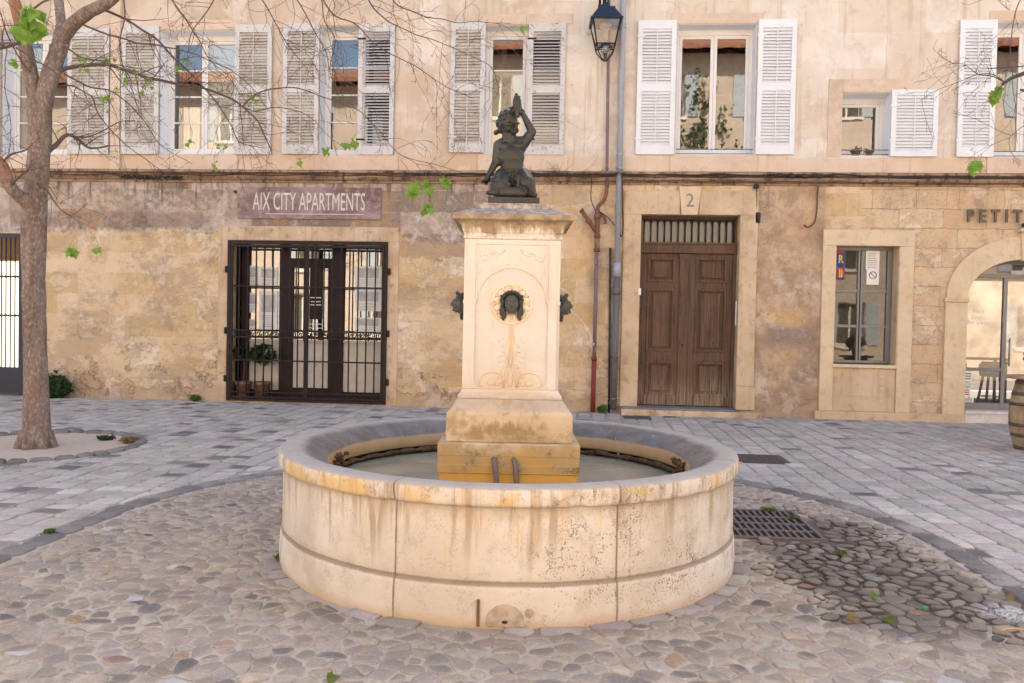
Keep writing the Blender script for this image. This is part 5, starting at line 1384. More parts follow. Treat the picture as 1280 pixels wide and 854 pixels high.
# raised arm
cap((.060, .0, .405), (.115, -.018, .478), .041, .033); ell((.117, -.018, .486), (.033, .030, .031)); cap((.117, -.018, .490), (.060, -.052, .588), .031, .020)
ell((.040, -.060, .612), (.026, .020, .026))
for k in range(4): cap((.028+.004*k, -.078+.008*k, .622+.008*k), (.006+.004*k, -.088+.006*k, .632+.009*k), .0078, .007); cap((.006+.004*k, -.088+.006*k, .632+.009*k), (-.006+.004*k, -.078+.006*k, .622+.009*k), .0066, .0055)
cap((.046, -.074, .600), (.026, -.092, .604), .0085, .0065)
# shell held to the face
cap((.014, -.068, .585), (.010, -.062, .650), .016, .030); cap((.010, -.062, .650), (.008, -.058, .692), .031, .030); cap((.008, -.058, .692), (.003, -.052, .736), .026, .012)
for k in range(5): m.tube([V(.010+(.028-.0035*abs(k-2))*math.cos(2*math.pi*i/14), -.06+(.028-.0035*abs(k-2))*math.sin(2*math.pi*i/14), .615+.026*k) for i in range(14)], .005, 6, close=True)
m.tube([V(*hp(-.035, -.02, .075)), V(-.045, -.03, .640), V(-.02, -.045, .652), V(.010, -.055, .640)], [.010, .011, .010, .010], 8)
# legs: kneeling, shaggy thighs
cap((-.072, .0, .165), (-.098, -.105, .085), .074, .060); cap((.050, .0, .165), (.088, -.115, .105), .076, .058)
cap((-.098, -.105, .075), (-.02, .09, .05), .050, .040); cap((.092, -.118, .100), (.128, -.10, .028), .054, .034); cap((.128, -.10, .028), (.146, -.145, .020), .030, .020)
cap((.055, -.115, .040), (-.115, -.125, .038), .042, .036); cap((-.115, -.125, .038), (-.182, -.118, .034), .030, .016)
for k in range(5): cap((-.172, -.135+.008*k, .036), (-.192+.001*k, -.138+.009*k, .031), .008, .0065)
for i in range(90):
    s_ = rnd.choice((-1, 1)); u = rnd.random(); a = rnd.uniform(-.5, math.pi+.5)
    cx, cy, cz = ((-.072-.026*u, -.105*u, .165-.08*u) if s_ < 0 else (.05+.038*u, -.115*u, .165-.06*u))
    rr = .066
    q = (cx+rr*math.cos(a), cy-rr*abs(math.sin(a))*.95, cz+rnd.uniform(-.05, .04))
    cap(q, (q[0]+rnd.uniform(-.008, .008), q[1]+.004, q[2]-.026), .010, .004)
ell((-.02, .06, .06), (.13, .09, .062))
cap((-.12, -.04, .02), (.12, -.04, .02), .025, .025)
bd = remesh(m, .0040, 3)
bd.build('figure', M_bronze, stt, local=True)
# ------------------------------------------------------------------ trees
def smooth_path(pts, n=6):
    pts = [Vector(p) for p in pts]; out = []
    for i in range(len(pts)-1):
        p0, p1, p2, p3 = pts[max(i-1, 0)], pts[i], pts[i+1], pts[min(i+2, len(pts)-1)]
        for k in range(n):
            t = k/n; out.append(.5*((2*p1)+(p2-p0)*t+(2*p0-5*p1+4*p2-p3)*t*t+(3*p1-p0-3*p2+p3)*t**3))
    out.append(pts[-1]); return out
def knobbly(path, rad, amp=.12, f=3.0):
    return [r*(1+amp*mnoise.noise(p*f)) for p, r in zip(path, rad)]
def twig(mb, p, d, L, r, depth, droop=.25, tips=None):
    n = max(4, int(L/.09)); st = L/n; pts = [p.copy()]; rr = [r]; q = p.copy(); d = d.normalized()
    curl = Vector((rnd.uniform(-1, 1), rnd.uniform(-1, 1), rnd.uniform(-1, 1)))*.22
    for i in range(n):
        d = (d + curl*.5 + Vector((rnd.gauss(0, .13), rnd.gauss(0, .13), rnd.gauss(0, .11)-droop*.22))).normalized()
        q = q+d*st
        if q.y > -.14: q.y = -.14-rnd.random()*.05; d.y = -abs(d.y)
        pts.append(q.copy()); rr.append(max(.0020, r*(1-.75*(i+1)/n)))
        if depth > 0 and i > 0 and rnd.random() < (.66 if depth > 1 else .45):
            s = d.cross(Vector((rnd.gauss(0, 1), rnd.gauss(0, 1), rnd.gauss(0, 1))))
            if s.length > 1e-3:
                twig(mb, q, d*.75+s.normalized()*rnd.uniform(.5, 1.1), L*rnd.uniform(.28, .55), max(.0016, rr[-1]*.6), depth-1, droop*.7, tips)
    if tips is not None: tips.append(pts[-1])
    mb.tube(pts, rr, 4 if r < .006 else 5, cap=False)
def branch(parent, pts, r0, r1, nt, L, n=6, depth=2, mat=None, t0=.15, droop=.3, amp=.12):
    path = smooth_path(pts, 6); k = len(path)
    for p in path[1:]:
        w = Vector((mnoise.noise(p*4), mnoise.noise(p*4+Vector((9,0,0))), mnoise.noise(p*4+Vector((0,9,0)))))*.02; p += w
    rad = knobbly(path, [r0+(r1-r0)*(i/(k-1))**.8 for i in range(k)], amp, 7)
    mb = MB(); mb.tube(path, rad, 8 if r0 > .02 else 6)
    nt = max(3, int(nt*.78))
    for i in range(nt):
        u = t0+(1-t0)*(i+rnd.random())/nt; j = min(int(u*(k-1)), k-2); p = path[j]; tg = (path[j+1]-path[j]).normalized()
        s = tg.cross(Vector((rnd.gauss(0, 1), rnd.gauss(0, 1), rnd.gauss(0, 1)))).normalized()
        twig(mb, p.copy(), tg*rnd.uniform(.3, .9)+s, L*rnd.uniform(.5, 1.3), max(.0032, min(.008, rad[j]*.5)), depth, droop)
    return mb.build('branch', mat or M_twig, parent, fix=False)
LEAF = [(0,0),(.14,-.02),(.34,.10),(.50,.12),(.42,.26),(.56,.50),(.34,.50),(.26,.62),(.16,.72),(0,1.0)]
LEAF = LEAF + [(-x, y) for x, y in reversed(LEAF[1:-1])]
def leaf(mb, p, size, d=None):
    d = d or Vector((rnd.gauss(0, .5), rnd.gauss(0, .5), -1)); d.normalize()
    nrm = Vector((rnd.gauss(0, .7), -1+rnd.gauss(0, .5), rnd.gauss(0, .6)+.4)); nrm -= d*nrm.dot(d); nrm.normalize(); s = d.cross(nrm)
    pts = []
    fold = rnd.uniform(.1, .5); bend = rnd.uniform(.05, .5)
    c = mb.add([p+d*size*.45-nrm*size*.03])
    for x, y in LEAF: pts.append(p+s*x*size+d*y*size-nrm*(abs(x)*fold*size*-1+y*y*bend*size))
    b = mb.add(pts); n = len(pts)
    for i in range(n): mb.face((c, b+i, b+(i+1) % n))
def leaves(parent, spots, name='leaf_cluster', mat=None):
    for (x, y, Y, n, size, spread) in spots:
        mb = MB(); mb.smooth = False; c = T(x, y, Y)
        mb.tube(smooth_path([c+Vector((rnd.uniform(-.1, .1), .05, .16)), c+Vector((0, 0, .05)), c], 4), .0025, 5)
        for i in range(int(n*1.6)+1):
            q = c+Vector((rnd.gauss(0, spread), rnd.gauss(0, spread), rnd.gauss(0, spread*.8)))
            mb.tube([c, (c+q)/2+Vector((0, 0, .01)), q], .0014, 4, cap=False)
            leaf(mb, q, size*rnd.uniform(.4, 1.05))
        mb.build(name, mat or M_leaf, parent, fix=False)

# ---- the forked tree in its round pit
TY = -5.6
base = Vector((-6.37, TY, 0))
tr = thing('plane_tree', 'bare forked plane tree with peeling bark and few young leaves in round earth pit', 'tree', tuple(base))
def P(x, y, Y=TY): return T(x, y, Y)
tp = [P(46, 562), P(45, 480), P(43, 400), P(42, 330), P(43, 262), P(47, 215), P(50, 165), P(49, 128)]
tr_r = [.170, .132, .126, .126, .136, .126, .126, .134]
path = smooth_path(tp, 8); k = len(path)
rad = []
for i in range(k):
    u = i/(k-1)*(len(tr_r)-1); j = min(int(u), len(tr_r)-2); rad.append(tr_r[j]+(tr_r[j+1]-tr_r[j])*(u-j))
mb = MB(); mb.tube(path, knobbly(path, rad, .10, 4), 22)
fl = MB()
# root flare
for i in range(7):
    a = 2*math.pi*i/7+.3; mb.capsule(base+Vector((math.cos(a)*.10, math.sin(a)*.10, .16)), base+Vector((math.cos(a)*.19, math.sin(a)*.19, -.02)), .09, .06, 8)
# main limbs of the fork
l1 = smooth_path([P(48, 150), P(42, 112), P(34, 70, -5.7), P(26, 30, -5.8), P(16, -5, -5.9), P(0, -60, -6.1), P(-20, -130, -6.3)], 8)
l2 = smooth_path([P(50, 150), P(57, 116), P(66, 84, -5.55), P(76, 55, -5.5), P(80, 34, -5.45)], 8)
l3 = smooth_path([P(74, 55, -5.5), P(88, 34, -5.6), P(108, 17, -5.8), P(134, 3, -6.0), P(170, -28, -6.2), P(230, -70, -6.5), P(310, -105, -6.6), P(410, -125, -6.4), P(520, -120, -6.0)], 8)
l4 = smooth_path([P(77, 50, -5.5), P(76, 25, -5.4), P(73, -5, -5.3), P(70, -60, -5.2), P(90, -140, -5.0)], 8)
def limb(p, r0, r1, n=14): mb.tube(p, knobbly(p, [r0+(r1-r0)*i/(len(p)-1) for i in range(len(p))], .10, 5), n)
limb(l1, .090, .05); limb(l2, .104, .090); limb(l3, .084, .028); limb(l4, .064, .04)
# stub on the viewer's left
st = smooth_path([P(47, 262, TY), P(30, 250, -5.75), P(12, 232, -5.95), P(2, 205, -6.0), P(-18, 190, -6.1)], 6)
limb(st, .085, .045)
mb.build('trunk', M_bark, tr, fix=False)
B = lambda pts, Y0, Y1: [P(x, y, Y0+(Y1-Y0)*i/(len(pts)-1)) for i, (x, y) in enumerate(pts)]
for pts, Y0, Y1, r0, r1, nt, L in (
    ([(64,100),(82,86),(105,82),(135,81),(165,90),(191,99),(224,105),(256,110),(285,122),(307,135),(322,150),(330,170),(339,187)], -5.55, -5.0, .026, .007, 26, .55),
    ([(303,133),(316,120),(335,112),(362,110),(385,114),(410,124),(440,134),(462,150),(480,170),(502,194),(540,206),(575,215)], -5.15, -4.6, .010, .003, 20, .5),
    ([(300,130),(320,138),(350,134),(375,140),(395,152),(410,170),(430,185)], -5.15, -5.0, .007, .003, 10, .4),
    ([(113,12),(140,16),(194,48),(226,81),(252,105),(272,130),(288,155),(300,178),(330,185)], -5.8, -5.2, .018, .004, 24, .5),
    ([(95,28),(130,42),(165,52),(200,58),(240,66),(280,84),(310,104),(336,140)], -5.7, -6.3, .014, .003, 22, .5),
    ([(76,55),(100,70),(130,78),(170,86),(205,96)], -5.5, -6.2, .012, .004, 12, .45),
    ([(80,92),(110,108),(135,114),(155,126),(180,150),(200,180),(240,205)], -5.5, -5.1, .013, .003, 18, .45),
    ([(70,108),(92,108),(112,120),(122,140),(136,160),(150,175),(190,205),(215,220)], -5.5, -5.9, .012, .003, 16, .45),
    ([(60,190),(72,178),(86,170),(98,176),(112,186),(137,183)], -5.55, -5.3, .032, .010, 12, .4),
    ([(86,170),(105,172),(130,163),(150,152),(170,150)], -5.5, -5.2, .012, .003, 10, .35),
    ([(20,60),(45,75),(70,92),(95,120),(120,135)], -5.9, -6.4, .010, .003, 12, .4),
    ([(45,230),(60,240),(75,262),(90,268),(110,255)], -5.7, -6.0, .010, .003, 10, .4),
    ([(40,215),(55,225),(72,250)], -5.5, -5.2, .010, .003, 8, .45),
    ([(12,232),(20,222),(34,214),(40,200)], -5.95, -6.3, .018, .004, 10, .3),
    ([(2,205),(14,192),(34,186),(50,170)], -6.0, -6.4, .014, .003, 12, .35),
    ([(30,50),(12,56),(-4,62),(-20,60)], -5.8, -6.3, .022, .012, 8, .35),
    ([(26,40),(30,20),(50,6),(80,-10)], -5.8, -6.4, .016, .010, 8, .4),
    ([(38,90),(22,70),(8,40),(2,20),(-6,0)], -5.8, -6.2, .012, .004, 14, .4),
    ([(8,60),(6,110),(14,150),(10,195)], -6.0, -6.2, .006, .002, 12, .35),
    ([(0,55),(22,54),(42,50),(60,42)], -6.3, -6.6, .016, .008, 8, .3),
    ([(180,-36),(205,-10),(228,18),(245,45),(258,70),(285,95),(310,130)], -6.25, -5.6, .012, .003, 20, .5),
    ([(230,-70),(280,-30),(322,-5),(345,30),(362,60),(395,100)], -6.5, -5.8, .011, .003, 18, .5),
    ([(310,-105),(340,-50),(370,0),(392,38),(408,66),(412,100)], -6.6, -6.0, .010, .003, 16, .5),
    ([(340,-112),(380,-50),(410,10),(448,34),(480,62),(520,84),(556,108),(590,122)], -6.55, -5.6, .011, .003, 22, .55),
    ([(420,-125),(445,-60),(462,0),(480,25),(512,40),(552,54),(592,72),(618,88),(624,120)], -6.4, -5.0, .011, .003, 20, .55),
    ([(470,-122),(480,-50),(492,0),(520,16),(560,26),(600,28),(640,30)], -6.2, -4.8, .010, .003, 14, .5),
    ([(390,-122),(398,-40),(404,20),(418,50),(412,90),(430,120)], -6.45, -6.2, .009, .003, 16, .45),
    ([(150,-15),(155,20),(148,60),(160,100),(172,130)], -6.1, -5.7, .010, .003, 18, .45),
    ([(260,-85),(270,-30),(262,10),(240,40),(232,90),(240,130)], -6.5, -6.0, .009, .003, 18, .45),
):
    branch(tr, B(pts, Y0, Y1), r0, r1, nt, L)
leaves(tr, [(40,16,-6.9,9,.17,.06), (38,38,-6.9,5,.16,.05), (136,72,-5.6,3,.11,.04), (158,96,-5.6,6,.075,.08), (184,108,-5.6,5,.07,.07), (230,82,-5.5,4,.09,.05), (104,76,-5.8,4,.07,.06), (20,80,-6.0,3,.08,.05),
    (136,124,-5.6,4,.08,.05), (238,176,-5.2,2,.07,.03), (276,183,-5.2,3,.06,.04), (314,122,-5.2,2,.06,.03), (440,178,-4.9,4,.12,.05), (408,188,-4.9,3,.09,.03), (455,148,-5,1,.06,.02), (88,312,-6.3,4,.11,.04), (122,311,-6.3,1,.09,.01), (268,205,-5.2,2,.08,.03), (372,200,-5.0,1,.08,.02)])
leaves(tr, [(515,238,-5.0,3,.12,.03), (531,228,-5.0,3,.14,.03), (535,258,-5.0,3,.13,.03), (554,226,-5.0,2,.14,.02), (658,36,-4.8,3,.10,.03)])
hang = MB()
for (a, b) in (((500,200),(514,232)), ((505,196),(530,222)), ((532,232),(536,252)), ((520,205),(553,220))): hang.tube(smooth_path([P(a[0], a[1], -4.75), P((a[0]+b[0])/2+3, (a[1]+b[1])/2-4, -4.9), P(b[0], b[1], -5.0)], 4), .003, 5)
hang.build('branch', M_twig, tr, fix=False)

# ---- the second tree: its trunk stands just outside the picture on the café side
b2 = Vector((8.6, -4.6, 0))
t2 = thing('street_tree', 'dark bare branch with few green leaves reaching in before the last white shutter', 'tree', tuple(b2))
mb = MB(); p_ = smooth_path([b2, b2+Vector((.03, 0, 1.5)), b2+Vector((-.02, 0, 3)), b2+Vector((.0, 0, 4.2)), b2+Vector((.1, .1, 6)), b2+Vector((0, .3, 8))], 6)
mb.tube(p_, knobbly(p_, [.18-.09*i/(len(p_)-1) for i in range(len(p_))], .1, 4), 16)
mb.build('trunk', M_bark, t2, fix=False)
q0 = b2+Vector((0, 0, 4.3)); Y2 = -4.6
for pts, Y0, Y1, r0, r1, nt, L, first in (
    ([(1310,82),(1282,92),(1266,98),(1252,106)], -4.6, -4.3, .034, .020, 5, .4, True),
    ([(1256,104),(1240,95),(1222,93),(1205,80),(1190,78),(1172,66)], -4.3, -4.0, .008, .002, 14, .45, False),
    ([(1256,104),(1238,92),(1215,96),(1196,104),(1170,114),(1150,126)], -4.3, -4.1, .007, .002, 14, .45, False),
    ([(1310,78),(1280,82),(1255,84),(1238,86)], -4.6, -4.4, .012, .005, 8, .35, False),
    ([(1305,-30),(1276,0),(1266,30),(1262,60),(1266,95),(1268,130),(1272,180)], -4.6, -4.3, .011, .003, 18, .45, False),
    ([(1320,140),(1280,156),(1262,172),(1240,182),(1222,196)], -4.6, -4.3, .009, .002, 12, .4, False),
    ([(1310,108),(1284,112),(1276,112)], -4.6, -4.5, .024, .012, 4, .3, False),
    ([(1262,12),(1240,-6),(1220,-14)], -4.4, -4.2, .004, .002, 3, .3, False),
):
    bp = B(pts, Y0, Y1)
    if r0 > .008 and pts[0][0] > 1300: a_ = q0+Vector((0, 0, (bp[0].z-q0.z)*.7-.25)); bp = [a_, a_+(bp[0]-a_)*.35+Vector((0, .08, .16)), a_+(bp[0]-a_)*.7+Vector((0, -.06, .12))] + bp
    branch(t2, bp, r0, r1, nt, L)
leaves(t2, [(1247,118,-4.3,3,.13,.04), (1251,108,-4.3,2,.11,.03), (1218,204,-4.3,2,.14,.03), (1222,214,-4.3,1,.11,.02)])

# ---- weeds at the foot of the walls
def weed(name, label, cat, x, y, w, h, n, mat, size, group=None):
    t = thing(name, label, cat, (x, y, 0), 0, group)
    sb = MB(); lb = MB()
    for i in range(n):
        a = rnd.uniform(0, 2*math.pi); u = math.sqrt(rnd.random()); hh = h*rnd.uniform(.35, 1.0)*(1-.45*u)
        tip = Vector((x+w*u*math.cos(a), min(-.03, y+w*.5*u*math.sin(a)), hh))
        b = Vector((x+w*.4*u*math.cos(a), min(-.04, y+w*.3*u*math.sin(a)), -.01)); mid = (b+tip)/2+Vector((rnd.gauss(0, .02), 0, .03))
        pth = smooth_path([b, mid, tip], 4); sb.tube(pth, .0022, 4, cap=False)
        for p in pth[1:]:
            for k in range(2): leaf(lb, p+Vector((rnd.gauss(0, .012), rnd.gauss(0, .012), 0)), size*rnd.uniform(.6, 1.2), Vector((rnd.gauss(0, 1), rnd.gauss(0, 1)-.4, rnd.uniform(-.2, .8))))
    sb.build('stems', M_vine, t, fix=False); lb.build('leaves', mat, t, fix=False)
    return t
bx_, by_ = WX(72, 495), -.22
weed('weed_bush', 'dark leafy weed bush growing at the wall foot behind the tree trunk', 'weed', bx_+.05, by_, .36, .56, 150, M_leafd, .075)
weed('wall_weed', 'small green weed at the wall foot beside the barred entrance', 'weed', WX(247, 497), -.10, .09, .15, 26, M_leafo, .04)
weed('pit_weed', 'low dry green tuft on the earth behind the tree trunk', 'weed', -5.93, -4.9, .13, .06, 18, M_leafd, .03)
weed('pit_tuft', 'tuft of dry grass at the kerb edge of the tree pit', 'weed', -5.52, -5.05, .16, .10, 30, M_leafdry, .025)
weed('pipe_weed', 'yellow green weed sprouting between the feet of the two downpipes', 'weed', WX(752, 515), -.16, .08, .20, 20, M_leafo, .045)
weed('basin_weed', 'tiny green sprout where the fountain foot meets the cobbles', 'weed', *G(352, 702), .03, .05, 8, M_leafo, .02)
weed('grate_moss', 'bright green moss tuft growing through the far bars of the grate', 'weed', *G(962, 640), .05, .02, 16, M_leafo, .016)
weed('grate_sprout', 'small yellow green sprout on the near side of the grate', 'weed', *G(990, 650), .03, .02, 9, M_leafo, .014)
weed('cobble_moss', 'green moss cushion between damp cobbles beyond the grate', 'weed', *G(1052, 695), .045, .018, 16, M_leafo, .014)
weed('ring_sprout', 'little yellow sprout between dark setts of the curved stone ring', 'weed', *G(62, 668), .03, .03, 8, M_leafo, .02)
def litter(name, label, cat, px, py, mat, size, n=1):
    x, y = G(px, py, .015); mb = MB()
    for i in range(n): leaf(mb, Vector((x+rnd.gauss(0, .015), y+rnd.gauss(0, .015), .022)), size, Vector((rnd.gauss(0, 1), rnd.gauss(0, 1), rnd.uniform(-.05, .1))))
    tag(mb.build(name, mat, origin=(x, y, .012), fix=False), label, cat)
litter('fallen_leaf', 'orange dry leaf lying on damp cobbles', 'leaf', 1060, 770, M_leafdry, .07)
litter('fallen_leaf', 'yellow green leaf lying on the cobbles nearest the picture edge', 'leaf', 1108, 775, M_leafo, .06, 2)
litter('fallen_leaf', 'green leaf on the pale cobbles at the front', 'leaf', 408, 849, M_leafo, .06)
litter('fallen_leaf', 'pale dry leaf on the dark puddle stain', 'leaf', 1266, 750, M_leafdry, .05)
litter('fallen_leaf', 'small green leaf in the middle of the damp cobbles', 'leaf', 1092, 748, M_leafo, .06)
x, y = G(1156, 760, .015); mb = MB(); mb.lathe([(.018, .0), (.019, .010), (.016, .013), (0, .014)], 14, (x, y, .010))
tag(mb.build('plastic_cap', M_plastic), 'bright green plastic bottle cap lying on the damp cobbles', 'bottle cap')
mb = MB(); x0, y0 = G(1250, 788, .02); x1, y1 = G(1296, 792, .02); mb.tube(smooth_path([(x0, y0, .02), ((x0+x1)/2, (y0+y1)/2+.02, .03), (x1, y1, .022)], 4), .006, 6)
tag(mb.build('fallen_twig', simple('straw_twig', (.5,.36,.14), .8)), 'straw coloured twig lying beside the white lime spill', 'twig')
# ------------------------------------------------------------------ things fixed to or standing by the house
# painted sign over the barred entrance
sx0, sz1 = W(298, 234); sx1, sz0 = W(476.5, 275); zc = (sz0+sz1)/2
sg = thing('painted_sign', 'mauve painted sign board with cream capitals above the barred entrance', 'sign', ((sx0+sx1)/2, -.02, sz0))
mb = MB(); mb.box(sx0, sx1, -.032, -.004, sz0, sz1); mb.build('board', M_sign, sg, bevel=.003, seg=1)
lx0, lx1 = WX(317), WX(457)
M_let = mat_paint('cream_lettering', (.66,.59,.53), .35)
lm = text_mb('AIX CITY APARTMENTS', .36, .008, Matrix.Translation((0, 0, 0)), sx=1, spacing=1.0, bold=.0)
xs_ = [v[0] for v in lm.v]; k = (lx1-lx0)/(max(xs_)-min(xs_)); zt_ = WZ(385, 241, -.036); zb_ = WZ(385, 263, -.036); zs_ = [v[2] for v in lm.v]; kz = (zt_-zb_)/(max(zs_)-min(zs_))
lm.v = [(lx0+(v[0]-min(xs_))*k, -.036+v[1], zb_+(v[2]-min(zs_))*kz) for v in lm.v]; lm.build('lettering', M_let, sg)
mb = MB(); mb.box(lx0+.25, lx1-.02, -.036, -.032, WZ(385, 268)-.006, WZ(385, 268)+.006); mb.build('underline', M_let, sg)
mb = MB(); mb.tube([(sx0-.05, -.02, sz1-.09), (sx0-.05, -.03, sz1-.09)], .03, 12)
tag(mb.build('wall_stud', M_cable), 'round dark fixing stud on the grimy wall beside the mauve sign', 'stud')
# PETIT in iron letters
lm = text_mb('PETIT', .3, .03, Matrix.Identity(4), spacing=1.75, bold=.009)
xs_ = [v[0] for v in lm.v]; zs_ = [v[2] for v in lm.v]; a, zt_ = W(1210, 262, -.06); b, zb_ = W(1278, 277.5, -.06)
zt_ = WZ(1244, 262, -.06); zb_ = WZ(1244, 278, -.06)
lm.v = [(a+(v[0]-min(xs_))*(b-a)/(max(xs_)-min(xs_)), v[1]-.05, zb_+(v[2]-min(zs_))*(zt_-zb_)/(max(zs_)-min(zs_))) for v in lm.v]
tag(lm.build('sign_letters', mat_metal('brown_letter_metal', (.13,.095,.075), (.2,.12,.08), .4, .5)), 'row of brown metal capital letters mounted on the stone above the café arch', 'sign')
mb = MB(); mb.box(AXC-.09, AXC+.09, -.16, -.05, zk+.56, zk+.62); mb.tube([(AXC, -.10, zk+.53), (AXC, -.10, zk+.57)], .02, 8)
tag(mb.build('spot_lamp', M_blue, bevel=.01), 'small dark spot lamp on top of the arch keystone', 'lamp')

# barred security gate in front of the entrance
gt = thing('security_gate', 'brown wrought iron bar gate with scroll band closing the apartment entrance', 'gate', ((GX0+GX1)/2, -.02, .03))
yg = -.035
mb = MB(); mb.box(GX0-.01, GX1+.01, yg-.02, yg+.02, GZ1-.075, GZ1-.005); mb.box(GX0-.01, GX0+.05, yg-.02, yg+.02, .05, GZ1-.075); mb.box(GX1-.05, GX1+.01, yg-.02, yg+.02, .05, GZ1-.075)
mb.box(GX0-.01, GX1+.01, yg-.02, yg+.02, .035, .075)
for z in (.45, 1.35, 2.5):
    for x in (GX0-.04, GX1+.04): mb.tube([(x, yg+.0, z-.06), (x, yg, z+.06)], .028, 8)
mb.build('frame', M_brown, gt, bevel=.003, seg=1)
xmid = WX(383, 400, yg)
hz = [WZ(385, q, yg) for q in (359, 414.5, 423, 452)]
for (a, b) in ((GX0+.055, xmid-.002), (xmid+.002, GX1-.055)):
    mb = MB(); n = 9
    for x in (a+.016, b-.022): mb.box(x-.016, x+.022, yg-.018, yg+.018, .09, GZ1-.085)
    mb.box(a+.04, b-.045, yg-.016, yg+.016, GZ1-.125, GZ1-.085); mb.box(a+.04, b-.045, yg-.016, yg+.016, .09, .125); mb.box(a+.04, b-.045, yg-.013, yg+.013, .19, .215)
    for z in hz: mb.box(a+.04, b-.045, yg-.014, yg+.014, z-.014, z+.014)
    for i in range(1, n):
        x = a+(b-a)*i/n; mb.tube([(x, yg+.001, .1), (x, yg+.001, GZ1-.1)], .0145, 6)
    lf = mb.build('gate_leaf', M_brown, gt, bevel=.002, seg=1)
    zc_ = (hz[1]+hz[2])/2; hh = (hz[1]-hz[2])/2-.018
    for i in range(n):
        x = a+(b-a)*(i+.5)/n; w_ = (b-a)/n*.40; mb = MB()
        for s_ in (-1, 1):
            p2 = []
            for q in range(13):
                t = q/12; an = t*math.pi*1.75; r_ = hh*(1-.62*t)
                p2.append((x+s_*(w_*.5-r_*math.sin(an)*.8), yg-.012, zc_+s_*(r_*math.cos(an))*.95))
            mb.tube(p2, .0065, 5)
        mb.build('scroll', M_brown, lf)
mb = MB(); mb.box(xmid-.045, xmid+.05, yg-.035, yg-.02, 1.18, 1.38); mb.tube([(xmid+.02, yg-.06, 1.28), (xmid+.13, yg-.06, 1.28)], .012, 8); mb.tube([(xmid+.02, yg-.06, 1.28), (xmid+.02, yg-.03, 1.28)], .01, 6)
mb.build('lock', M_brown, gt, bevel=.003, seg=1)

# notices inside the entrance glass
def notice(pa, pb, ta, tb, label, lines=5, head=True, Y=None):
    Y = ys+.03 if Y is None else Y
    x0, x1 = WX(pa, (ta+tb)/2, Y), WX(pb, (ta+tb)/2, Y); z1, z0 = WZ((pa+pb)/2, ta, Y), WZ((pa+pb)/2, tb, Y)
    t = thing('notice', label, 'notice', ((x0+x1)/2, Y, z0), 0, 'paper notices behind the gate')
    mb = MB(); mb.box(x0, x1, Y-.003, Y, z0, z1); mb.build('sheet', M_paper, t)
    mb = MB(); w_ = x1-x0; h_ = z1-z0
    if head: mb.box(x0+w_*.12, x1-w_*.12, Y-.006, Y-.004, z0+h_*.45, z1-h_*.10)
    for i in range(lines): zz = z0+h_*(.36-.28*i/max(1, lines-1)); mb.box(x0+w_*.12, x1-w_*rnd.uniform(.12, .35), Y-.006, Y-.004, zz-h_*.012, zz+h_*.012)
    mb.build('print', simple('faint_print', (.52,.49,.46), .8) if 'faint_print' not in bpy.data.materials else bpy.data.materials['faint_print'], t)
notice(444, 477, 333, 359, 'topmost white notice of the column right of the glass door')
notice(444, 477, 362, 389, 'middle white notice of the column right of the glass door')
notice(444, 477, 397, 416, 'lowest white notice of the column right of the glass door', 3)
notice(311, 322, 332, 358, 'topmost narrow notice on the glass above the potted shrubs')
notice(311, 320, 366, 391, 'framed dark edged notice, second down above the potted shrubs')
notice(311, 320, 399, 414, 'lowest narrow notice on the glass above the potted shrubs', 3)
notice(324, 347, 334, 358, 'wide cream notice, upper one behind the window left of the door')
notice(324, 347, 364, 412, 'tall cream notice, lower one behind the window left of the door', 6)
# potted shrubs behind the bars
def pot_plant(name, label, x, y, r, h, trunk, cr, n, z0=.03):
    t = thing(name, label, 'potted plant', (x, y, z0), 0)
    mb = MB(); mb.lathe([(r*.72, 0), (r*.95, h*.82), (r*1.08, h*.83), (r*1.08, h), (r*.92, h), (r*.88, h*.9), (0, h*.9)], 24, (x, y, z0), cap=True); mb.build('pot', M_terra, t)
    mb = MB(); mb.tube(smooth_path([(x, y, z0+h*.88), (x+.02, y, z0+h+trunk*.5), (x, y, z0+h+trunk)], 4), .014, 6)
    for i in range(7): mb.tube([(x, y, z0+h+trunk*.9), (x+rnd.uniform(-cr, cr)*.7, y+rnd.uniform(-cr, cr)*.4, z0+h+trunk+rnd.uniform(0, cr))], .006, 5)
    mb.build('stem', M_vine, t)
    mb = MB()
    for i in range(n):
        d = Vector((rnd.gauss(0, 1), rnd.gauss(0, .7), rnd.gauss(0, .8))).normalized()*cr*rnd.random()**.4
        if d.y > .14: d.y = .1
        leaf(mb, Vector((x+d.x, y+d.y*.6, z0+h+trunk+cr*.35+d.z*.8)), .075*rnd.uniform(.6, 1.2), Vector((d.x, d.y-.3, d.z-.02)))
    mb.build('foliage', M_leafd, t, fix=False)
pot_plant('potted_shrub', 'small potted shrub nearest the hinge side inside the barred gate', WX(304, 480, .14), .14, .145, .36, .50, .17, 160)
pot_plant('potted_shrub', 'bushier potted shrub with wide crown beside the dark door post', WX(328, 480, .14), .14, .155, .36, .44, .24, 320)

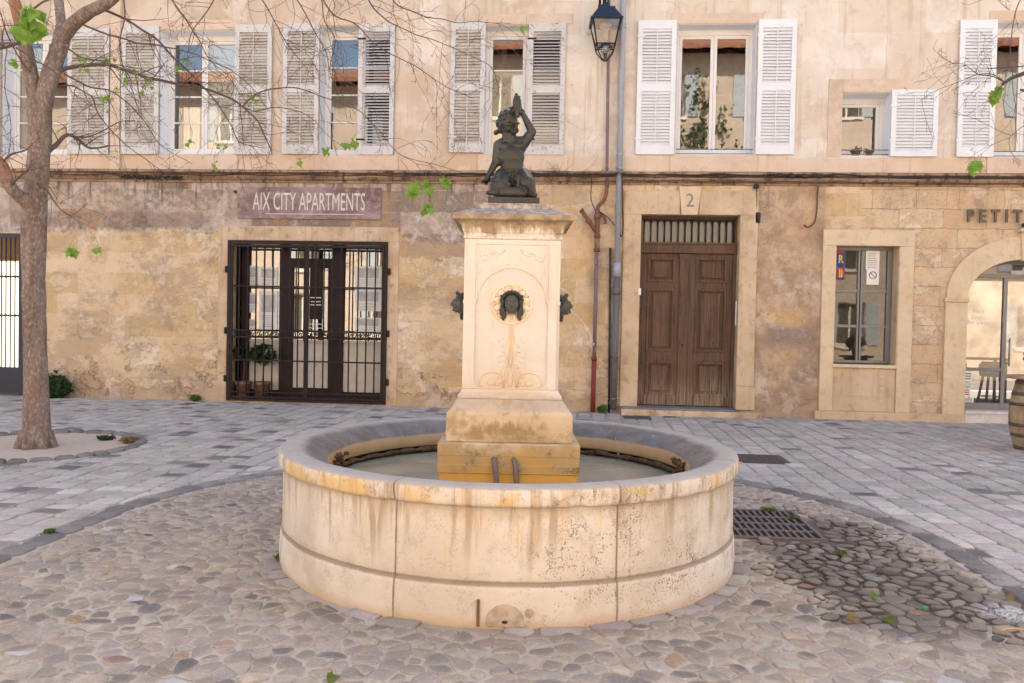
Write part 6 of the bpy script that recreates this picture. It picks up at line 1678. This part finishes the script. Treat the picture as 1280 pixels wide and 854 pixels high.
# the window posters at the café side
Yp = yw+.02
def poster(name, label, pa, pb, ta, tb): 
    x0, x1 = WX(pa, (ta+tb)/2, Yp), WX(pb, (ta+tb)/2, Yp); z1, z0 = WZ((pa+pb)/2, ta, Yp), WZ((pa+pb)/2, tb, Yp)
    return thing(name, label, 'poster', ((x0+x1)/2, Yp, z0)), x0, x1, z0, z1
t, x0, x1, z0, z1 = poster('poster', 'white printed notice with a prohibition circle in the upper window pane', 1082, 1099, 313, 356)
mb = MB(); mb.prism([(x0+.02, z0), (x1, z0), (x1, z1), (x0, z1), (x0, z0+.27), (x0+.02, z0+.27)], Yp-.003, Yp); mb.build('sheet', M_paper, t)
mb = MB(); xc_ = (x0+x1)/2+.01; zc_ = z0+.17; rr_ = .062
mb.tube([(xc_+rr_*math.cos(2*math.pi*i/24), Yp-.006, zc_+rr_*math.sin(2*math.pi*i/24)) for i in range(24)], .009, 6, close=True); mb.tube([(xc_-rr_*.7, Yp-.006, zc_+rr_*.7), (xc_+rr_*.7, Yp-.006, zc_-rr_*.7)], .008, 6)
for i in range(9): mb.box(x0+.03, x1-rnd.uniform(.03, .08), Yp-.0055, Yp-.004, z1-.06-.032*i, z1-.052-.032*i)
mb.build('print', M_ink, t)
for lab, ta, tb, gl in (('blue and red poster with yellow figures, upper one in the window corner', 312, 332, 'R'), ('red and blue poster with yellow strokes, lower one in the window corner', 333, 350, 'II')):
    t, x0, x1, z0, z1 = poster('poster', lab, 1044, 1056, ta, tb)
    x0 = WX0+.092
    mb = MB(); mb.box(x0, x1, Yp-.003, Yp, z0, z1); mb.build('sheet', M_blueink, t)
    mb = MB(); mb.box(x0+.01, x1-.01, Yp-.005, Yp-.0035, (z1-.07 if gl == 'R' else z0+.05), (z1-.015 if gl == 'R' else z1-.02)); mb.build('band', M_redink, t)
    g = text_mb(gl, .2, .002, Matrix.Translation(((x0+x1)/2, Yp-.008, z0+.05)), sx=.7, bold=.006); g.build('print', M_yelink, t)
t, x0, x1, z0, z1 = poster('poster', 'small white opening notice low on the café door glass', 1205, 1216, 463, 476)
def put(name, label, pa, pb, ta, tb, mats):
    Y = ya+.02; x0 = max(WX(pa, (ta+tb)/2, Y), AXC-AA+.055); x1 = WX(pb, (ta+tb)/2, Y); z1, z0 = WZ(1210, ta, Y), WZ(1210, tb, Y)
    t = thing(name, label, 'sticker', ((x0+x1)/2, Y, z0))
    mb = MB(); mb.box(x0, x1, Y-.003, Y, z0, z1); mb.build('sheet', mats[0], t)
    mb = MB(); w_ = x1-x0; h_ = z1-z0
    for i in range(3): mb.box(x0+w_*.15, x1-w_*.15, Y-.005, Y-.0035, z0+h_*(.2+.25*i), z0+h_*(.32+.25*i))
    mb.build('print', mats[1], t)
bpy.data.objects.remove(t)
put('door_sticker', 'white notice with dark lines, topmost of the stickers on the café door', 1205, 1215, 464, 477, (M_paper, M_ink))
put('door_sticker', 'blue sticker, second down on the café door glass', 1204, 1213, 478, 484, (M_shutblue, M_paper))
put('door_sticker', 'white sticker printed in red, above the lowest on the café door', 1203, 1213, 485, 496, (M_paper, M_redink))
put('door_sticker', 'wide pale notice, lowest of the stickers on the café door', 1203, 1217, 497, 503, (M_paper, M_ink))

# bar furniture behind the café glass
def stool(x, y, label):
    t = thing('bar_stool', label, 'stool', (x, y, 0), 0, 'bar stools inside the café')
    mb = MB(); mb.lathe([(0, .76), (.17, .765), (.19, .785), (.185, .81), (.15, .825), (0, .82)], 20, (x, y, 0)); mb.build('seat', M_black, t)
    mb = MB(); mb.lathe([(.19, .81), (.205, .90), (.20, 1.0), (.185, .995), (.18, .83)], 16, (x, y, 0), a0=R(20), a1=R(160)); mb.build('backrest', M_black, t)
    for sx_2 in (-1, 1):
        for sy in (-1, 1):
            mb = MB(); mb.tube([(x+sx_2*.10, y+sy*.10, .765), (x+sx_2*.19, y+sy*.19, 0)], .012, 6); mb.build('leg', M_black, t)
    mb = MB(); mb.tube([(x+.165*math.cos(2*math.pi*i/20)*1.2, y+.165*math.sin(2*math.pi*i/20)*1.2, .30) for i in range(20)], .009, 5, close=True); mb.build('footrest', M_black, t)
stool(7.85, 1.15, 'black bar stool nearest the glass, in front of the high table'); stool(7.35, 1.35, 'black bar stool half hidden behind the café pier'); stool(8.45, 2.3, 'black bar stool on the far side of the high table')
t = thing('bar_table', 'dark high bar table standing behind the café door glass', 'table', (7.8, 1.8, 0))
mb = MB(); mb.box(7.2, 8.4, 1.55, 2.05, 1.06, 1.10); mb.build('tabletop', M_black, t, bevel=.005)
for a in (7.25, 8.35):
    for b in (1.6, 2.0): mb = MB(); mb.box(a-.02, a+.02, b-.02, b+.02, 0, 1.06); mb.build('leg', M_black, t)

# grey iron gate of the passage
t = thing('passage_gate', 'dark grey barred gate of the passage beyond the tree trunk', 'gate', ((PX0+PX1)/2, .05, 0))
y = .03; mb = MB(); zt_ = WZ(20, 292, y)
mb.box(PX1-.10, PX1-.0, y-.03, y+.03, .03, zt_); mb.box(PX0, PX0+.1, y-.03, y+.03, .03, zt_); mb.box(PX0+.1, PX1-.1, y-.03, y+.03, zt_-.08, zt_); mb.box(PX0+.1, PX1-.1, y-.02, y+.02, .05, .55)
for z in (1.55, 2.3): mb.box(PX0+.1, PX1-.1, y-.015, y+.015, z-.02, z+.02)
mb.build('frame', M_gateg, t, bevel=.003, seg=1)
mb = MB()
for i in range(1, 24): x = PX0+.1+(PX1-PX0-.2)*i/24; mb.tube([(x, y, .5), (x, y, zt_-.05)], .012, 6)
mb.build('bars', M_gateg, t)
mb = MB(); Mc = Matrix.Translation((-20.2, 13.0, 0)) @ Matrix.Rotation(R(20), 4, 'Z'); mb.box(-.15, .15, -5, 9, -.2, 4.2, Mc); tag(mb.build('courtyard_wall', simple('white_courtyard_wall', (.60,.52,.40), .9)), 'white courtyard wall seen through the passage gate', 'wall')

mb = MB(); mb.box(8.0, 19.0, 13.0, 13.3, -.2, 5.0); tag(mb.build('courtyard_wall', simple('added_backdrop_wall', (.36,.345,.32), .9, var=.4, scale=1.2)), 'added pale wall behind the rear opening, a bright backdrop for the dark café', 'wall')
t = thing('climber', 'leafy climber on the taller house across the square, mirrored in the white shuttered window', 'climber', (4.6, -21.4, 0))
for (bx, tops) in ((3.6, ((3.2, 11.6), (4.3, 10.6), (3.0, 9.4))), (5.8, ((5.4, 12.6), (6.3, 11.3), (5.2, 10.0), (6.6, 9.6)))):
    sb = MB(); lb = MB()
    for (tx, tz) in tops:
        pth = smooth_path([(bx, -21.5, 0), (bx+.15, -21.48, 4), (bx-.2, -21.46, 7.5), ((bx+tx)/2, -21.45, tz-1.2), (tx, -21.42, tz)], 6); sb.tube(pth, .022, 6)
        for i in range(12):
            p = pth[rnd.randrange(12, len(pth))]; q = p+Vector((rnd.gauss(0, .5), .03, rnd.gauss(.2, .4))); sb.tube(smooth_path([p, (p+q)/2+Vector((0, .04, .08)), q], 3), .008, 5)
            for k in range(9): leaf(lb, q+Vector((rnd.gauss(0, .14), rnd.uniform(.0, .12), rnd.gauss(0, .14))), rnd.uniform(.10, .2))
    sb.build('stems', M_vine, t, fix=False); lb.build('leaves', M_leafd, t, fix=False)

# ---- pipes
def pipe(name, label, segs):
    xs_ = segs[0]; t = thing(name, label, 'drainpipe', (xs_[1][-1][0], xs_[1][-1][1], 0))
    for part, pts, r, mt, extra in segs:
        mb = MB(); pth = smooth_path(pts, 5) if len(pts) > 2 else pts; mb.tube(pth, r, 16)
        for (zz, dr, hh) in extra:
            # collar on a straight pipe
            for a, b in zip(pth, pth[1:]):
                a, b = Vector(a), Vector(b); lo, hi = sorted((a.z, b.z))
                if lo <= zz <= hi and hi > lo: c = a+(b-a)*((zz-a.z)/(b.z-a.z)); mb.tube([c-Vector((0, 0, hh)), c+Vector((0, 0, hh))], r+dr, 16); break
        mb.build(part, mt, t)
    return t
yp = -.10
def PP(x, y, Y=yp): return tuple(T(x, y, Y))
zx = WX(779, 0, yp); 
top_ = Vector(PP(779, 0)); bot_ = Vector(PP(767, 505)); dirn = (top_-bot_).normalized()
gp = pipe('zinc_downpipe', 'grey zinc downpipe running the full height beside the oak door', [
    ('pipe', [tuple(top_+dirn*5.0), tuple(Vector(PP(771.5, 330)))], .052, M_zinc, [(WZ(778, 36), .010, .03), (WZ(774, 195), .010, .03), (WZ(772, 212), .008, .02), (9.5, .01, .03)]),
    ('boot', [PP(771.5, 345), PP(766.5, 512)], .060, mat_metal('dark_stained_pipe', (.17,.155,.15), (.09,.07,.06), .6, .7), [(WZ(770, 364), .012, .07), (WZ(769, 445), .008, .02), (WZ(768, 498), .008, .02)])])
mb = MB(); mb.tube([PP(771.5, 329), PP(771.2, 346)], .068, 16); mb.build('collar', M_zinc, gp)
rp = pipe('waste_pipe', 'thin mauve waste pipe with rusty branch joint and red foot', [
    ('pipe', [PP(763, -120, -.07), PP(760.5, 60, -.07), PP(758.5, 225, -.07)], .026, M_pvc, []),
    ('swan_neck', [PP(758.5, 222, -.07), PP(758.3, 238, -.08), PP(755, 250, -.10), PP(748, 258, -.11), PP(746.5, 268, -.11)], .033, M_rustpipe, []),
    ('branch_joint', [PP(746.8, 262, -.11), PP(746.5, 290, -.11), PP(746, 315, -.11)], .046, M_rustpipe, [(WZ(746, 272), .014, .04), (WZ(746, 296), .010, .03), (WZ(746, 313), .012, .03)]),
    ('lower_pipe', [PP(745.8, 316, -.11), PP(742.8, 448, -.11)], .034, M_pvc, [(WZ(745, 330), .004, .02)]),
    ('foot', [PP(742.8, 446, -.11), PP(740.8, 515, -.11)], .043, M_redpipe, [(WZ(742.5, 448), .008, .03)])])
mb = MB(); mb.tube([PP(745, 290, -.13), PP(735, 275, -.15), PP(727, 263, -.17)], .036, 12); mb.tube([PP(738, 279, -.145), PP(734, 274, -.152)], .048, 12); mb.tube([PP(727.5, 263.5, -.168), PP(726, 262, -.17)], .043, 12); mb.tube([PP(746, 264, -.11), PP(756, 272, -.11), PP(757, 280, -.11)], .028, 10); mb.build('side_inlet', M_rustpipe, rp)
mb = MB(); mb.tube([PP(763, 310, -.05), PP(761, 516, -.05)], .020, 10)
tag(mb.build('conduit', mat_metal('black_conduit', (.05,.045,.045), (.2,.16,.13), .5)), 'thin dark conduit tucked behind the grey downpipe', 'conduit')

# ---- street lantern on its wall bracket
YL = -.42
lc = T(757, 40, YL); 
ln = thing('wall_lantern', 'black four sided street lantern with blue lit roof hanging before the downpipes', 'lantern', (lc.x, YL, T(757, 76, YL).z), CYAW*.6)
zT, zE, zM, zB = T(757, 13, YL).z, T(757, 28, YL).z, T(757, 58, YL).z, T(757, 76, YL).z
LMx = WM[ln.name]; z_0 = LMx.translation.z
def lz(z): return z-z_0
wt, wb = .250, .150
mb = MB()
for s0 in (-1, 1):
    for s1 in (-1, 1): mb.tube([(s0*wt*.97, s1*wt*.97, lz(zE)), (s0*wb, s1*wb, lz(zM)-.05)], .014, 4)
for s0, s1, w_, z_ in ((0, 0, wb+.014, lz(zM)),):
    for a, b in (((-w_, -w_), (w_, -w_)), ((w_, -w_), (w_, w_)), ((w_, w_), (-w_, w_)), ((-w_, w_), (-w_, -w_))): mb.tube([(a[0], a[1], z_), (b[0], b[1], z_)], .012, 4)
for s0 in (-1, 1):
    mb.tube(smooth_path([(s0*wb, -wb, lz(zM)-.02), (s0*wb*.9, -wb*.7, lz(zM)-.10), (s0*.05, -.02, lz(zB)+.02), (0, 0, lz(zB)-.01)], 4), .010, 6)
    mb.tube(smooth_path([(s0*wb, wb, lz(zM)-.02), (s0*wb*.9, wb*.7, lz(zM)-.10), (s0*.05, .02, lz(zB)+.02), (0, 0, lz(zB)-.01)], 4), .010, 6)
mb.build('frame', M_black, ln, local=True)
mb = MB(); sq(mb, [(.268, lz(zE)-.03), (.285, lz(zE)), (.262, lz(zE)+.012), (.150, lz(zT)-.01), (.150, lz(zT)+.02), (.06, lz(zT)+.05), (.05, lz(zT)+.13)]); mb.build('roof', M_blue, ln, local=True, bevel=.004)
for k in range(4):
    Mk = Matrix.Rotation(k*math.pi/2, 4, 'Z'); mb = MB(); a = [(-wt+.03, -wt+.004, lz(zE)-.02), (wt-.03, -wt+.004, lz(zE)-.02), (wb-.005, -wb-.001, lz(zM)), (-wb+.005, -wb-.001, lz(zM))]
    mb.quad(*[tuple(Mk @ Vector(q)) for q in a]); mb.build('pane', M_lampglass, ln, local=True)
mb = MB(); mb.lathe([(.0, lz(zE)-.03), (.11, lz(zE)-.035), (.10, lz(zE)-.10), (.05, lz(zE)-.13), (.045, lz(zE)-.30), (.02, lz(zE)-.34), (0, lz(zE)-.345)], 20); mb.build('lamp_bulb', simple('frosted_bulb', (.30,.28,.28), .3), ln, local=True)
mb = MB(); mb.lathe([(.0, lz(zM)+.0), (wb*.9, lz(zM)+.0), (.07, lz(zM)-.10), (.03, lz(zB)+.0), (.0, lz(zB)-.01)], 12); mb.build('lower_bowl', M_lampglass, ln, local=True)
mb = MB(); 
mb.tube([(-.03, 0, lz(zT)+.1), (-.03, 0, lz(zT)+.75)], .035, 10); mb.tube(smooth_path([(-.03, 0, lz(zT)+.7), (-.03, .1, lz(zT)+.9), (-.03, .40, lz(zT)+.95)], 5), .03, 8); mb.tube([(-.11, 0, lz(zT)+.05), (-.11, .0, lz(zT)+.7)], .022, 8)
mb.tube([(.03, 0, lz(zT)+.1), (.03, 0, lz(zT)+.7)], .014, 8); mb.box(-.14, .06, -.03, .03, lz(zT)+.05, lz(zT)+.09); mb.build('bracket', M_black, ln, local=True)
mb = MB(); x, z = W(735.5, 40); mb.tube([(x, -.001, z), (x, -.03, z)], .055, 16); mb.tube([(x, -.03, z), (x, -.05, z)], .02, 10)
tag(mb.build('wall_rosette', M_shutw), 'pale round fixing plate on the wall beside the lantern', 'fixing')

# ---- cables along the string course, dry creeper on the ledge
def cable(label, pts, r, Y0=-.12, mat=None):
    P3 = [Vector(T(x, y, Y0+rnd.uniform(-.012, .012))) for x, y in pts]
    mb = MB(); mb.tube(smooth_path(P3, 5), r, 6); return tag(mb.build('cable', mat or M_cable), label, 'cable', None)
cable('thick black cable sagging along the top of the string course', [(505+i*26, 216.5+(i % 3)*.9+i*.06) for i in range(22)]+[(1090, 220.5), (1150, 221), (1210, 222), (1290, 223)], .015)
cable('thin dark cable lying below the thick one on the string course', [(60+i*40, 217+(i % 2)*1.6+i*.16) for i in range(31)], .009, -.115)
cable('thin brown cable stapled along the lower edge of the moulding', [(780+i*34, 225+(i % 2)*1.0+i*.3) for i in range(16)], .009, -.10, M_vine)
cable('grey cable loop hanging over the branch joint of the waste pipe', [(740,218),(739,235),(739,250),(744,262),(752,266),(762,274),(768,282)], .009, -.15)
cable('black cable running down beside the grey downpipe', [(777,216),(778,240),(778,262),(779,282),(777,296),(774,290)], .011, -.13)
cable('brown cable with hooked end hanging beside the stone window surround', [(1025,222),(1022,240),(1021,262),(1018,278),(1010,284),(1005,281)], .012, -.03, M_vine)
mb = MB(); mb.tube([T(946, 233, -.05), T(946, 266, -.03)], .008, 6); mb.ellipsoid(T(945.5, 233, -.07), (.05, .05, .05), 12, 8); mb.box(WX(944, 272), WX(950, 272), -.04, -.002, WZ(946, 279), WZ(946, 266))
tag(mb.build('bell_switch', M_cable), 'dark bell fitting with cable and pale box beside the oak door', 'fitting')
for (pts, lab) in (([(970+i*2.2, 219+3*mnoise.noise((i*.3, 0, 1))) for i in range(26)], 'knotted dark cable bundle on the moulding above the eroded wall'),):
    mb = MB()
    for k in range(4): mb.tube(smooth_path([Vector(T(x, y+rnd.uniform(-1.5, 1.5), -.13-.01*k)) for x, y in pts], 2), .012, 6)
    for x in (975, 990, 1006, 1018, 1026, 1022, 1024): 
        c = T(x, 220+rnd.uniform(-1.5, 1.5), -.14); mb.ellipsoid(c, (.06, .04, .035), 8, 6)
    tag(mb.build('cable_bundle', M_cable), lab, 'cable')
def creeper(label, x0, x1, yy, n, L):
    mb = MB()
    for i in range(n):
        p = T(rnd.uniform(x0, x1), yy+rnd.uniform(-1.5, 2), -.12-rnd.uniform(0, .05)); d = Vector((rnd.choice((-1, 1))*rnd.uniform(.5, 1), rnd.uniform(-.4, .1), rnd.uniform(-.35, .45)))
        twig(mb, Vector(p), d, L*rnd.uniform(.4, 1.1), rnd.uniform(.002, .005), 1, .3)
    tag(mb.build('dry_creeper', M_vine, fix=False), label, 'creeper')
creeper('tangle of dry creeper stems on the ledge around the downpipes', 668, 790, 218, 120, .30)
creeper('dry creeper and moss on the ledge above the left plaster wall', 60, 250, 219, 90, .26)
creeper('sparse dry stems on the ledge above the mauve sign', 250, 560, 218, 70, .22)
mb = MB()
for i in range(70):
    p = T(rnd.uniform(150, 230), 221+rnd.uniform(-1, 2.5), -.10); mb.ellipsoid(p, (rnd.uniform(.02, .05), .03, rnd.uniform(.012, .025)), 7, 5)
tag(mb.build('moss_clump', simple('dark_moss', (.035,.032,.015), .95, var=.6, scale=30)), 'dark moss growing on the ledge near the pilaster foot', 'moss')
# door fittings
mb = MB(); x, z = W(799.5, 364, -.045); mb.box(x-.025, x+.025, -.055, -.04, z-.07, z+.05); tag(mb.build('door_bell', M_paper, bevel=.004), 'small white bell plate on the stone jamb of the oak door', 'bell')
mb = MB(); Yk = .05; x = DX1-.012; z0_, z1_ = WZ(918, 407, Yk), WZ(918, 377, Yk); mb.box(x-.015, x+.0, .02, .07, z0_, z1_); tag(mb.build('entry_plate', M_paper, bevel=.003), 'narrow white entry plate on the inner jamb of the oak door', 'plate')
# small plants on the little window sill
x0, x1, z0, z1 = U[5]
for (px, lab, cat, r_) in ((1070, 'round terracotta pot with dry plant on the small window ledge', 'potted plant', .085), (1087, 'little dark pot with trailing plant on the small window ledge', 'potted plant', .06)):
    x = WX(px, 192, .10); t = thing('sill_pot', lab, cat, (x, .12, z0+.009))
    mb = MB(); mb.lathe([(r_*.7, 0), (r_, r_*1.1), (r_*1.1, r_*1.12), (r_*1.1, r_*1.35), (r_*.9, r_*1.35), (0, r_*1.2)], 18, (x, .12, z0+.009), cap=True); mb.build('pot', M_terra, t)
    mb = MB()
    for i in range(26): leaf(mb, Vector((x+rnd.gauss(0, r_*.5), .10+rnd.gauss(0, .03), z0+r_*1.5+rnd.gauss(0, .02))), .05, Vector((rnd.gauss(0, 1), rnd.gauss(0, 1)-.5, rnd.uniform(-.8, .7))))
    mb.build('foliage', M_leafo if px == 1087 else M_leafdry, t, fix=False)

# ---- barrel table by the café door
bxp, byp = G(1294, 564); 
bt = thing('barrel_table', 'old oak barrel with iron hoops used as a table by the café door', 'barrel', (bxp, byp, 0))
hB = .98
mb = MB(); nS = 24
def br(z): u = z/hB; return .24+.085*math.sin(math.pi*u)
rows = [[(br(hB*i/14)*(1 if j % 6 else .985)*math.cos(2*math.pi*j/(nS*6)), br(hB*i/14)*(1 if j % 6 else .985)*math.sin(2*math.pi*j/(nS*6)), hB*i/14) for j in range(nS*6)] for i in range(15)]
ids = [mb.add([(bxp+x, byp+y, z) for x, y, z in r]) for r in rows]; mb.smooth = True
for a, b in zip(ids, ids[1:]):
    for j in range(nS*6): q = (j+1) % (nS*6); mb.face((a+j, a+q, b+q, b+j))
mb.smooth = False; mb.face([ids[-1]+j for j in range(nS*6)])
mb.build('staves', M_wood, bt)
for z in (.05, .22, .36, .64, .78, .93):
    mb = MB(); mb.lathe([(br(z-.02)-.002, z-.022), (br(z-.02)+.006, z-.022), (br(z+.02)+.006, z+.022), (br(z+.02)-.002, z+.022)], 40, (bxp, byp, 0)); mb.build('hoop', M_hoop, bt)
mb = MB(); mb.lathe([(0, hB+.001), (.36, hB+.001), (.365, hB+.02), (.36, hB+.042), (0, hB+.045)], 40, (bxp, byp, 0)); mb.build('tabletop', M_wood, bt)
pot_plant('table_plant', 'leafy green pot plant standing on the barrel table', bxp+.0, byp, .10, .16, .06, .19, 240, z0=hB+.046)

for stem_, grp_ in (('fallen_leaf', 'fallen leaves on the paving'), ('cable', 'cables along the string course'), ('door_sticker', 'stickers on the café door'), ('poster', 'posters in the ground floor window'), ('cover_plate', 'iron cover plates in the paving'),
                    ('dry_creeper', 'dry creeper stems on the ledge'), ('potted_shrub', 'potted shrubs inside the barred gate'), ('sill_pot', 'pots on the small window ledge'), ('courtyard_wall', 'courtyard walls behind the house')):
    for o in scene.objects:
        if o.parent is None and o.name.split('.')[0] == stem_ and 'label' in o: o['group'] = grp_
# ------------------------------------------------------------------ light, sky, camera
w = bpy.data.worlds.new('World'); scene.world = w; w.use_nodes = True
nt = w.node_tree; nt.nodes.clear()
SUN_EL, SUN_ROT = R(46), R(14)
sk = nt.nodes.new('ShaderNodeTexSky'); sk.sky_type = 'NISHITA'; sk.sun_disc = False; sk.sun_elevation = SUN_EL; sk.sun_rotation = SUN_ROT; sk.air_density = 1.0; sk.dust_density = 1.6; sk.ozone_density = 1.0
bg = nt.nodes.new('ShaderNodeBackground'); bg.inputs[1].default_value = .15
wo = nt.nodes.new('ShaderNodeOutputWorld'); nt.links.new(sk.outputs[0], bg.inputs[0]); nt.links.new(bg.outputs[0], wo.inputs[0])
sl = bpy.data.lights.new('sun', 'SUN'); sl.energy = 5.0; sl.angle = R(.5); sl.color = (1.0, .94, .85)
so = bpy.data.objects.new('sun', sl); COL.objects.link(so)
sd = Vector((math.sin(SUN_ROT)*math.cos(SUN_EL), math.cos(SUN_ROT)*math.cos(SUN_EL), math.sin(SUN_EL)))
so.rotation_euler = (-sd).to_track_quat('-Z', 'Y').to_euler(); so.location = (0, 40, 40)
cam = bpy.data.cameras.new('camera'); cam.sensor_width = 36; cam.lens = CF/1280*36; cam.clip_end = 600; cam.clip_start = .05
co_ = bpy.data.objects.new('camera', cam); COL.objects.link(co_)
mw_ = Matrix.Identity(4)
for i in range(3): mw_[i][0], mw_[i][1], mw_[i][2], mw_[i][3] = _R[i], _U[i], -_F[i], _C[i]
co_.matrix_world = mw_; scene.camera = co_
vs = scene.view_settings; vs.view_transform = 'Standard'; vs.look = 'None'; vs.gamma = 1; vs.use_curve_mapping = False; vs.exposure = 1.76; vs.use_white_balance = True; vs.white_balance_temperature = 6900; vs.white_balance_tint = 9
scene.render.engine = 'CYCLES'; cy = scene.cycles; cy.use_denoising = True; cy.max_bounces = 8; cy.diffuse_bounces = 5; cy.glossy_bounces = 4; cy.transparent_max_bounces = 12; cy.sample_clamp_indirect = 6
